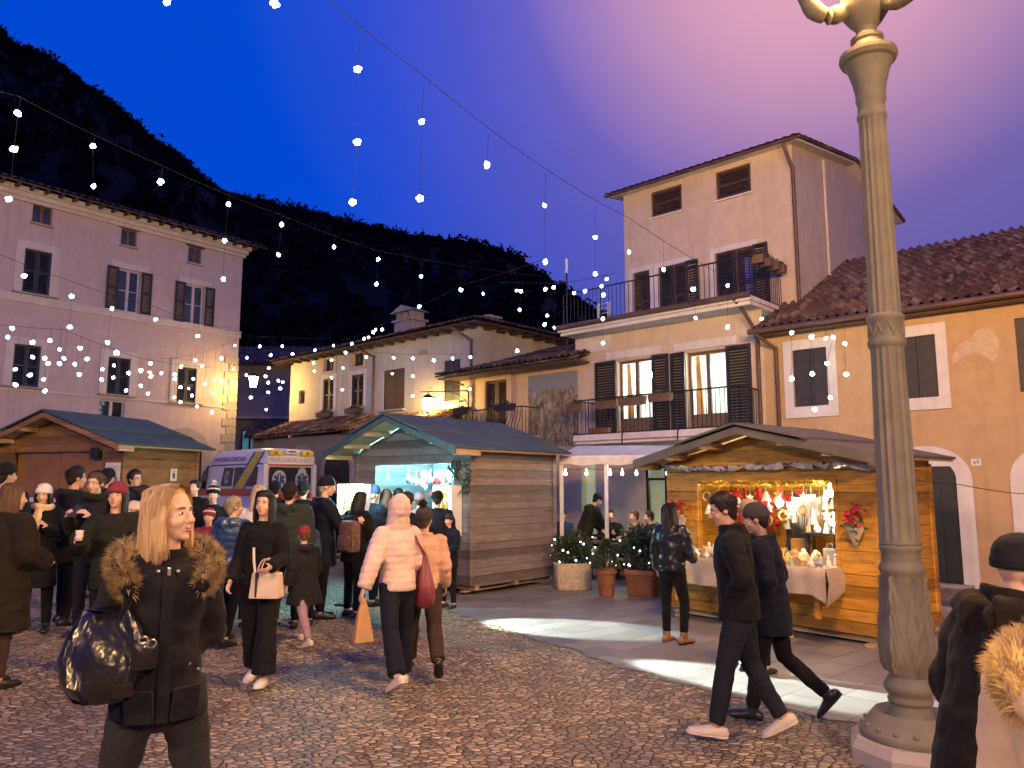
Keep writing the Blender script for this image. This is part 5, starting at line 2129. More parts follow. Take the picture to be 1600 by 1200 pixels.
tag(o, 'blue grey gift bag at the right end of the stall counter', 'gift bag')
t = MB()
t.bbox_bev((0, 0, 0.14), (0.26, 0.1, 0.28), 0.006)
o = t.build('wooden_box', M['wood_panel'], None)
place(o, st_r, 0.30, 0.42, 0.906, 0.1)
tag(o, 'upright tan wooden box behind the small ornaments on the counter', 'box')
for x, y in ((1.75, -0.35), (0.35, -0.28)):
    t = MB()
    t.bbox_bev((0, 0, 0.035), (0.3, 0.09, 0.07), 0.006)
    o = t.build('timber_offcut', M['wood_raw'], None)
    place(o, st_r, x, y, 0.01, 0.3 + x)
    tag(o, 'short timber block on the paving under the golden stall %s' % ('corner' if x > 1 else 'front'), 'timber block')

# ------------------------------------------------------------------ ambulance
AX, AY = -7.15, 24.7
amb = thing('ambulance', (AX, AY, gz(AX, AY)), R_(45), 'white ambulance with yellow side stripe parked at the mouth of the alley', 'ambulance')


def vring(y, z0, z1, wb, wt, c=0.14):
    """rounded cross section of the van at station y"""
    pts = []
    H_ = z1 - z0

    def wz(z):
        k = (z - z0) / H_
        return wb + (wt - wb) * max(0, (k - 0.35) / 0.65)
    half = [(0.0, z0), (wb - 0.1, z0), (wb, z0 + 0.1), (wb, z0 + H_ * 0.35), (wz(z1 - c * 2.2), z1 - c * 2.2), (wz(z1) - c * 0.35, z1 - c * 0.8), (wz(z1) - c * 1.2, z1 - c * 0.15), (0.0, z1)]
    pts = [(x, y, z) for x, z in half] + [(-x, y, z) for x, z in reversed(half[1:-1])]
    return pts


t = MB()
t.loft([vring(0.03, 0.42, 2.55, 0.90, 0.78), vring(0.0, 0.40, 2.62, 0.96, 0.83), vring(0.06, 0.38, 2.70, 0.99, 0.85), vring(0.6, 0.38, 2.74, 1.0, 0.86), vring(3.4, 0.38, 2.74, 1.0, 0.86), vring(3.95, 0.38, 2.62, 1.0, 0.84),
        vring(4.35, 0.38, 2.25, 1.0, 0.82), vring(4.8, 0.38, 1.62, 0.99, 0.86, 0.1), vring(5.0, 0.38, 1.36, 0.98, 0.92, 0.08), vring(5.55, 0.38, 1.18, 0.94, 0.86, 0.08), vring(5.72, 0.42, 1.0, 0.85, 0.8, 0.08)])
t.build('body', M['white_paint'], amb, smooth=0.7)


def sx_(z):
    k = (z - 0.38) / (2.74 - 0.38)
    return 1.0 + (0.86 - 1.0) * max(0, (k - 0.35) / 0.65)


def side_panel(y0, y1, z0, z1, d=0.006, y0t=None, y1t=None):
    """panel that follows the leaning left side"""
    b = MB()
    y0t = y0 if y0t is None else y0t
    y1t = y1 if y1t is None else y1t
    n = 8
    r0, r1 = [], []
    rings = []
    for i in range(n + 1):
        z = z0 + (z1 - z0) * i / n
        k = i / n
        x = -sx_(z)
        ya, yb = y0 + (y0t - y0) * k, y1 + (y1t - y1) * k
        rings.append([(x - d, ya, z), (x - d, yb, z), (x + 0.01, yb, z), (x + 0.01, ya, z)])
    b.loft(rings)
    return b


side_panel(2.05, 2.9, 1.5, 2.12, 0.006, 2.05, 2.8).build('side_window', M['pane'], amb)
side_panel(0.35, 1.98, 1.5, 2.12, 0.006).build('side_window', M['pane'], amb)
side_panel(4.05, 4.75, 1.42, 2.05, 0.008, 4.05, 4.4).build('cab_window', M['pane'], amb)
side_panel(0.05, 4.9, 1.18, 1.42, 0.009).build('red_band', M['red_paint'], amb)
side_panel(0.1, 3.9, 2.19, 2.235, 0.009).build('red_line', M['blue_paint'], amb)
side_panel(1.25, 1.85, 1.42, 2.6, 0.012, 0.12, 0.62).build('yellow_stripe', M['yellow_paint'], amb)
side_panel(1.85, 1.98, 1.42, 2.6, 0.011, 0.62, 0.76).build('blue_stripe', M['blue_paint'], amb)
side_panel(1.12, 1.25, 1.42, 2.6, 0.011, 0.03, 0.12).build('blue_stripe', M['blue_paint'], amb)
t = MB()
t.loft([[(-0.78, 4.40, 2.2), (0.78, 4.40, 2.2), (0.82, 4.36, 2.22), (-0.82, 4.36, 2.22)], [(-0.86, 4.84, 1.62), (0.86, 4.84, 1.62), (0.86, 4.80, 1.6), (-0.86, 4.80, 1.6)]])
t.build('windscreen', M['pane'], amb)
# rear
t = MB()
t.bbox_bev((0, -0.02, 1.72), (1.46, 0.06, 0.78), 0.02)
t.build('rear_window', M['pane'], amb)
t = MB()
t.bx(-0.012, 0.012, -0.056, 0.0, 0.5, 2.1)
t.build('door_seam', M['rubber'], amb)
for s in (-1, 1):
    t = MB()
    t.bbox_bev((s * 0.86, -0.01, 1.55), (0.15, 0.10, 1.3), 0.03)
    t.bx(s * 0.86 - 0.02, s * 0.86 + 0.02, -0.07, -0.055, 1.6, 1.66)
    t.build('rear_pillar', M['white_paint'], amb)
    t = MB()
    t.bbox_bev((s * 0.86, -0.02, 0.95), (0.13, 0.09, 0.42), 0.02)
    t.build('tail_light', plain('taillight', (0.35, 0.02, 0.02), 0.2, 0.1), amb)
    t = MB()
    t.bbox_bev((s * 0.56, -0.03, 2.56), (0.46, 0.14, 0.2), 0.06)
    pod = t.build('roof_pod', M['yellow_paint'], amb)
    t = MB()
    t.ell((s * 0.56, -0.1, 2.57), (0.06, 0.03, 0.05), 10, 8)
    t.build('beacon', M['red_paint'], pod)
t = MB()
t.bbox_bev((0, -0.03, 2.60), (0.46, 0.14, 0.18), 0.06)
t.build('roof_pod', M['white_paint'], amb)
t = MB()
t.bbox_bev((0, -0.105, 2.61), (0.26, 0.02, 0.04), 0.008)
t.build('brake_light', M['rubber'], amb)
t = MB()
t.bbox_bev((0, -0.02, 2.33), (1.66, 0.06, 0.26), 0.01)
t.build('rear_header', M['white_paint'], amb)
t = MB()
t.bx(-0.8, 0.8, -0.058, -0.045, 2.165, 2.2)
t.build('red_line', M['red_paint'], amb)
t = MB()
t.bbox_bev((0, -0.02, 1.21), (1.5, 0.05, 0.2), 0.01)
t.build('red_band', M['red_paint'], amb)
t = MB()
t.bbox_bev((0, -0.06, 0.45), (1.96, 0.2, 0.22), 0.04)
t.build('bumper', M['rubber'], amb)
M['letters'] = plain('lettering', (0.34, 0.26, 0.42), 0.5, 0.1)
text_mesh('lettering', 'MISERICORDIA DI RIETI', 0.19, M['letters'], amb, (0, -0.053, 2.33), (math.pi / 2, 0, 0), 0.002, fit=1.5)
text_mesh('lettering', 'MISERICORDIA', 0.20, M['letters'], amb, (-0.925, 2.35, 2.40), (math.pi / 2 - 0.08, 0, -math.pi / 2), 0.012, fit=2.3)


def star_of_life(parent, c, rot, s=1.0, shield=False):
    t = MB()
    n = 20
    t.prism([(0.24 * s * math.cos(2 * math.pi * i / n), 0.29 * s * math.sin(2 * math.pi * i / n)) for i in range(n)], 'z', 0.0, 0.004)
    if shield:
        t.prism([(0.15 * s * math.cos(2 * math.pi * i / n), 0.24 * s + 0.13 * s * math.sin(2 * math.pi * i / n)) for i in range(n)], 'z', 0.0, 0.0035)
    o = t.build('emblem', plain('emblemring', (0.42, 0.44, 0.45), 0.5, 0.1) if 'emb' not in M else M['emb'], parent)
    M['emb'] = o.data.materials[0]
    o.location = c
    o.rotation_euler = rot
    t = MB()
    for k in range(3):
        a = math.pi * k / 3 + math.pi / 2
        t.box((0, 0, 0.006 + 0.001 * k), (0.40 * s, 0.115 * s, 0.003), (0, 0, a))
    st = t.build('emblem_star', M['blue_paint'], o)
    t = MB()
    t.box((0, 0, 0.011), (0.022 * s, 0.32 * s, 0.002))
    t.build('emblem_staff', M['white_paint'], o)


star_of_life(amb, (-0.40, -0.053, 1.72), (math.pi / 2, 0, 0), 1.0)
star_of_life(amb, (0.40, -0.053, 1.72), (math.pi / 2, 0, 0), 1.0, True)
star_of_life(amb, (-0.966, 2.45, 1.8), (math.pi / 2 - 0.09, 0, -math.pi / 2), 0.75)
for x in (-0.9, 0.9):
    for y in (0.95, 4.65):
        t = MB()
        t.tube([(x - 0.11, y, 0.34), (x + 0.11, y, 0.34)], 0.34, 24, ref=(0, 0, 1))
        wl = t.build('wheel', M['rubber'], amb)
        t = MB()
        t.tube([(x - 0.118, y, 0.34), (x + 0.118, y, 0.34)], 0.19, 16, ref=(0, 0, 1))
        t.build('rim', M['steel'], wl)
t = MB()
t.bbox_bev((-1.12, 4.5, 1.55), (0.16, 0.1, 0.3), 0.03)
t.build('wing_mirror', M['rubber'], amb)

# ------------------------------------------------------------------ café awning, tables, planters
aw = thing('cafe_awning', (0.95, 15.3, 0), R_(-12), 'pale fabric cafe awning on white posts between the stalls', 'awning')
t = MB()
rings = []
for i in range(13):
    k = i / 12
    x = 2.5 * k
    sg = 0.05 * math.sin(math.pi * ((k * 3) % 1))
    rings.append([(x, -0.02, 2.30 + 0.02 * math.sin(i * 2.0)), (x, 0.0, 2.46), (x, 0.4, 2.55 - sg), (x, 1.6, 2.68 - sg), (x, 2.9, 2.82)])
t.loft(rings, cap=False, closed=False)
t.build('canopy', M['awning'], aw, smooth=0.5)
for x in (0.03, 0.92, 2.47):
    t = MB()
    t.bx(x - 0.035, x + 0.035, -0.0 + 0.01, 0.08, 0.0, 2.44)
    t.build('post', M['white_paint'], aw)
t = MB()
t.bx(0.0, 2.5, 0.0, 0.06, 2.42, 2.48)
for x in (0.05, 0.9, 1.7, 2.42):
    t.tube([(x, 0.05, 2.47), (x, 2.9, 2.80)], 0.02, 6)
t.build('frame', M['white_paint'], aw)
sl_ = thing('string_light', (0.95, 15.3, 0), R_(-12), 'string of warm bulbs under the cafe awning', 'string light')
t = MB()
t.tube([(2.5 * i / 16, 0.3, 2.24 - 0.03 * math.sin(math.pi * ((i / 16 * 5) % 1))) for i in range(17)], 0.006, 5)
t.build('wire', M['cable'], sl_)
for i, x in enumerate((0.08, 0.5, 0.98, 1.22, 1.5, 2.1)):
    t = MB()
    t.tube([(x, 0.3, 2.23), (x, 0.3, 2.17)], 0.012, 6)
    t.ell((x, 0.3, 2.13), (0.03, 0.03, 0.042), 10, 8)
    t.build('bulb', M['bulb_far'], sl_, smooth=True)
ld = bpy.data.lights.new('cafe_lamp', 'POINT')
ld.energy = 90
ld.color = (0.9, 1.0, 0.86)
ld.shadow_soft_size = 0.12
lo = bpy.data.objects.new('cafe_lamp', ld)
COL.objects.link(lo)
wx, wy = rot2(RO, RA, -5.9, 1.2)
lo.location = (wx, wy, 2.4)
M['cafe_globe'] = emit('cafeglobe', (0.9, 1.0, 0.86), 18.0)
ld = bpy.data.lights.new('awning_light', 'POINT')
ld.energy = 55
ld.color = (1.0, 0.95, 0.78)
ld.shadow_soft_size = 0.25
lo = bpy.data.objects.new('awning_light', ld)
COL.objects.link(lo)
ax_, ay_ = rot2((0.95, 15.3), R_(-12), 1.2, 0.9)
lo.location = (ax_, ay_, 2.3)
pl_ = thing('ceiling_lamp', (wx, wy, 2.5), 0, 'round ceiling lamp inside the cafe door', 'ceiling lamp')
t = MB()
t.lathe([(0.03, 0.22), (0.05, 0.2), (0.03, 0.08), (0.16, 0.05), (0.16, 0.02)], 14)
t.build('fitting', M['white_paint'], pl_)
t = MB()
t.lathe([(0.15, 0.02), (0.12, -0.02), (0.0, -0.03)], 14)
t.build('globe', M['cafe_globe'], pl_)


def cafe_table(x, y, label):
    r = thing('cafe_table', (x, y, gz(x, y)), 0.3, label, 'table', 'cafe tables under the awning')
    MB().lathe([(0.34, 0.71), (0.35, 0.72), (0.35, 0.74), (0.34, 0.745)], 24).build('table_top', M['frame_wood'], r)
    MB().lathe([(0.03, 0.06), (0.03, 0.7)], 10).build('column', M['black'], r)
    MB().lathe([(0.24, 0.0), (0.24, 0.02), (0.05, 0.06), (0.03, 0.07)], 20).build('base', M['black'], r)
    return r


def chair(x, y, rz, label):
    r = thing('cafe_chair', (x, y, gz(x, y)), rz, label, 'chair', 'cafe chairs under the awning')
    MB().bbox_bev((0, 0, 0.45), (0.42, 0.42, 0.03), 0.01).build('seat', M['frame_wood'], r)
    b = MB()
    for k in range(3):
        b.bx(-0.2, 0.2, -0.215, -0.195, 0.58 + k * 0.1, 0.64 + k * 0.1)
    b.bx(-0.2, -0.175, -0.215, -0.19, 0.45, 0.86)
    b.bx(0.175, 0.2, -0.215, -0.19, 0.45, 0.86)
    b.build('backrest', M['black'], r)
    for sx in (-0.18, 0.18):
        for sy in (-0.18, 0.18):
            MB().tube([(sx, sy, 0.44), (sx * 1.08, sy * 1.08, 0)], 0.012, 8).build('leg', M['black'], r)
    return r


cafe_table(2.15, 15.9, 'round cafe table between the bush and the tan coated guest')
cafe_table(1.55, 16.3, 'round cafe table beside the bending guest')
chair(2.62, 16.2, R_(110), 'cafe chair under the guest in the tan coat')
chair(2.95, 15.7, R_(90), 'cafe chair under the dark guest nearest the golden stall')
chair(2.0, 15.35, R_(10), 'empty cafe chair behind the round bush')
chair(1.9, 16.7, R_(180), 'cafe chair under the guest sitting behind the awning post')


def leaves(n, c, r, size, seed, shell=0.35, flat=0.0):
    q = random.Random(seed)
    t = MB()
    for i in range(n):
        d = Vector((q.gauss(0, 1), q.gauss(0, 1), q.gauss(0, 1))).normalized()
        k = q.uniform(shell, 1.0) * (1 + 0.18 * noise.noise(d * 3 + Vector((seed, 0, 0))))
        p_ = Vector((c[0] + d.x * r[0] * k, c[1] + d.y * r[1] * k, c[2] + d.z * r[2] * k))
        a = (d + Vector((q.gauss(0, .6), q.gauss(0, .6), q.gauss(0, .6)))).normalized()
        s = a.orthogonal().normalized()
        s = (s * math.cos(q.uniform(0, 6)) + a.cross(s) * math.sin(q.uniform(0, 6))).normalized()
        l = size * q.uniform(0.6, 1.3)
        t.add([p_ - a * l * .5, p_ + s * l * .32, p_ + a * l * .6, p_ - s * l * .32], [(0, 1, 2, 3)])
    return t


def planter(kind, x, y, label, cat='planter'):
    z = gz(x, y)
    r = thing('planter', (x, y, z), {0: R_(8), 1: 0, 2: R_(-28)}[kind], label, cat)
    if kind == 0:
        t = MB()
        rings = []
        for i, (k, zz) in enumerate([(0.9, 0.0), (0.93, 0.03)] + [(0.93 + 0.07 * j / 14 + (0.022 if j % 2 else 0), 0.05 + 0.38 * j / 14) for j in range(15)] + [(1.04, 0.45), (1.04, 0.48), (0.94, 0.48), (0.92, 0.40)]):
            rings.append([(0.34 * k * math.copysign(abs(math.cos(a)) ** 0.35, math.cos(a)), 0.20 * k * math.copysign(abs(math.sin(a)) ** 0.35, math.sin(a)), zz) for a in [2 * math.pi * q / 40 for q in range(40)]])
        t.loft(rings)
        t.build('trough', M['basket'], r, smooth=0.5)
        MB().bx(-0.3, 0.3, -0.17, 0.17, 0.38, 0.42).build('soil', M['soil'], r)
        leaves(1500, (0, 0, 0.72), (0.42, 0.3, 0.36), 0.075, 5, 0.2).build('foliage', M['leaf_dark'], r, fix=False)
    elif kind == 1:
        t = MB()
        t.lathe([(0.12, 0), (0.125, 0.02), (0.16, 0.36), (0.165, 0.38), (0.19, 0.39), (0.195, 0.48), (0.17, 0.485), (0.165, 0.42)], 28)
        t.lathe([(0.148, 0.2), (0.155, 0.21), (0.152, 0.225)], 28)
        t.build('pot', M['terracotta'], r, smooth=0.5)
        MB().lathe([(0.0, 0.43), (0.165, 0.44)], 20).build('soil', M['soil'], r)
        MB().tube([(0, 0, 0.42), (0, 0, 0.9)], 0.015, 6).build('stem', M['frame_wood'], r)
        q = random.Random(8)
        t = MB()
        for i in range(1500):
            h_ = q.uniform(0, 1) ** 1.2
            rad = 0.24 * (1 - h_) ** 0.7 * q.uniform(0.7, 1.05) + 0.01
            a = q.uniform(0, 6.28)
            p_ = Vector((rad * math.cos(a), rad * math.sin(a), 0.46 + 0.5 * h_))
            d = Vector((math.cos(a), math.sin(a), q.uniform(0.2, 1.4))).normalized()
            s = d.orthogonal().normalized() * 0.012
            t.add([p_ - s, p_ + s, p_ + d * 0.05], [(0, 1, 2)])
        t.build('foliage', M['leaf'], r, fix=False)
    else:
        t = MB()
        rings = []
        for k, zz in ((0.82, 0.0), (0.84, 0.02), (0.98, 0.36), (1.0, 0.37), (1.06, 0.375), (1.07, 0.45), (0.98, 0.455), (0.95, 0.38)):
            rings.append([(0.27 * k * math.copysign(abs(math.cos(a)) ** 0.25, math.cos(a)), 0.27 * k * math.copysign(abs(math.sin(a)) ** 0.25, math.sin(a)), zz) for a in [2 * math.pi * q / 32 for q in range(32)]])
        t.loft(rings)
        t.build('pot', M['terracotta'], r, smooth=0.5)
        MB().bx(-0.22, 0.22, -0.22, 0.22, 0.36, 0.40).build('soil', M['soil'], r)
        MB().tube([(0, 0, 0.38), (0.02, 0, 0.7)], 0.02, 6).build('stem', M['frame_wood'], r)
        leaves(2300, (0, 0, 0.82), (0.46, 0.42, 0.45), 0.07, 6, 0.25).build('foliage', M['leaf_dark'], r, fix=False)
    return r


planter(0, 1.12, 14.35, 'pale ribbed trough with a leafy bush beside the brown stall')
planter(1, 1.63, 13.5, 'round terracotta pot with a pointed green shrub')
planter(2, 2.28, 13.55, 'square terracotta pot with a dark rounded bush')
planter(2, 2.85, 14.1, 'second square terracotta pot half hidden beside the golden stall')


def fairy(label, c, r, n, seed):
    q = random.Random(seed)
    root = thing('fairy_lights', c, 0, label, 'fairy lights', 'fairy lights in the potted bushes')
    pts = []
    for i in range(n):
        a = i * 2.4
        k = -0.8 + 1.5 * i / n
        rr = math.sqrt(max(0, 1 - k * k * 0.7))
        pts.append(Vector((r[0] * rr * math.cos(a) * 1.02, -abs(r[1] * rr * math.sin(a)) * 1.05, r[2] * k)))
    t = MB()
    t.tube(pts, 0.004, 4)
    t.build('wire', M['cable'], root)
    for p_ in pts:
        t = MB()
        t.ell(p_, q.uniform(0.009, 0.017), 8, 6)
        t.build('bulb', M['bulb_far'], root)


fairy('fairy lights wound through the bush in the pale trough', (1.12, 14.35, 0.75), (0.42, 0.32, 0.34), 14, 1)
fairy('fairy lights wound through the bush in the square pot', (2.28, 13.55, 0.82), (0.46, 0.44, 0.40), 12, 2)
fairy('short run of fairy lights on the ground between two pots', (1.95, 13.75, 0.55), (0.18, 0.1, 0.08), 6, 3)


def flower_box(x, y, z, w, label, mat='terracotta', plants=True, group='flower boxes on balconies and windows', seed=1):
    wx, wy = rot2(RO, RA, x, y)
    r = thing('flower_box', (wx, wy, z), RA, label, 'flower box', group)
    t = MB()
    t.loft([[(-w / 2 * .95, -0.07, 0), (w / 2 * .95, -0.07, 0), (w / 2 * .95, 0.07, 0), (-w / 2 * .95, 0.07, 0)], [(-w / 2, -0.09, 0.17), (w / 2, -0.09, 0.17), (w / 2, 0.09, 0.17), (-w / 2, 0.09, 0.17)], [(-w / 2 * 1.02, -0.1, 0.19), (w / 2 * 1.02, -0.1, 0.19), (w / 2 * 1.02, 0.1, 0.19), (-w / 2 * 1.02, 0.1, 0.19)]])
    t.build('trough', M[mat], r)
    if plants:
        leaves(160, (0, 0, 0.2), (w / 2, 0.1, 0.1), 0.06, seed, 0.1).build('foliage', M['leaf_dark'], r, fix=False)


flower_box(-8.3, -1.02, 3.78, 0.55, 'flower box on the left end of the lit balcony rail', mat='frame_wood', seed=1)
flower_box(-7.35, -1.02, 3.80, 0.55, 'flower box on the balcony rail below the left lit window', mat='frame_wood', seed=2)
flower_box(-6.55, -1.02, 3.83, 0.75, 'long flower box on the balcony rail between the windows', mat='frame_wood', seed=3)
flower_box(-5.75, -1.02, 3.86, 0.6, 'flower box on the balcony rail at the right lit window', mat='frame_wood', seed=4)
flower_box(-7.9, -0.5, 3.18, 0.6, 'terracotta trough on the balcony floor before the left shutter', plants=False)
for i, yy in enumerate((-0.3, 0.1, 0.5, 0.85)):
    flower_box(-3.52, yy, 6.92, 0.30, 'terracotta pot on the terrace side rail, %s from the corner' % ('first', 'second', 'third', 'fourth')[i], mat='frame_wood', seed=5 + i)
flower_box(-4.0, 0.2, 6.13, 0.45, 'brown trough on the terrace floor at its right corner', mat='frame_wood', seed=12)
flower_box(-12.75, -0.92, 3.98, 0.55, 'dark flower box at the left of the ochre house balcony', mat='shutter', seed=15)
flower_box(-10.95, -0.92, 3.98, 0.75, 'dark flower box at the right of the ochre house balcony', mat='shutter', seed=16)
flower_box(-21.2, -0.16, 4.48, 0.95, 'flower box under the left tall shutters of the beige house', mat='shutter', seed=17)
flower_box(-19.3, -0.16, 4.50, 0.95, 'flower box under the right tall shutters of the beige house', mat='shutter', seed=18)
wx, wy = rot2(RO, RA, -9.05, -0.4)
an = thing('antenna_mast', (wx, wy, 6.1), RA, 'thin pale antenna mast at the left end of the roof terrace', 'mast')
t = MB()
t.tube([(0, 0, -0.6), (0, 0, 2.0)], 0.025, 8)
t.build('pole', M['iron'], an)
MB().tube([(0, 0, 1.65), (0, 0, 2.05)], 0.04, 8).build('aerial', M['white_paint'], an)
wx, wy = rot2(RO, RA, -8.2, -0.1)
ar_ = thing('clothes_airer', (wx, wy, 6.13), RA, 'white folding airer standing on the roof terrace', 'clothes airer')
t = MB()
for x in (0, 0.35):
    t.bx(x - 0.03, x + 0.03, -0.02, 0.02, 0, 0.65)
for k in range(5):
    t.bx(0, 0.35, -0.012, 0.012, 0.1 + k * 0.13, 0.115 + k * 0.13)
t.build('rack', M['white_paint'], ar_)

# ------------------------------------------------------------------ strings of hanging lights
BULB = None


def light_string(label, wire, drops, r=0.037):
    """wire: pixel way points with distances; drops: (list of (px, py), distance) hanging from the wire"""
    global BULB
    W_ = [at(*q) for q in wire]
    root = thing('string_light', tuple(W_[0]), 0, label, 'string light', 'strings of white lights over the square')
    o = W_[0]
    t = MB()
    pts = []
    for a, b in zip(W_, W_[1:]):
        n = 10
        for i in range(n):
            k = i / n
            pts.append(a.lerp(b, k) - o + Vector((0, 0, -0.012 * (b - a).length * 4 * k * (1 - k))))
    pts.append(W_[-1] - o)
    t.tube(pts, 0.0055, 5)
    t.build('wire', M['cable'], root)
    for cols, Y in drops:
        B_ = [at(px, py, Y) for px, py in cols]
        b0 = B_[0]
        # where the wire passes over the first bulb
        best = min(pts, key=lambda q: abs((q + o).x / (q + o).y - b0.x / b0.y))
        topz = (best + o).z if (best + o).z > b0.z else b0.z + 0.5
        topz = min(topz, b0.z + 1.1)
        last = B_[-1]
        t = MB()
        t.tube([Vector((b0.x + 0.02, b0.y, topz)) - o] + [q - o for q in B_], 0.003, 4)
        t.build('drop_cable', M['cable'], root)
        for q in B_:
            if BULB is None:
                m_ = MB()
                m_.ell((0, 0, 0), (1, 1, 1.15), 8, 6)
                for k in range(5):
                    a = k * 1.2566
                    m_.ell((0.8 * math.cos(a), 0.8 * math.sin(a), -0.5 + 0.25 * k), (0.62, 0.62, 0.5), 6, 5)
                bo = m_.build('bulb', M['bulb'], root, smooth=True)
                BULB = bo.data
            else:
                bo = link('bulb', BULB, None, root)
            bo.location = q - o
            s = r * random.Random(int(q.x * 977 + q.z * 131)).uniform(0.85, 1.15)
            bo.scale = (s, s, s)
            bo.rotation_euler = (q.x * 9, q.z * 7, q.y * 5)
    return root


light_string('wire of white lights running up to the roof terrace corner',
             [(400, -120, 6.6), (515, 0, 8.2), (660, 117, 9.8), (853, 264, 13.2), (985, 342, 16.0), (1125, 428, 18.3)],
             [([(559, 108), (558, 222), (551, 316)], 8.8), ([(659, 190), (656, 310)], 10.1), ([(761, 258)], 11.6), ([(851, 321), (852, 409)], 13.4), ([(930, 371), (930, 428)], 15.0), ([(983, 394)], 16.2), ([(1037, 421)], 16.6), ([(1083, 452), (1087, 497)], 16.4), ([(1137, 446), (1137, 511)], 16.2), ([(1190, 498)], 16.0)])
light_string('wire of white lights crossing the dark hillside',
             [(-80, 120, 9.5), (28, 150, 10.5), (251, 258, 13), (440, 336, 16), (591, 392, 18), (850, 432, 20.3)],
             [([(28, 177), (22, 233), (14, 311)], 10.5), ([(145, 228), (146, 291)], 11.8), ([(251, 284)], 13.0), ([(357, 319), (351, 376), (349, 436)], 14.5), ([(440, 351), (435, 398)], 16.0), ([(522, 386)], 17), ([(591, 405), (588, 444)], 18), ([(658, 432), (655, 479)], 18.6), ([(720, 453)], 19.2), ([(755, 459)], 19.6)])
light_string('cluster of white lights before the lower palazzo windows',
             [(-20, 505, 17), (100, 515, 18), (220, 560, 20), (370, 575, 27)],
             [([(19, 513), (12, 527)], 17), ([(51, 535), (51, 558), (47, 586)], 17.3), ([(24, 577), (24, 601)], 17.3), ([(78, 532), (70, 560), (70, 611)], 17.6), ([(93, 546), (93, 568)], 18), ([(75, 568), (68, 593)], 18), ([(100, 560)], 18.2), ([(125, 544), (117, 569)], 18.4), ([(136, 561), (124, 585)], 18.4), ([(160, 577), (159, 593)], 19), ([(178, 571), (177, 590), (197, 610)], 19.3), ([(201, 583)], 19.6), ([(220, 579), (220, 603)], 20), ([(235, 568), (234, 582), (236, 588), (231, 615)], 20.2), ([(252, 583)], 20.6)])
light_string('cluster of white lights by the stone corner of the palazzo',
             [(250, 560, 22), (300, 555, 24), (370, 530, 27.5)],
             [([(273, 585), (273, 592), (272, 621)], 22), ([(283, 573), (282, 605), (282, 628)], 22.6), ([(305, 563), (302, 592), (300, 618)], 23.2), ([(316, 572), (308, 635)], 23.8), ([(295, 607)], 23), ([(320, 600)], 24.4), ([(334, 594), (333, 614), (331, 644)], 25), ([(346, 560), (345, 595)], 25.6), ([(367, 540), (365, 576), (363, 598)], 26.8)])
light_string('wire of white lights sloping across the upper palazzo front',
             [(-30, 385, 13), (112, 440, 14.5), (243, 480, 17), (380, 520, 24)],
             [([(38, 431)], 13.8), ([(112, 463), (109, 511)], 14.5), ([(175, 482), (168, 535), (182, 551)], 15.6), ([(243, 499)], 17), ([(309, 525)], 20)])
light_string('wire of white lights crossing the alley mouth',
             [(345, 520, 25.5), (450, 528, 25.5), (520, 528, 25)],
             [([(406, 541)], 25), ([(386, 559), (385, 586), (392, 621)], 25), ([(423, 555), (420, 575), (415, 588), (419, 598), (419, 613), (416, 640)], 24), ([(441, 541), (435, 595), (442, 597), (438, 607)], 25), ([(457, 553)], 25)])
light_string('long wire of white lights climbing past the stone chimney',
             [(470, 550, 26), (550, 528, 24), (640, 485, 22), (720, 446, 20.5), (850, 405, 20)],
             [([(492, 547), (490, 567), (491, 580)], 25.5), ([(521, 540), (518, 563), (518, 590)], 25), ([(550, 537), (540, 551), (536, 575), (535, 609)], 24.5), ([(569, 529), (572, 558)], 24), ([(576, 527)], 24), ([(587, 515)], 23.5), ([(583, 519)], 23.6), ([(597, 515)], 23)])
light_string('row of white lights along the beige house front',
             [(580, 550, 24.5), (680, 553, 22.8), (745, 552, 21.5)],
             [([(615, 559), (613, 584)], 24), ([(645, 560), (645, 588), (645, 619)], 23.5), ([(678, 563)], 23), ([(707, 560)], 22.5), ([(735, 558), (734, 608)], 22), ([(808, 548)], 20.5)])
light_string('cluster of white lights left of the roof terrace rail',
             [(780, 440, 20.5), (880, 442, 20), (965, 425, 19)],
             [([(807, 454)], 20), ([(814, 455), (812, 484)], 20), ([(852, 452), (855, 493)], 20), ([(865, 449), (851, 507)], 20), ([(866, 512)], 20), ([(897, 458)], 19.5), ([(914, 455)], 19.3), ([(940, 447), (943, 461)], 18.8), ([(942, 498), (942, 536)], 18.6), ([(948, 436)], 19)])
light_string('white lights hanging in front of the right shuttered window',
             [(1190, 500, 16.2), (1237, 497, 15.9), (1325, 488, 15.0)],
             [([(1237, 520), (1237, 592)], 15.8), ([(1268, 526), (1269, 584), (1273, 640)], 15.6), ([(1290, 529)], 15.4), ([(1302, 527), (1292, 568), (1297, 621)], 15.3), ([(1320, 537), (1322, 585)], 15.1)])
light_string('near wire of white lights high above the viewer', [(150, -90, 7), (261, -30, 7.2), (429, -30, 7.6), (520, -60, 8)], [([(261, 2)], 7.2), ([(429, 5)], 7.6)])
light_string('bare slack cable strung between the palazzo and the golden stall', [(1372, 735, 8.7), (1500, 757, 11), (1600, 772, 11.5)], [])
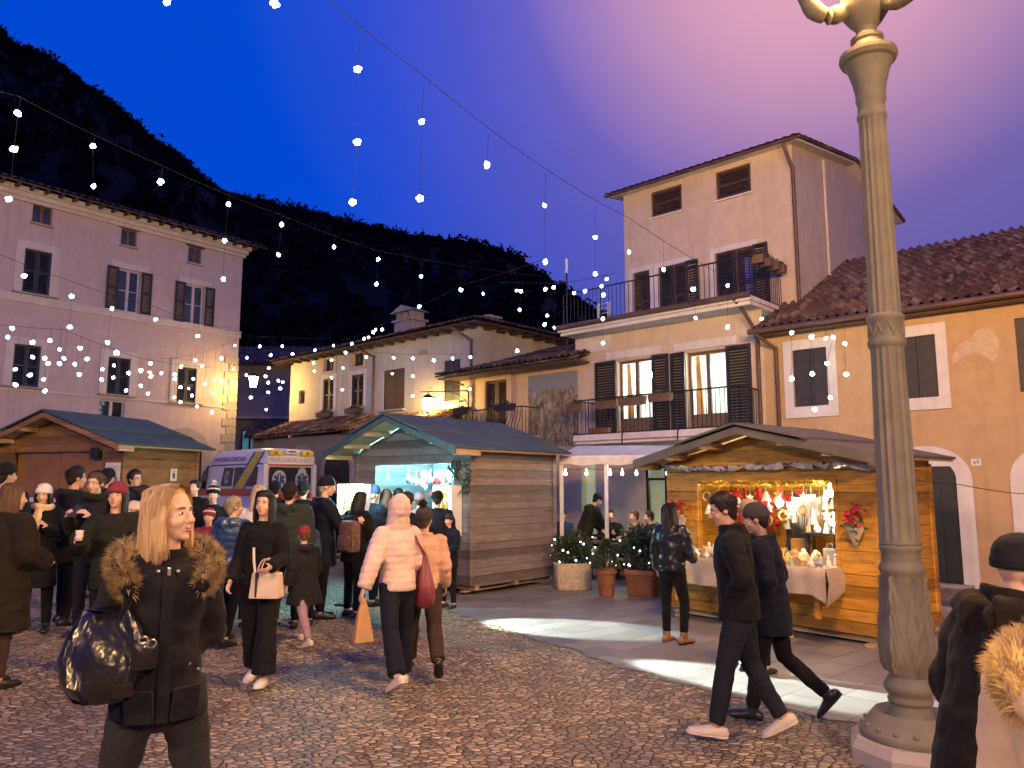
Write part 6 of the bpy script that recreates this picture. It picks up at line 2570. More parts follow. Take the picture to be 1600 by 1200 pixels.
# ------------------------------------------------------------------ people
SK = {'fair': skin_mat('fairskin', (0.62, 0.40, 0.29)), 'mid': skin_mat('midskin', (0.52, 0.32, 0.22)), 'rosy': skin_mat('rosyskin', (0.66, 0.40, 0.32))}
HR = {'black': hair_mat('blackhair', (0.012, 0.010, 0.010), (0.03, 0.025, 0.022)), 'brown': hair_mat('brownhair', (0.05, 0.03, 0.02), (0.12, 0.07, 0.04)),
      'blonde': hair_mat('blondehair', (0.26, 0.155, 0.075), (0.58, 0.40, 0.21)), 'grey': hair_mat('greyhair', (0.25, 0.24, 0.23), (0.42, 0.40, 0.38)), 'fairhair': hair_mat('fairhair', (0.28, 0.22, 0.14), (0.45, 0.38, 0.28))}
FB = {k: fabric('cloth' + k, sh(c, 0.40) if max(c) < 0.13 else c) for k, c in {
    'black': (0.016, 0.016, 0.018), 'navy': (0.016, 0.022, 0.045), 'charcoal': (0.03, 0.03, 0.034), 'brown': (0.035, 0.025, 0.018), 'denim': (0.028, 0.034, 0.055), 'greydenim': (0.05, 0.05, 0.058),
    'olive': (0.035, 0.038, 0.026), 'green': (0.06, 0.085, 0.07), 'pink': (0.62, 0.46, 0.40), 'peach': (0.58, 0.36, 0.24), 'cream': (0.70, 0.53, 0.32), 'white': (0.62, 0.60, 0.58), 'red': (0.22, 0.03, 0.035), 'wine': (0.18, 0.03, 0.045),
    'plum': (0.20, 0.035, 0.07), 'blue': (0.03, 0.06, 0.13), 'grey': (0.11, 0.10, 0.10), 'tan': (0.30, 0.22, 0.14), 'magenta': (0.45, 0.05, 0.25), 'lime': (0.30, 0.45, 0.12), 'mauve': (0.30, 0.20, 0.24), 'tights': (0.10, 0.06, 0.045), 'parka': (0.020, 0.020, 0.030)}.items()}
FB['leather'] = plain('blackleather', (0.012, 0.012, 0.013), 0.3, 0.2, 8, 0.3, 10, spec=0.5, bdist=0.012)
FB['patent'] = plain('patentleather', (0.008, 0.008, 0.009), 0.27, 0.2, 6, 0.6, 7, spec=0.5, bdist=0.03)
FB['shinyblue'] = plain('shinyquilt', (0.03, 0.07, 0.16), 0.3, 0.2, 8, 0.3, 20, spec=0.6)
FB['bagcream'] = plain('creamleather', (0.64, 0.50, 0.36), 0.4, 0.1, 6)
FB['bagred'] = plain('redleather', (0.20, 0.035, 0.045), 0.4, 0.25, 6, 0.4, 12, bdist=0.01)
FB['shoe_white'] = plain('whiteshoe', (0.68, 0.60, 0.54), 0.5, 0.1, 10)
FB['shoe_tan'] = plain('suedeshoe', (0.26, 0.13, 0.05), 0.9, 0.2, 12)
FB['shoe_black'] = plain('blackshoe', (0.015, 0.014, 0.014), 0.4, 0.2, 8)
FB['shoe_cream'] = plain('creamshoe', (0.62, 0.52, 0.42), 0.6, 0.1, 10)
FB['lens'] = glass_mat('spectaclelens', (0.3, 0.32, 0.36), 0.05)
EYE = plain('darkeye', (0.02, 0.014, 0.01), 0.15, 0.1)
SCL = plain('eyewhite', (0.62, 0.58, 0.54), 0.3, 0.05)
LIP = plain('lips', (0.42, 0.14, 0.12), 0.4, 0.1)
FUR = plain('fur', (0.40, 0.29, 0.155), 0.8, 0.5, 40)
FURC = plain('creamfur', (0.80, 0.60, 0.26), 0.8, 0.25, 30)


def d2v(a, b):
    return math.sin(a), -math.cos(a)


class Body:
    def __init__(s, S=1.7, lean=0, side=0, L=(0, 0, 3, 0), Rr=(0, 0, 3, 0), aL=(0, 8, 12, 0), aR=(0, 8, 12, 0), head=(0, 0), fem=False, wide=1.0, seat=None):
        k = s.k = S / 1.75
        s.S, s.fem, s.wide = S, fem, wide * (0.93 if fem else 1.0)
        s.lean = R_(lean)
        s.P = Vector((0, 0, 0.94 * k))
        s.up = Vector((math.sin(R_(side)), math.sin(s.lean), math.cos(s.lean) * math.cos(R_(side)))).normalized()
        s.rt = Vector((1, 0, 0))
        s.leg = []
        low = 1e9
        for sx, (h, kn, sp, fp) in ((-1, L), (1, Rr)):
            hip = s.P + Vector((sx * 0.088 * k, 0, -0.02 * k))
            h, kn, sp, fp = R_(h), R_(kn), R_(sp), R_(fp)
            kne = hip + Vector((sx * math.sin(sp), math.sin(h) * math.cos(sp), -math.cos(h) * math.cos(sp))) * 0.43 * k
            a = h - kn
            ank = kne + Vector((sx * math.sin(sp) * 0.5, math.sin(a), -math.cos(a))) * 0.415 * k
            fd = Vector((sx * 0.12, math.cos(fp), math.sin(fp))).normalized()
            fn = Vector((0, -math.sin(fp), math.cos(fp)))
            heel = ank - fd * 0.055 * k - fn * 0.075 * k
            toe = ank + fd * 0.185 * k - fn * 0.08 * k
            low = min(low, heel.z, toe.z)
            s.leg.append([hip, kne, ank, fd, fn])
        dz = Vector((0, 0, -low))
        if seat is not None:
            dz = Vector((0, 0, seat + 0.10 * k - s.P.z))
        s.P += dz
        s.leg = [[l[0] + dz, l[1] + dz, l[2] + dz, l[3], l[4]] for l in s.leg]
        s.nb = s.P + s.up * 0.515 * k
        s.arm = []
        for sx, (f, o, e, inw) in ((-1, aL), (1, aR)):
            sh_ = s.P + s.up * 0.475 * k + s.rt * sx * (0.172 * s.wide) * k
            f, o, e, inw = R_(f), R_(o), R_(e), R_(inw)
            f0 = f - s.lean
            ud = Vector((sx * math.sin(o), math.sin(f0) * math.cos(o), -math.cos(f0) * math.cos(o)))
            el = sh_ + ud * 0.285 * k
            fd = Vector((sx * math.sin(o - inw), math.sin(f0 + e) * math.cos(o - inw), -math.cos(f0 + e) * math.cos(o - inw))).normalized()
            wr = el + fd * 0.25 * k
            s.arm.append([sh_, el, wr, fd])
        yaw, pit = R_(head[0]), R_(head[1])
        s.hm = Matrix.Rotation(yaw, 3, 'Z') @ Matrix.Rotation(pit - s.lean * 0.45, 3, 'X')
        s.hc = s.nb + s.up * 0.075 * k + s.hm @ Vector((0, 0.018, 0.112)) * k

    def H(s, x, y, z):
        return s.hc + s.hm @ Vector((x, y, z)) * s.k

    def hell(s, mb, c, r, n=16, m=12):
        mb.ell(s.H(*c), [q * s.k for q in r], n, m, s.hm)

    def hand(s, mb, i, curl):
        k = s.k
        sh_, el, wr, fd = s.arm[i]
        sx = -1 if i == 0 else 1
        ref = Vector((0, 1, 0)) - fd * fd.y
        if ref.length < 0.15:
            ref = Vector((0, 0, 1)) - fd * fd.z
        ref.normalize()            # towards the thumb
        pal = fd.cross(ref) * (-sx)  # palm looks to the body
        if pal.dot(Vector((-sx, 0, 0))) < 0:
            pal = -pal
        mb.tube([wr - fd * 0.01 * k, wr + fd * 0.03 * k, wr + fd * 0.085 * k], [(0.024 * k, 0.019 * k), (0.036 * k, 0.016 * k), (0.040 * k, 0.014 * k)], 10, ref=ref, round_caps=True)
        for q, ln in enumerate((0.072, 0.082, 0.076, 0.058)):
            b = wr + fd * 0.085 * k + ref * (0.030 - 0.020 * q) * k
            p, d = b, fd.copy()
            pts = [b - fd * 0.015 * k, b]
            for j in range(3):
                a = R_(curl * (0.7 + 0.25 * j) + 6 * q)
                d = (d * math.cos(a) + pal * math.sin(a)).normalized()
                p = p + d * ln * k * (0.45, 0.32, 0.23)[j]
                pts.append(p)
            mb.tube(pts, [0.0095 * k, 0.0098 * k, 0.009 * k, 0.0085 * k, 0.0072 * k], 8, round_caps=True)
        b = wr + fd * 0.03 * k + ref * 0.030 * k
        d = (fd * 0.62 + ref * 0.7 + pal * 0.3).normalized()
        e = (fd * 0.85 + ref * 0.15 + pal * (0.2 + curl * 0.012)).normalized()
        mb.tube([b - d * 0.015 * k, b + d * 0.035 * k, b + d * 0.035 * k + e * 0.03 * k], [0.012 * k, 0.0105 * k, 0.0085 * k], 8, round_caps=True)
        return wr + fd * 0.09 * k + pal * 0.03 * k

    def body(s, curl=(25, 25), face=True):
        k, w = s.k, s.wide
        mb = MB()
        for hip, kne, ank, fd, fn in s.leg:
            mb.tube([hip, hip.lerp(kne, .45), kne, kne.lerp(ank, .35), ank], [q * k for q in (0.085, 0.075, 0.054, 0.052, 0.036)], 12, round_caps=True)
            mb.tube([ank - fd * 0.04 * k - fn * 0.04 * k, ank + fd * 0.06 * k - fn * 0.045 * k, ank + fd * 0.15 * k - fn * 0.06 * k], [(0.033 * k, 0.035 * k), (0.04 * k, 0.03 * k), (0.036 * k, 0.016 * k)], 10, round_caps=True)
        U = s.up
        mb.tube([s.P - U * .05 * k, s.P + U * .06 * k, s.P + U * .17 * k, s.P + U * .32 * k, s.P + U * .43 * k, s.P + U * .49 * k], [(0.15 * w * k, .105 * k), (.145 * w * k, .10 * k), (.125 * w * k, .09 * k), (.15 * w * k, .105 * k), (.15 * w * k, .09 * k), (.09 * k, .07 * k)], 16, round_caps=True)
        s.grip = []
        for i in (0, 1):
            sh_, el, wr, fd = s.arm[i]
            mb.tube([sh_, sh_.lerp(el, .4), el, el.lerp(wr, .35), wr], [q * k for q in (.052, .045, .036, .036, .024)], 10, round_caps=True)
            s.grip.append(s.hand(mb, i, curl[i]))
        mb.tube([s.nb - U * .05 * k, s.nb + U * .03 * k, s.H(0, -0.012, -0.05)], [.06 * k, .05 * k, .05 * k], 12)
        h = lambda c, r: s.hell(mb, c, r)
        h((0, -.012, .028), (.075, .092, .095))
        h((0, .028, -.03), (.058, .058, .084))
        h((0, .033, -.074), (.045, .046, .040))
        h((0, .068, -.098), (.021, .018, .016))
        if face:
            mb.tube([s.H(0, .080, .018), s.H(0, .094, -.008), s.H(0, .108, -.030)], [q * k for q in (.008, .010, .013)], 8, round_caps=True)
            h((0, .105, -.034), (.015, .013, .010))
            h((.0, .070, .026), (.048, .015, .010))
            for x in (-1, 1):
                h((x * .036, .056, -.034), (.024, .024, .024))
                h((x * .077, -.008, -.012), (.010, .021, .031))
            h((0, .082, -.060), (.021, .010, .008))
            h((0, .079, -.072), (.019, .010, .008))
        return mb

    # -------- garments
    def coat(s, hem=-0.12, t=0.02, sleeve=1.0, skirt=0.0, hood=None, collar=0.03, puff=0.0, short=0.0):
        """hem: height of the lower edge against the hip; t: thickness over the body"""
        k, w = s.k, s.wide
        U = s.up
        mb = MB()
        T = t
        pts, rad = [], []
        for i in range(4):
            q = 1 - i / 4
            dn = Vector((0, 0.02 * s.lean, -1)) * (-hem) * q
            pts.append(s.P + dn * k if hem < 0 else s.P + U * (hem * q) * k)
            rad.append(((.158 * w + T + skirt * q) * k, (.118 + T + skirt * q * 0.8) * k))
        for z, a, b in ((.06, .152, .115), (.17, .138, .108), (.30, .158, .118), (.40, .165, .110), (.455, .150, .095), (.49, .105, .082), (.515, .072, .07), (.53 + collar, .070, .072)):
            if hem > 0 and z <= hem:
                continue
            pts.append(s.P + U * z * k + Vector((0, -0.012 * (z > .45), 0)) * k)
            tt = T if z < .46 else T * 0.75
            rad.append(((a * w + tt) * k, (b + tt) * k))
        mb.tube(pts, rad, 24, power=0.92)
        for i in (0, 1):
            sh_, el, wr, fd = s.arm[i]
            e2 = el.lerp(wr, 1.0 - short) if short else wr
            r = sleeve
            inn = s.P + U * .44 * k + (sh_ - (s.P + U * .475 * k)) * 0.45
            s2 = sh_ - U * .012 * k
            mb.tube([inn, s2], [(.066 * r + T * .6) * k, (.052 * r + T * .6) * k], 14, round_caps=True)
            mb.ell(s2, (.054 * r + T * .7) * k, 12, 10)
            mb.tube([s2, sh_.lerp(el, .35), el, el.lerp(e2, .4), e2], [(q * r + T * .8) * k for q in (.052, .054, .047, .045, .035)], 14, round_caps=False)
            mb.ell(el, (0.050 * r + T * .8) * k, 10, 8)
        if hood == 'down':
            mb.tube([s.nb + Vector((x * k, y * k, z * k)) for x, y, z in ((-.11, .02, -.0), (-.12, -.06, .01), (-.06, -.12, .0), (0, -.135, -.02), (.06, -.12, .0), (.12, -.06, .01), (.11, .02, -.0))], [q * k for q in (.035, .05, .065, .075, .065, .05, .035)], 12, round_caps=True)
        elif hood == 'up':
            s.hell(mb, (0, -.035, .02), (.112, .125, .142), 20, 14)
            s.hell(mb, (0, -.09, .06), (.07, .07, .09))
            mb.tube([s.nb - U * 0.06 * k, s.H(0, -.03, -.03)], [(.125 * k, .11 * k), (.105 * k, .105 * k)], 16)
        return mb

    def trousers(s, t=0.012, flare=0.0, cut=0.0):
        k, w = s.k, s.wide
        mb = MB()
        U = s.up
        mb.tube([s.P - U * .07 * k, s.P + U * .02 * k, s.P + U * .13 * k], [((.150 * w + t) * k, (.108 + t) * k), ((.152 * w + t) * k, (.108 + t) * k), ((.138 * w + t) * k, (.10 + t) * k)], 18, round_caps=True)
        for hip, kne, ank, fd, fn in s.leg:
            low = kne.lerp(ank, 0.97 - cut)
            mb.tube([hip + Vector((0, 0, .03 * k)), hip.lerp(kne, .4), kne, kne.lerp(ank, .35), low], [(q + t) * k for q in (.088, .078, .056 + flare * .3, .053 + flare * .6, .042 + flare)], 14)
            mb.ell(kne, (.056 + t + flare * .3) * k, 10, 8)
        return mb

    def shoe(s, i, boot=0.0, heel=0.0):
        k = s.k
        hip, kne, ank, fd, fn = s.leg[i]
        mb = MB()
        f, n_ = fd, fn
        mb.tube([ank - f * .055 * k - n_ * .045 * k, ank + f * .03 * k - n_ * .045 * k, ank + f * .10 * k - n_ * .055 * k, ank + f * .175 * k - n_ * .062 * k], [(.040 * k, .046 * k), (.045 * k, .046 * k), (.051 * k, .036 * k), (.046 * k, .027 * k)], 14, ref=f.cross(n_), round_caps=True)
        if boot:
            mb.tube([ank - n_ * .04 * k, ank + (kne - ank).normalized() * boot * k], [.048 * k, .052 * k], 12)
        return mb

    def sole(s, i):
        k = s.k
        hip, kne, ank, f, n_ = s.leg[i]
        mb = MB()
        mb.tube([ank - f * .078 * k - n_ * .074 * k, ank - f * .02 * k - n_ * .074 * k, ank + f * .06 * k - n_ * .074 * k, ank + f * .15 * k - n_ * .074 * k, ank + f * .20 * k - n_ * .070 * k], [(.036 * k, .013 * k), (.043 * k, .013 * k), (.046 * k, .013 * k), (.053 * k, .013 * k), (.040 * k, .012 * k)], 16, ref=f.cross(n_), round_caps=True)
        return mb

    def hair(s, style):
        mb = MB()
        h = lambda c, r: s.hell(mb, c, r)
        h((0, -.026, .038), (.086, .095, .098))
        if style == 'bob':
            h((0, -.014, .088), (.074, .072, .044))
        else:
            h((0, .0, .082), (.076, .078, .050))
        h((0, -.056, -.02), (.072, .050, .080))
        for x in (-1, 1):
            h((x * .064, -.012, .022), (.023, .048, .052))
        k = s.k
        if style in ('long', 'bob', 'mid'):
            Ln = {'long': .38, 'mid': .24, 'bob': .19}[style]
            for x in (-1, 1):
                for yy, q in ((-.07, 1.0), (-.045, 1.05), (-.02, 1.0), (.005, .95), (.024, .85)):
                    b = s.H(x * .062, yy, .05)
                    c = s.H(x * .080, yy, -.03)
                    c2 = s.H(x * .080, yy * .95 + .004, -.10)
                    e = c2 + Vector((0, 0, -1)) * (Ln * q - .10) * k + (s.hm @ Vector((-x * .006, .008, 0))) * k
                    mb.tube([b, c, c2, c2.lerp(e, .6), e], [.020 * k, .019 * k, .018 * k, .016 * k, .007 * k], 8, round_caps=True)
            b = s.H(0, -.07, .02)
            c = s.H(0, -.088, -.08)
            e = c + Vector((0, 0, -1)) * (Ln - .06) * k + (s.hm @ Vector((0, -.035, 0))) * k
            mb.tube([b, c, c.lerp(e, .6), e], [(.075 * k, .05 * k), (.082 * k, .046 * k), (.088 * k, .034 * k), (.075 * k, .014 * k)], 14, ref=s.hm @ Vector((1, 0, 0)), round_caps=True)
        if style == 'bun':
            h((0, -.125, .055), (.048, .045, .045))
        return mb

    def beanie(s, cuff=True):
        mb = MB()
        k = s.k
        ax = s.hm @ Vector((0, -.22, 1)).normalized()
        c = s.H(0, -.012, .03)
        rt = s.hm @ Vector((1, 0, 0))
        prof = [(-.008, .090, .107), (.02, .092, .109), (.05, .090, .105), (.08, .078, .090), (.10, .058, .066), (.112, .030, .034), (.116, .006, .006)]
        mb.tube([c + ax * z * k for z, a, b in prof], [(a * k, b * k) for z, a, b in prof], 22, ref=rt)
        if cuff:
            mb.tube([c + ax * z * k for z in (-.022, -.018, .02, .024)], [(q * k, (q + .017) * k) for q in (.088, .096, .097, .090)], 22, ref=rt)
        return mb

    def scarf(s, r=.045, drop=0.0):
        k = s.k
        mb = MB()
        c = s.nb + s.up * .04 * k
        pts = []
        for i in range(17):
            a = 2 * math.pi * i / 16
            pts.append(c + Vector((.092 * math.cos(a), .088 * math.sin(a) + .012, .012 * math.sin(a * 2))) * k)
        mb.tube(pts, r * k, 10)
        if drop:
            f = c + Vector((.02, .10, -.03)) * k
            mb.tube([f, f + Vector((.0, .06, -.08)) * k, f + Vector((.01, .075, -drop * .6)) * k, f + Vector((.03, .07, -drop)) * k], [(.05 * k, .02 * k), (.055 * k, .018 * k), (.06 * k, .016 * k), (.07 * k, .012 * k)], 10)
        return mb

    def belly(s, x, z, d=0.0):
        """a point on the front of the coat"""
        k = s.k
        return s.P + s.up * z * k + Vector((x * k, (0.15 + d) * k, 0))


def wr_disp(amp, sc_=9.0, quilt=0.0, per=0.07, seed=0):
    def f(co):
        d = amp * (noise.noise(Vector((co.x * sc_ + seed, co.y * sc_, co.z * sc_ * 1.6))) + 0.45 * noise.noise(Vector((co.x * sc_ * 2.7, co.y * sc_ * 2.7 + seed, co.z * sc_ * 3.4))))
        if quilt:
            d += quilt * (abs(math.sin(co.z * math.pi / per)) ** 0.6 - 0.6)
        return d
    return f



def strands(b, n, l0, l1, seed, wk=1.0):
    """loose hair lying over the cap, from the parting down"""
    q = random.Random(seed)
    t = MB()
    k = b.k
    for i in range(n):
        sx = 1 if q.random() < 0.5 else -1
        part = b.H(0.018 + q.uniform(-.008, .008), q.uniform(-.085, .062), .128)
        yb = q.uniform(-.105, .040)
        mid = b.H(sx * (.085 + q.uniform(-.004, .010)) * math.sqrt(max(0.15, 1 - (yb + .026) ** 2 / .0125)), yb, .045 + q.uniform(-.02, .02))
        low = b.H(sx * (.084 + q.uniform(-.004, .014)) * math.sqrt(max(0.12, 1 - (yb + .03) ** 2 / .0145)), yb - .004, -.075 + q.uniform(-.02, .02))
        ln = q.uniform(l0, l1) * (0.8 if yb > 0.02 else 1) * k
        end = low + Vector((0, 0, -ln)) + b.hm @ Vector((-sx * .012 * q.random(), .018 * q.random() - .004, 0))
        pts = [part, part.lerp(mid, .5) + (part.lerp(mid, .5) - b.H(0, -.02, .03)).normalized() * .022 * k, mid, low, low.lerp(end, .6), end]
        w_ = q.uniform(.0018, .0042) * wk
        rings = []
        for j, p in enumerate(pts):
            f_ = b.hm @ Vector((0, 1, 0)) * w_ * (0.35 if j in (0, 5) else 1)
            rings.append([p - f_, p + f_])
        t.loft(rings, cap=False, closed=False)
    return t


def tufts(b, n, seed):
    """short cropped hair standing off the cap"""
    q = random.Random(seed)
    t = MB()
    k = b.k
    for i in range(n):
        d = Vector((q.gauss(0, 1), q.gauss(0, 1) - .35, abs(q.gauss(0, 1)) * (1 if q.random() < .75 else -.5))).normalized()
        c = b.hc + b.hm @ Vector((d.x * .086, d.y * .096 - .024, d.z * .100 + .036)) * k
        if (b.hm.transposed() @ (c - b.hc)).y > .058 * k and (b.hm.transposed() @ (c - b.hc)).z < .075 * k:
            continue
        dw = b.hm @ d
        lay = (b.hm @ Vector((q.gauss(0, .4), .75 if d.z > .5 else -.25, -.45 if d.z < .6 else .1)) + dw * .35).normalized()
        e = dw.cross(lay).normalized() * .0028 * k
        c = c - dw * .004 * k
        t.add([c - e, c + e, c + lay * q.uniform(.018, .034) * k + dw * .006 * k], [(0, 1, 2)])
    return t


PN = [0]


def person(label, x, y, heading, S=1.7, det=1, skin='fair', hair=('short', 'brown'), hat=None, coat=None, legs=('black',), shoes='shoe_black', curl=(25, 25), group=None, scarf=None, extra=None, z=None, glasses=False, seat=None, cat='person', boot=0.0, **kw):
    """one continuous body; garments and hair are its parts"""
    PN[0] += 1
    sd = PN[0] * 3.7
    b = Body(S=S, seat=seat, **kw)
    vox = {3: 0.0075, 2: 0.0115, 1: 0.017}[det]
    cv = {3: 0.010, 2: 0.014, 1: 0.021}[det]
    me = remesh(b.body(curl), vox, 2)
    o = link('person', me, SK[skin], None, smooth=True)
    o.location = (x, y, gz(x, y) if z is None else z)
    o.rotation_euler = (0, 0, R_(heading))
    tag(o, label, cat, group)
    if coat:
        cd = dict(coat)
        mat = cd.pop('mat')
        q = cd.pop('quilt', 0.0)
        per = cd.pop('per', 0.075)
        nm_ = cd.pop('name', 'coat')
        am = cd.pop('amp', 0.010)
        link(nm_, remesh(b.coat(**cd), cv, 2, wr_disp(am, 8, q, per, sd)), FB[mat], o, smooth=True)
    if legs:
        ld_ = dict(legs[1]) if len(legs) > 1 else {}
        link('trousers', remesh(b.trousers(**ld_), cv, 2, wr_disp(0.006, 10, seed=sd)), FB[legs[0]], o, smooth=True)
    if shoes:
        for i in (0, 1):
            so = link('shoe', remesh(b.shoe(i, boot), vox, 1), FB[shoes], o, smooth=True)
            if det >= 2:
                link('sole', remesh(b.sole(i), vox, 0), FB['shoe_white'] if shoes in ('shoe_cream', 'shoe_white') else FB['shoe_black'], so, smooth=True)
    if hair and not (coat and coat.get('hood') == 'up'):
        hm2 = link('hair', remesh(b.hair(hair[0]), vox * 1.15, 2, wr_disp(0.003, 40)), HR[hair[1]], o, smooth=True)
        if det >= 2:
            if hair[0] in ('long', 'mid'):
                q_ = {'long': (.15, .31), 'mid': (.08, .17)}[hair[0]]
                strands(b, 420, q_[0], q_[1], PN[0], 1.5).build('hair_strands', HR[hair[1]], hm2, smooth=1.5, fix=False)
            elif hair[0] == 'short' and not hat:
                tufts(b, 1500, PN[0]).build('hair_tufts', HR[hair[1]], hm2, fix=False)
    if hat:
        hm_ = hat[0]
        hb = link('beanie', remesh(b.beanie(), vox * 1.05, 1), FB[hm_], o, smooth=True)
        if len(hat) > 1 and hat[1]:
            t = MB()
            ax = b.hm @ Vector((0, -.22, 1)).normalized()
            c = b.H(0, -.012, .03) + ax * .145 * b.k
            q = random.Random(PN[0])
            t.ell(c, .034 * b.k, 10, 8)
            for i in range(260):
                d = Vector((q.gauss(0, 1), q.gauss(0, 1), q.gauss(0, 1))).normalized()
                e = d.orthogonal().normalized() * .005
                t.add([c + d * .03 * b.k - e, c + d * .03 * b.k + e, c + d * .056 * b.k], [(0, 1, 2)])
            t.build('pompom', FB[hat[1]], hb, fix=False)
        if len(hat) > 2:
            t = MB()
            ax = b.hm @ Vector((0, -.22, 1)).normalized()
            c = b.H(0, -.012, .03)
            t.tube([c + ax * zq * b.k for zq in (.032, .036, .052, .056)], [(q * b.k, (q + .015) * b.k) for q in (.090, .0965, .0955, .088)], 22, ref=b.hm @ Vector((1, 0, 0)))
            t.build('hat_stripe', FB[hat[2]], hb, smooth=True)
    if scarf:
        link('scarf', remesh(b.scarf(scarf[1] if len(scarf) > 1 else .04, scarf[2] if len(scarf) > 2 else 0), vox * 1.2, 1, wr_disp(0.006, 22)), FB[scarf[0]], o, smooth=True)
    if det >= 2 or extra == 'face':
        for sx in (-1, 1):
            t = MB()
            t.ell(b.H(sx * .031, .0765, .002), [q * b.k for q in (.0125, .0085, .0062)], 12, 8, b.hm)
            ey = t.build('eye', SCL, o, smooth=True)
            t = MB()
            t.ell(b.H(sx * .031, .0815, .002), [q * b.k for q in (.0062, .0050, .0058)], 10, 8, b.hm)
            t.build('iris', EYE, ey, smooth=True)
            t = MB()
            t.tube([b.H(sx * (.016 + .010 * i), .0855 - .0035 * i - (.003 if i == 3 else 0), .0195 + (.004, .006, .005, .001)[i]) for i in range(4)], [q * b.k for q in (.0035, .004, .0035, .002)], 6)
            t.build('eyebrow', HR[hair[1] if hair and hair[1] in ('black', 'brown') else 'brown'], o, smooth=True)
        t = MB()
        t.ell(b.H(0, .0885, -.061), [q * b.k for q in (.019, .0062, .0045)], 12, 8, b.hm)
        t.ell(b.H(0, .0865, -.0705), [q * b.k for q in (.0165, .0062, .005)], 12, 8, b.hm)
        t.build('lips', LIP, o, smooth=True)
    if glasses:
        t = MB()
        for sx in (-1, 1):
            t.tube([b.H(sx * .032 + .021 * math.cos(a), .098 - .012 * abs(math.cos(a)), .0 + .018 * math.sin(a)) for a in [i * .5236 for i in range(13)]], .0022 * b.k, 5)
            t.tube([b.H(sx * .053, .088, .003), b.H(sx * .079, .0, .004)], .002 * b.k, 5)
        t.tube([b.H(-.011, .100, .003), b.H(.011, .100, .003)], .002 * b.k, 5)
        t.build('spectacles', M['steel'], o)
    o_w = Matrix.Translation(o.location) @ Matrix.Rotation(R_(heading), 4, 'Z')
    b.W = lambda p: o_w @ Vector(p)
    b.o = o
    return b


def at_px(px, Y):
    return xat(px, Y), Y


STAND = dict(L=(2, 3, 4, 0), Rr=(-2, 2, 4, 0))
WALK_L = dict(L=(24, 6, 2, 8), Rr=(-16, 22, 2, -34))
WALK_R = dict(L=(-16, 22, 2, -34), Rr=(24, 6, 2, 8))
POCK = dict(aL=(-4, 20, 62, 36), aR=(-4, 20, 62, 36))

# ---- woman with the fur collar
Bx, By = xat(268, 3.3), 3.3
bl = person('blonde woman in a dark parka with a fur trimmed hood, hands in her pockets', Bx, By, 208, 1.74, 3, 'fair', None, coat=dict(mat='parka', hem=-0.11, t=0.026, sleeve=1.02, skirt=0.03, collar=0.03, amp=0.012, name='parka', quilt=0.0), legs=('greydenim', dict(t=0.010, flare=0.002)), shoes='shoe_black', fem=False, wide=0.86, head=(44, 4), L=(3, 3, 9, 0), Rr=(-4, 2, 9, 0), aL=(-8, 9, 48, 68), aR=(-10, 20, 50, 80))
t = bl.hair('bob')
me = remesh(t, 0.008, 3)
ho = link('hair', me, HR['blonde'], bl.o, smooth=True)
t = strands(bl, 1700, .065, .125, 5)
t.build('hair_strands', HR['blonde'], ho, smooth=1.5, fix=False)


def fur_arc(path, n, r0, ln, seed, droop=0.02):
    q = random.Random(seed)
    t = MB()
    P_ = [Vector(p) for p in path]
    for i in range(n):
        k = q.random() * (len(P_) - 1)
        a = int(k)
        c = P_[a].lerp(P_[min(a + 1, len(P_) - 1)], k - a)
        ax = (P_[min(a + 1, len(P_) - 1)] - P_[a]).normalized()
        d = Vector((q.gauss(0, 1), q.gauss(0, 1), q.gauss(0, 1)))
        d = (d - ax * d.dot(ax) * 0.75).normalized()
        s = c + d * r0 * q.uniform(0.4, 1.0)
        l = ln * q.uniform(0.55, 1.15)
        cl = Vector((noise.noise(c * 14 + d * 2), noise.noise(c * 14 + d * 2 + Vector((9, 0, 0))), noise.noise(c * 14 + d * 2 + Vector((0, 7, 0)))))
        m_ = s + (d + cl * 0.7).normalized() * l * 0.55
        e = m_ + (d + cl * 1.3 + Vector((0, 0, -0.5))).normalized() * l * 0.55
        w_ = d.cross(ax if abs(d.dot(ax)) < .9 else Vector((0, 0, 1))).normalized() * q.uniform(.0010, .0021)
        t.add([s - w_, s + w_, m_ + w_ * .7, m_ - w_ * .7, e], [(0, 1, 2, 3), (3, 2, 4)])
    return t


nb = bl.nb
fp = [nb + Vector(v) for v in ((-.135, .12, -.10), (-.165, .06, -.045), (-.17, -.02, .0), (-.15, -.10, .03), (-.08, -.15, .04), (0, -.17, .04), (.08, -.15, .04), (.15, -.10, .035), (.175, -.02, .005), (.17, .06, -.04), (.145, .12, -.10))]
t = MB()
t.tube(fp, [.03, .045, .05, .05, .045, .045, .045, .05, .05, .045, .03], 10, round_caps=True)
hd = t.build('hood', FB['parka'], bl.o, smooth=True)
fur_arc(fp, 20000, .044, .040, 3).build('fur_trim', FUR, hd, fix=False)
t = MB()
zp = [bl.P + bl.up * z * bl.k + Vector((0, y * bl.k, 0)) for z, y in ((-.105, .178), (-.03, .168), (.10, .158), (.24, .162), (.36, .160), (.44, .147), (.50, .118))]
t.tube(zp, [(.024, .006)] * 7, 8, ref=(1, 0, 0))
t.build('placket', FB['parka'], bl.o, smooth=True)
for (x, z, y, w_, h_) in ((.085, .10, .150, .11, .13), (-.085, .10, .150, .11, .13)):
    t = MB()
    t.bbox_bev(bl.P + bl.up * (z - .14) * bl.k + Vector((x, y + .015, 0)), (w_, .018, h_), .006, (R_(-8), 0, R_(-22 if x > 0 else 22)))
    t.build('pocket_flap', FB['parka'], bl.o)
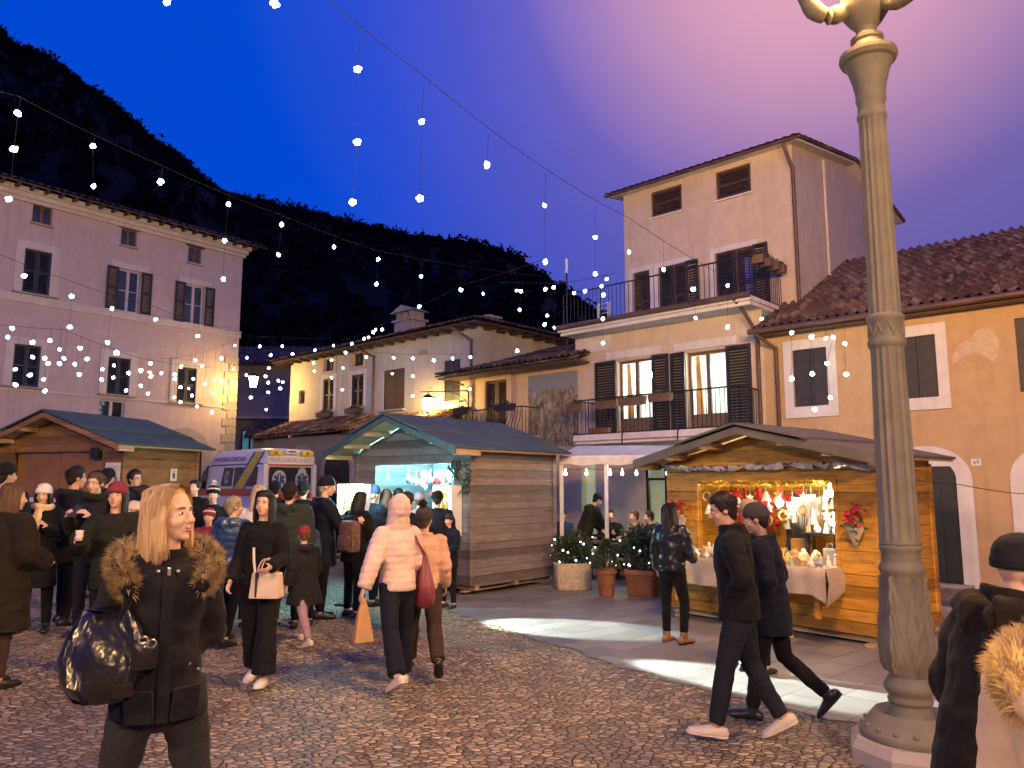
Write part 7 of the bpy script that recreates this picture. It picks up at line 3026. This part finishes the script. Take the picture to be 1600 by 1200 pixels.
for (x, z, y) in ((-.035, .475, .132), (.04, .478, .130), (.055, .16, .168), (-.13, .08, .140), (.14, .08, .140)):
    t = MB()
    t.ell(bl.P + bl.up * z * bl.k + Vector((x, y, 0)), (.008, .005, .008), 10, 6)
    t.build('snap_button', M['steel'], bl.o, smooth=True)
t = MB()
t.bbox_bev(bl.P + bl.up * .21 * bl.k + Vector((.08, .158, 0)), (.055, .010, .03), .003, (0, 0, R_(-20)))
t.build('leather_tag', FB['shoe_tan'], bl.o)
t = MB()
t.bbox_bev(bl.P + bl.up * .47 * bl.k + Vector((.0, .138, 0)), (.014, .008, .045), .002)
t.build('zip_pull', M['steel'], bl.o)
# her bag
Wp = bl.W
shR = bl.arm[1][0]
bagc = Wp(bl.P + Vector((.215, .11, .175)))
bag = thing('shoulder_bag', tuple(bagc), R_(213), 'glossy black slouching shoulder bag under the blonde woman\'s arm', 'bag')
t = MB()
rings = []
for i, (z, a, b, off) in enumerate(((-.175, .06, .04, .03), (-.165, .10, .07, .025), (-.11, .145, .10, .01), (-.02, .160, .10, .0), (.07, .135, .08, -.01), (.13, .10, .05, -.01), (.155, .09, .03, -.01))):
    rings.append([(a * math.copysign(abs(math.cos(u)) ** .6, math.cos(u)), off + b * math.copysign(abs(math.sin(u)) ** .8, math.sin(u)) + .016 * math.sin(u * 5 + z * 16) + .008 * math.sin(u * 11 - z * 30), z + .012 * math.sin(u * 3)) for u in [2 * math.pi * j / 40 for j in range(40)]])
t.loft(rings)
t.build('bag_body', FB['patent'], bag, smooth=True)
inv = Matrix.Rotation(-R_(213), 3, 'Z')


def toBag(pw):
    return inv @ (Vector(pw) - bagc)


for dx in (-.012, .012):
    t = MB()
    top = Wp(shR + Vector((-.035 + dx, .0, .078)))
    fr = Wp(shR + Vector((-.02 + dx, .105, -.05)))
    f2 = Wp(shR + Vector((.02 + dx, .135, -.22)))
    bk = Wp(shR + Vector((-.02 + dx, -.11, -.05)))
    t.tube([Vector((.08, 0, .14)), toBag(f2), toBag(fr), toBag(top), toBag(bk), Vector((-.08, 0, .14))], [(.008, .004)] * 6, 8)
    t.build('strap', FB['black'], bag, smooth=True)
t = MB()
t.bbox_bev((-.13, .085, -.01), (.11, .07, .12), .03)
t.build('side_pouch', FB['patent'], bag, smooth=True)
t = MB()
for c in ((-.12, .125, .05), (-.15, .125, .035)):
    t.tube([Vector(c) + Vector((.016 * math.cos(a), 0, .016 * math.sin(a))) for a in [i * .5236 for i in range(13)]], .004, 6)
t.build('ring', M['steel'], bag, smooth=True)
t = MB()
t.bbox_bev((-.06, .115, -.13), (.07, .02, .05), .004)
t.build('key_fob', FB['brown'], bag)

# ---- girl with the cream handbag
x, y = at_px(415, 7.2)
gb = person('young woman in black with long dark hair carrying a cream handbag', x, y, 176, 1.70, 2, 'fair', ('long', 'black'), coat=dict(mat='black', hem=-0.06, t=0.022, sleeve=1.15, skirt=0.02, collar=0.01, name='jacket'), legs=('black', dict(t=0.02, flare=0.05)), shoes='shoe_white', fem=True, head=(0, 2), aL=(12, 14, 62, 22), aR=(6, 10, 34, 8), L=(12, 5, 2, 4), Rr=(-8, 14, 2, -20))


def handbag(label, c, rz, w, h, d, mat, strap_to=None):
    r = thing('handbag', tuple(c), rz, label, 'handbag')
    t = MB()
    t.loft([[(sx * a, sy * b, z) for sx, sy in ((-1, -1), (1, -1), (1, 1), (-1, 1))] for z, a, b in ((-h / 2, w / 2 * .97, d / 2), (-h / 2 + .01, w / 2, d / 2 * 1.02), (h / 2 - .01, w / 2 * .9, d / 2 * .7), (h / 2, w / 2 * .86, d / 2 * .6))])
    t.build('bag_body', FB[mat], r)
    for sy in (-1, 1):
        t = MB()
        t.tube([(.075 * math.cos(a), sy * d * .28, h / 2 - .01 + .13 * math.sin(a)) for a in [math.pi * i / 14 for i in range(15)]], .007, 8)
        t.build('handle', FB[mat], r, smooth=True)
    t = MB()
    t.bx(-w * .30, -w * .24, -d / 2 - .006, d / 2 + .004, -h / 2 + .01, h / 2 + .006)
    t.build('band', FB['grey'], r)
    if strap_to is not None:
        t = MB()
        q = Matrix.Rotation(-rz, 3, 'Z') @ (Vector(strap_to) - Vector(c))
        t.tube([(-w * .42, 0, h / 2 - .02), Vector((-w * .42, 0, h / 2 - .02)).lerp(q, .5) + Vector((0, -.012, 0)), q], [(.012, .004)] * 3, 8)
        t.build('strap', FB[mat], r)
    return r


hb_w = gb.W(gb.belly(-.14, -.03, .07))
hs = gb.W(gb.belly(.03, .30, .0))
handbag('small cream handbag with two round handles on the dark haired woman\'s arm', hb_w, R_(-6), .27, .22, .13, 'bagcream', hs)

# ---- woman in the pink padded jacket, seen from behind
x, y = at_px(624, 7.4)
pk = person('person in a pale pink hooded padded jacket walking away', x, y, 32, 1.72, 2, 'fair', None, coat=dict(mat='pink', hem=-0.06, t=0.034, sleeve=1.2, skirt=0.0, hood='up', quilt=0.007, per=0.062, amp=0.005, name='padded_jacket'), legs=('navy', dict(t=0.014, flare=0.030)), shoes='shoe_cream', fem=True, head=(10, 8), aL=(-12, 24, 12, 4), aR=(6, 10, 70, 20), L=(-22, 12, 6, -28), Rr=(8, 2, 3, 0), lean=3)
gp = pk.W(pk.grip[0])
pb = thing('paper_bag', (gp.x, gp.y, gp.z - .02), R_(30), 'tan paper bag hanging from the pink jacketed person\'s hand', 'paper bag')
t = MB()
t.loft([[(sx * a, sy * b, z) for sx, sy in ((-1, -1), (1, -1), (1, 1), (-1, 1))] for z, a, b in ((-.36, .085, .045), (-.355, .09, .05), (-.10, .05, .025), (0.0, .022, .014), (.03, .026, .016))])
t.build('bag_body', plain('kraftpaper', (0.42, 0.24, 0.10), 0.7, 0.15, 8, 0.4, 25), pb)
t = MB()
t.tube([(-.02, 0, .01), (-.012, 0, .06), (.012, 0, .06), (.02, 0, .01)], .004, 6)
t.build('handle', FB['tan'], pb)
rs = pk.W(pk.P + Vector((.27, -.02, .0)))
rb = thing('shoulder_bag', tuple(rs), R_(32), 'dark red slouchy bag hanging at the pink jacketed person\'s right side', 'bag')
t = MB()
rings = []
for z, a, b in ((-.24, .07, .05), (-.22, .12, .08), (-.13, .155, .095), (-.02, .14, .085), (.12, .09, .055), (.22, .045, .03), (.27, .02, .015)):
    rings.append([(a * .6 * math.cos(u), a * 1.0 * math.sin(u) + .008 * math.sin(5 * u), z) for u in [2 * math.pi * j / 28 for j in range(28)]])
t.loft(rings)
t.build('bag_body', FB['bagred'], rb, smooth=True)
t = MB()
inv2 = Matrix.Rotation(-R_(32), 3, 'Z')
tp = inv2 @ (pk.W(pk.arm[1][0] + Vector((-.03, -.02, .085))) - rs)
tb = inv2 @ (pk.W(pk.arm[1][0] + Vector((.0, -.12, -.08))) - rs)
t.tube([(0, -.01, .26), tb, tp, tp + Vector((.01, .08, -.05))], [(.014, .005)] * 4, 8)
t.build('strap', FB['bagred'], rb, smooth=True)

x, y = at_px(664, 7.95)
person('person in a peach jacket with a grey pompom hat beside the pink jacket', x, y, 12, 1.66, 2, 'fair', ('short', 'brown'), hat=('grey', 'charcoal'), coat=dict(mat='peach', hem=-0.10, t=0.032, sleeve=1.2, quilt=0.005, name='padded_jacket'), legs=('tights', dict(t=0.02, flare=0.012)), shoes='shoe_black', fem=True, head=(-25, 6), aL=(10, 10, 40, 10), aR=(0, 12, 30, 5), **{**WALK_L, 'Rr': (-24, 26, 2, -40)})

# ---- running child
x, y = at_px(482, 9.0)
person('child in a dark coat and red knitted hat striding across the cobbles', x, y, 40, 1.36, 2, 'fair', ('short', 'brown'), hat=('red',), coat=dict(mat='charcoal', hem=-0.30, t=0.035, skirt=0.085, sleeve=1.25, hood='down', collar=.04), legs=('mauve', dict(t=0.012)), shoes='shoe_cream', head=(-15, -6), lean=9, L=(-26, 10, 3, -18), Rr=(30, 10, 3, 5), aL=(-20, 12, 40, 0), aR=(20, 12, 40, 0))

# ---- men walking in front of the golden stall
x, y = at_px(1148, 6.0)
wm = person('man in a black jacket and jeans striding left with his head lowered', x, y, 74, 1.80, 2, 'mid', ('short', 'black'), coat=dict(mat='black', hem=-0.10, t=0.030, sleeve=1.15, collar=.055, skirt=.01, amp=.012, name='jacket'), legs=('denim', dict(t=0.018)), shoes='shoe_cream', head=(12, -14), lean=5, wide=1.05, L=(15, 4, 2, 6), Rr=(-9, 20, 2, -30), aL=(-10, 16, 42, 62), aR=(-12, 16, 42, 62))
x, y = at_px(1196, 6.55)
person('walker in a long dark coat and grey beanie behind the striding man', x, y, 62, 1.74, 2, 'mid', ('short', 'black'), hat=('grey',), coat=dict(mat='navy', hem=-0.24, t=0.034, sleeve=1.15, collar=.03, skirt=.03, amp=.012), legs=('black', dict(t=0.014)), shoes='shoe_black', head=(6, -10), lean=5, L=(13, 4, 2, 6), Rr=(-10, 40, 2, -50), boot=.12, aL=(-10, 16, 42, 62), aR=(-12, 16, 42, 62))
x, y = at_px(1168, 8.1)
person('shopper in a beige wool hat facing the warm lit stall counter', x, y, -38, 1.72, 1, 'fair', ('short', 'grey'), hat=('tan',), coat=dict(mat='charcoal', hem=-0.2, t=0.035), legs=('black',), aL=(10, 10, 50, 10), aR=(10, 10, 50, 10), **STAND)

# ---- girl in the leather jacket
x, y = at_px(1046, 9.55)
person('girl in a shiny black leather jacket looking at the golden stall', x, y, -42, 1.66, 2, 'fair', ('long', 'black'), coat=dict(mat='leather', hem=-0.04, t=0.036, sleeve=1.25, collar=.03, amp=.014, name='leather_jacket'), legs=('black', dict(t=0.010, cut=.10)), shoes='shoe_tan', boot=.06, fem=True, head=(-10, 4), L=(4, 3, 3, 0), Rr=(10, 22, 6, 0), aL=(0, 14, 22, 6), aR=(8, 14, 60, 30))

# ---- two people at the lower right edge
x, y = xat(1512, 2.95), 2.95
jp = person('person in a black hooded coat and dark beanie turned to the right', x, y, -88, 1.70, 3, 'fair', None, hat=('charcoal',), coat=dict(mat='brown', hem=-0.30, t=0.055, sleeve=1.4, hood='down', skirt=.03, collar=.095), legs=('black',), head=(-4, -6), lean=15, aL=(0, 14, 84, 20), aR=(0, 18, 84, 20), **STAND)
t = MB()
t.tube([jp.nb + Vector(v) for v in ((-.10, .05, .03), (-.12, -.03, .035), (-.08, -.10, .03), (0, -.125, .02), (.08, -.10, .03), (.12, -.03, .035), (.10, .05, .03))], [.035, .055, .072, .080, .072, .055, .035], 14, round_caps=True)
link('hood', remesh(t, 0.012, 2, wr_disp(0.012, 9)), FB['brown'], jp.o, smooth=True)
x, y = xat(1672, 2.05), 2.05
cr_ = person('person in a cream coat with a fluffy cream collar at the picture edge', x, y, 118, 1.72, 2, 'fair', ('mid', 'fairhair'), coat=dict(mat='cream', hem=-0.4, t=0.045, sleeve=1.2, skirt=.03, collar=.02), legs=('charcoal',), head=(-10, 0), fem=True, aL=(0, 10, 20, 4), aR=(0, 10, 20, 4), **STAND)
fp = [cr_.nb + Vector(v) for v in ((-.05, .17, -.10), (-.12, .12, -.05), (-.16, .04, -.02), (-.15, -.06, .01), (-.07, -.13, .03), (.07, -.13, .03), (.15, -.06, .01), (.16, .04, -.02), (.12, .12, -.05), (.05, .17, -.10))]
t = MB()
t.tube(fp, .045, 10, round_caps=True)
fc = t.build('collar', FB['cream'], cr_.o, smooth=True)
fur_arc(fp, 24000, .058, .034, 8).build('collar_fleece', FURC, fc, fix=False)

# ---- group on the left
x, y = at_px(18, 6.7)
person('woman in a long dark brown coat with brown hair at the left edge', x, y, -20, 1.68, 2, 'fair', ('long', 'brown'), coat=dict(mat='brown', hem=-0.46, t=0.06, sleeve=1.3, skirt=.05, collar=.04, amp=.014), legs=('tights', dict(t=0.006)), shoes='shoe_black', fem=True, head=(-25, -4), L=(3, 2, 2, 0), Rr=(-3, 2, 2, 0), aL=(8, 10, 60, 25), aR=(8, 12, 60, 25))
x, y = at_px(70, 8.9)
sw = person('woman in a white knitted hat and pale scarf holding a yellow cup', x, y, 198, 1.62, 2, 'fair', ('mid', 'black'), hat=('white',), coat=dict(mat='black', hem=-0.42, t=0.03, skirt=.03, sleeve=1.1), legs=('black',), shoes='shoe_black', boot=.2, scarf=('cream', .045, .30), fem=True, head=(-4, -4), aL=(18, 8, 105, 28), aR=(18, 8, 105, 28), curl=(45, 45), **STAND)


def cup(label, p, mat, h=.09, r=.034):
    c = thing('paper_cup', tuple(p), 0, label, 'cup')
    MB().lathe([(r * .75, -h / 2), (r, h / 2), (r * 1.06, h / 2), (r * 1.06, h / 2 + .004), (r * .9, h / 2 + .003), (r * .66, -h / 2 + .01)], 16).build('cup_body', mat, c, smooth=0.6)
    MB().lathe([(0.0, h * .36), (r * .9, h * .37)], 14).build('drink', M['soil'], c)


g2 = (sw.W(sw.grip[0]) + sw.W(sw.grip[1])) / 2
cup('yellow paper cup held up by the woman in the white hat', g2 + Vector((0, -.02, .03)), plain('yellowcard', (0.6, 0.36, 0.05), 0.5, 0.1), .12)
x, y = at_px(115, 9.4)
person('tall man in a dark navy coat seen from behind among the drinkers', x, y, -35, 1.84, 2, 'mid', ('short', 'black'), coat=dict(mat='charcoal', hem=-0.26, t=0.04, skirt=.02, sleeve=1.2, hood='down'), legs=('black',), shoes='shoe_black', boot=.12, head=(-12, -6), wide=1.08, aL=(10, 8, 50, 10), aR=(10, 8, 70, 20), L=(3, 2, 4, 0), Rr=(-3, 2, 5, 0))
x, y = at_px(151, 8.8)
pm = person('bearded man in dark clothes holding a phone with both hands', x, y, 178, 1.80, 2, 'fair', ('short', 'brown'), coat=dict(mat='charcoal', hem=-0.08, t=0.026, sleeve=1.1, collar=.03, name='jacket'), legs=('greydenim',), shoes='shoe_black', scarf=('olive', .045), head=(0, -6), aL=(20, 6, 108, 26), aR=(20, 6, 108, 26), curl=(40, 40), **STAND)
g2 = (pm.W(pm.grip[0]) + pm.W(pm.grip[1])) / 2
ph = thing('phone', (g2.x, g2.y, g2.z + .02), 0, 'dark mobile phone held up by the bearded man', 'phone')
MB().bbox_bev((0, 0, 0), (.075, .010, .15), .004, (R_(-30), R_(20), 0)).build('phone_case', M['black'], ph)
MB().box((0, .0057, .003), (.066, .002, .135), (R_(-30), R_(20), 0)).build('screen', M['pane'], ph)
x, y = at_px(184, 7.3)
rd = person('person in a dark coat and wine red beanie holding a white cup', x, y, 186, 1.72, 2, 'fair', ('mid', 'black'), hat=('wine',), coat=dict(mat='olive', hem=-0.16, t=0.04, sleeve=1.25, collar=.01, amp=.012), legs=('black',), shoes='shoe_black', fem=True, head=(4, 4), aL=(6, 18, 60, 30), aR=(18, 20, 96, 34), curl=(30, 50), **STAND)
gp = rd.W(rd.grip[1])
cup('white paper cup held by the person in the wine red beanie', gp + Vector((0, -.01, .015)), M['white_paint'], .085)
x, y = at_px(167, 11.2)
person('man in a dark hooded coat facing the notice on the closed stall', x, y, -10, 1.82, 1, 'mid', ('short', 'black'), hat=('navy',), coat=dict(mat='navy', hem=-0.2, t=0.035), legs=('black',), **STAND)
x, y = at_px(209, 11.6)
person('man with glasses and cropped hair looking right beside the closed stall', x, y, -112, 1.82, 2, 'fair', ('short', 'black'), coat=dict(mat='charcoal', hem=-0.15, t=0.03), legs=('black',), glasses=True, scarf=('olive', .035), **STAND)
x, y = at_px(222, 9.6)
person('dark haired woman with a bun turned away behind the blonde woman', x, y, -28, 1.66, 1, 'fair', ('bun', 'black'), coat=dict(mat='black', hem=-0.2, t=0.03), legs=('black',), fem=True, head=(-30, -10), **STAND)
x, y = at_px(212, 8.5)
person('child in a pale pink knitted hat beside the wine red beanie', x, y, 172, 1.50, 2, 'rosy', ('mid', 'brown'), hat=('pink',), coat=dict(mat='mauve', hem=-0.15, t=0.03), legs=('black',), scarf=('pink', .03), fem=True, **STAND)
x, y = at_px(6, 8.6)
person('man in black with a red bag strap at the far left', x, y, 10, 1.84, 1, 'mid', ('short', 'black'), hat=('black',), coat=dict(mat='navy', hem=-0.2, t=0.04), legs=('black',), head=(-40, 0), **STAND)

# ---- people behind the blonde woman
x, y = at_px(334, 11.0)
person('boy in a black and white pompom hat before the ambulance', x, y, 196, 1.66, 2, 'rosy', ('short', 'black'), hat=('black', 'white', 'white'), coat=dict(mat='black', hem=-0.15, t=0.035), legs=('black',), **STAND)
x, y = at_px(329, 9.9)
person('small child in a red and white hat next to the blonde woman\'s face', x, y, 186, 1.40, 2, 'rosy', ('short', 'brown'), hat=('wine', None, 'white'), coat=dict(mat='wine', hem=-0.15, t=0.035), legs=('black',), **STAND)
x, y = at_px(321, 9.2)
person('toddler in a black and white hat low behind the fur collar', x, y, 190, 1.12, 2, 'rosy', ('short', 'brown'), hat=('black', None, 'white'), coat=dict(mat='navy', hem=-0.2, t=0.035), legs=('black',), **STAND)
x, y = at_px(305, 12.2)
person('dark dressed person beside the cab of the ambulance', x, y, 170, 1.72, 1, 'fair', ('short', 'black'), coat=dict(mat='black', hem=-0.2, t=0.035), legs=('black',), **STAND)
x, y = at_px(366, 8.8)
person('person in a shiny blue quilted jacket with grey hair seen from behind', x, y, -16, 1.60, 2, 'fair', ('short', 'fairhair'), coat=dict(mat='shinyblue', hem=-0.14, t=0.036, quilt=.006, sleeve=1.2, hood='down', name='quilted_jacket'), legs=('black',), shoes='shoe_black', head=(-35, 0), L=(10, 4, 3, 0), Rr=(-10, 8, 3, -10), aL=(5, 12, 30, 5), aR=(5, 12, 30, 5))
x, y = at_px(404, 9.8)
person('fair haired woman in a white jacket seen from behind', x, y, 6, 1.74, 1, 'fair', ('mid', 'fairhair'), coat=dict(mat='white', hem=-0.14, t=0.032), legs=('denim',), fem=True, **STAND)
x, y = at_px(453, 9.9)
person('person in a bulky grey green hooded coat seen from behind', x, y, 4, 1.78, 2, 'fair', ('short', 'black'), hat=('charcoal',), coat=dict(mat='green', hem=-0.2, t=0.05, hood='down', sleeve=1.25), legs=('black',), wide=1.15, **STAND)
x, y = at_px(481, 10.2)
person('child in a lime green hat and magenta scarf near the ambulance', x, y, 160, 1.42, 2, 'rosy', ('short', 'fairhair'), hat=('lime',), coat=dict(mat='blue', hem=-0.15, t=0.035), legs=('black',), scarf=('magenta', .045), **STAND)
x, y = at_px(474, 12.2)
person('person in a dark cap between the green coat and the navy coat', x, y, 0, 1.78, 1, 'fair', ('short', 'black'), hat=('black',), coat=dict(mat='black', hem=-0.2, t=0.035), legs=('black',), **STAND)
x, y = at_px(430, 12.6)
person('person in a dark hat behind the white jacketed woman', x, y, 20, 1.76, 1, 'fair', ('short', 'black'), hat=('navy',), coat=dict(mat='navy', hem=-0.2, t=0.035), legs=('black',), **STAND)
x, y = at_px(507, 10.7)
tm = person('tall man in a navy coat and knitted cap facing the brown stall', x, y, -62, 1.88, 2, 'fair', ('short', 'grey'), hat=('navy',), coat=dict(mat='navy', hem=-0.3, t=0.036, skirt=.02, sleeve=1.15), legs=('black',), head=(-16, -8), aL=(30, 8, 70, 12), aR=(30, 8, 70, 12), **STAND)

# ---- shoppers crowding the brown stall
sh_l = [
    (556, 10.9, -38, 1.70, 'black', None, ('mid', 'black'), 'shopper in black nearest the small glaring light frame'),
    (578, 11.9, -30, 1.78, 'navy', ('blue',), ('short', 'grey'), 'shopper in a blue cap at the left of the brown stall counter'),
    (600, 12.1, -20, 1.74, 'navy', None, ('long', 'brown'), 'long haired shopper leaning over the brown stall counter'),
    (619, 12.3, -25, 1.76, 'black', None, ('short', 'black'), 'dark haired shopper in the middle of the brown stall crowd'),
    (633, 9.9, -14, 1.74, 'navy', None, ('short', 'black'), 'broad shopper in a navy coat behind the pink jacket'),
    (656, 12.2, 8, 1.70, 'mauve', ('mauve',), ('short', 'brown'), 'shopper in a dusky pink hat before the lit counter'),
    (682, 12.0, -6, 1.74, 'navy', ('black',), ('short', 'black'), 'adult in a long dark coat standing by the tall lit case'),
]
for i, (px, Y, hd_, S_, cm, ht, hr, lab) in enumerate(sh_l):
    x, y = at_px(px, Y)
    person(lab, x, y, hd_, S_, 1, 'fair', hr, hat=ht, coat=dict(mat=cm, hem=-0.3 if i in (4, 6) else -0.18, t=0.04, skirt=.02, sleeve=1.2), legs=('black',), lean=6, aL=(20, 10, 60, 15), aR=(20, 10, 60, 15), head=(-8 + 5 * i % 17, -8), **STAND)
x, y = at_px(551, 10.5)
bp = thing('backpack', (x, y, gz(x, y) + 1.12), R_(-38), 'brown patterned backpack on the shopper in black', 'backpack')
MB().bbox_bev((0, -.03, 0), (.30, .16, .42), .05).build('bag_body', plain('patterncloth', (0.12, 0.06, 0.05), 0.8, 0.7, 22), bp, smooth=True)
MB().bbox_bev((0, -.13, -.08), (.22, .06, .2), .03).build('pocket', plain('patterncloth2', (0.10, 0.05, 0.045), 0.8, 0.7, 22), bp, smooth=True)
x, y = at_px(702, 12.0)
person('boy in a dark cap beside the corner of the brown stall', x, y, 150, 1.40, 2, 'rosy', ('short', 'brown'), hat=('green',), coat=dict(mat='navy', hem=-0.2, t=0.03), legs=('black',), aL=(10, 8, 60, 20), aR=(70, 10, 80, 10), **STAND)
v_ = loc(st_m, 0.75, 1.0, 0.13)
person('seller in a blue hat inside the bright brown stall', v_.x, v_.y, -40 + 180, 1.70, 1, 'rosy', ('mid', 'brown'), hat=('blue',), coat=dict(mat='blue', hem=-0.1, t=0.02), legs=('black',), z=v_.z, fem=True, **STAND)
v_ = loc(st_r, -0.05, 1.05, 0.16)
person('seller in a grey cap and dark apron inside the golden stall', v_.x, v_.y, -50 + 165, 1.60, 1, 'rosy', ('short', 'black'), hat=('grey',), coat=dict(mat='grey', hem=-0.1, t=0.02), legs=('black',), z=v_.z, head=(30, -12), lean=8, **STAND)
for px, Y, lab, hr in ((524, 18.5, 'dark figure under the arches left of the brown stall', 'black'), (539, 19.2, 'second dark figure under the arches beside the brown stall', 'black'), (556, 17.6, 'pale faced onlooker near the arches of the beige house', 'brown'), (571, 17.0, 'fair haired onlooker by the left wall of the brown stall', 'fairhair')):
    x, y = at_px(px, Y)
    person(lab, x, y, 175, 1.76, 1, 'fair', ('short', hr), coat=dict(mat='navy' if px < 550 else 'grey', hem=-0.2, t=0.035), legs=('black',), **STAND)

# ---- café guests
x, y = at_px(912, 15.9)
person('guest in a dark coat and cap bending over a cafe table', x, y, -70, 1.78, 1, 'fair', ('short', 'black'), hat=('black',), coat=dict(mat='olive', hem=-0.2, t=0.04, hood='down'), legs=('black',), lean=24, head=(0, -20), aL=(45, 8, 30, 8), aR=(45, 8, 30, 8), **STAND)
SIT = dict(L=(84, 86, 6, 0), Rr=(84, 86, 8, 0), aL=(30, 10, 60, 20), aR=(30, 10, 60, 20))
for px, Y, hd_, cm, hr, lab in ((953, 16.7, 175, 'black', 'black', 'guest in black sitting behind the awning post'), (995, 16.2, 110, 'tan', 'brown', 'guest in a tan coat sitting at the cafe table'), (1019, 15.75, 90, 'charcoal', 'black', 'dark guest sitting nearest the golden stall'), (880, 16.9, 160, 'blue', 'black', 'guest in blue sitting by the corner of the brown stall')):
    x, y = at_px(px, Y)
    person(lab, x, y, hd_, 1.72, 1, 'fair', ('short', hr), coat=dict(mat=cm, hem=0.02, t=0.04), legs=('black',), seat=0.47, lean=6, **SIT)
x, y = at_px(880, 16.9)
chair(x, y, R_(160), 'cafe chair under the guest in blue')

if RM is not None:
    bpy.data.objects.remove(RM)
bpy.data.scenes.remove(SCR)
for m_ in [m_ for m_ in bpy.data.meshes if m_.users == 0]:
    bpy.data.meshes.remove(m_)
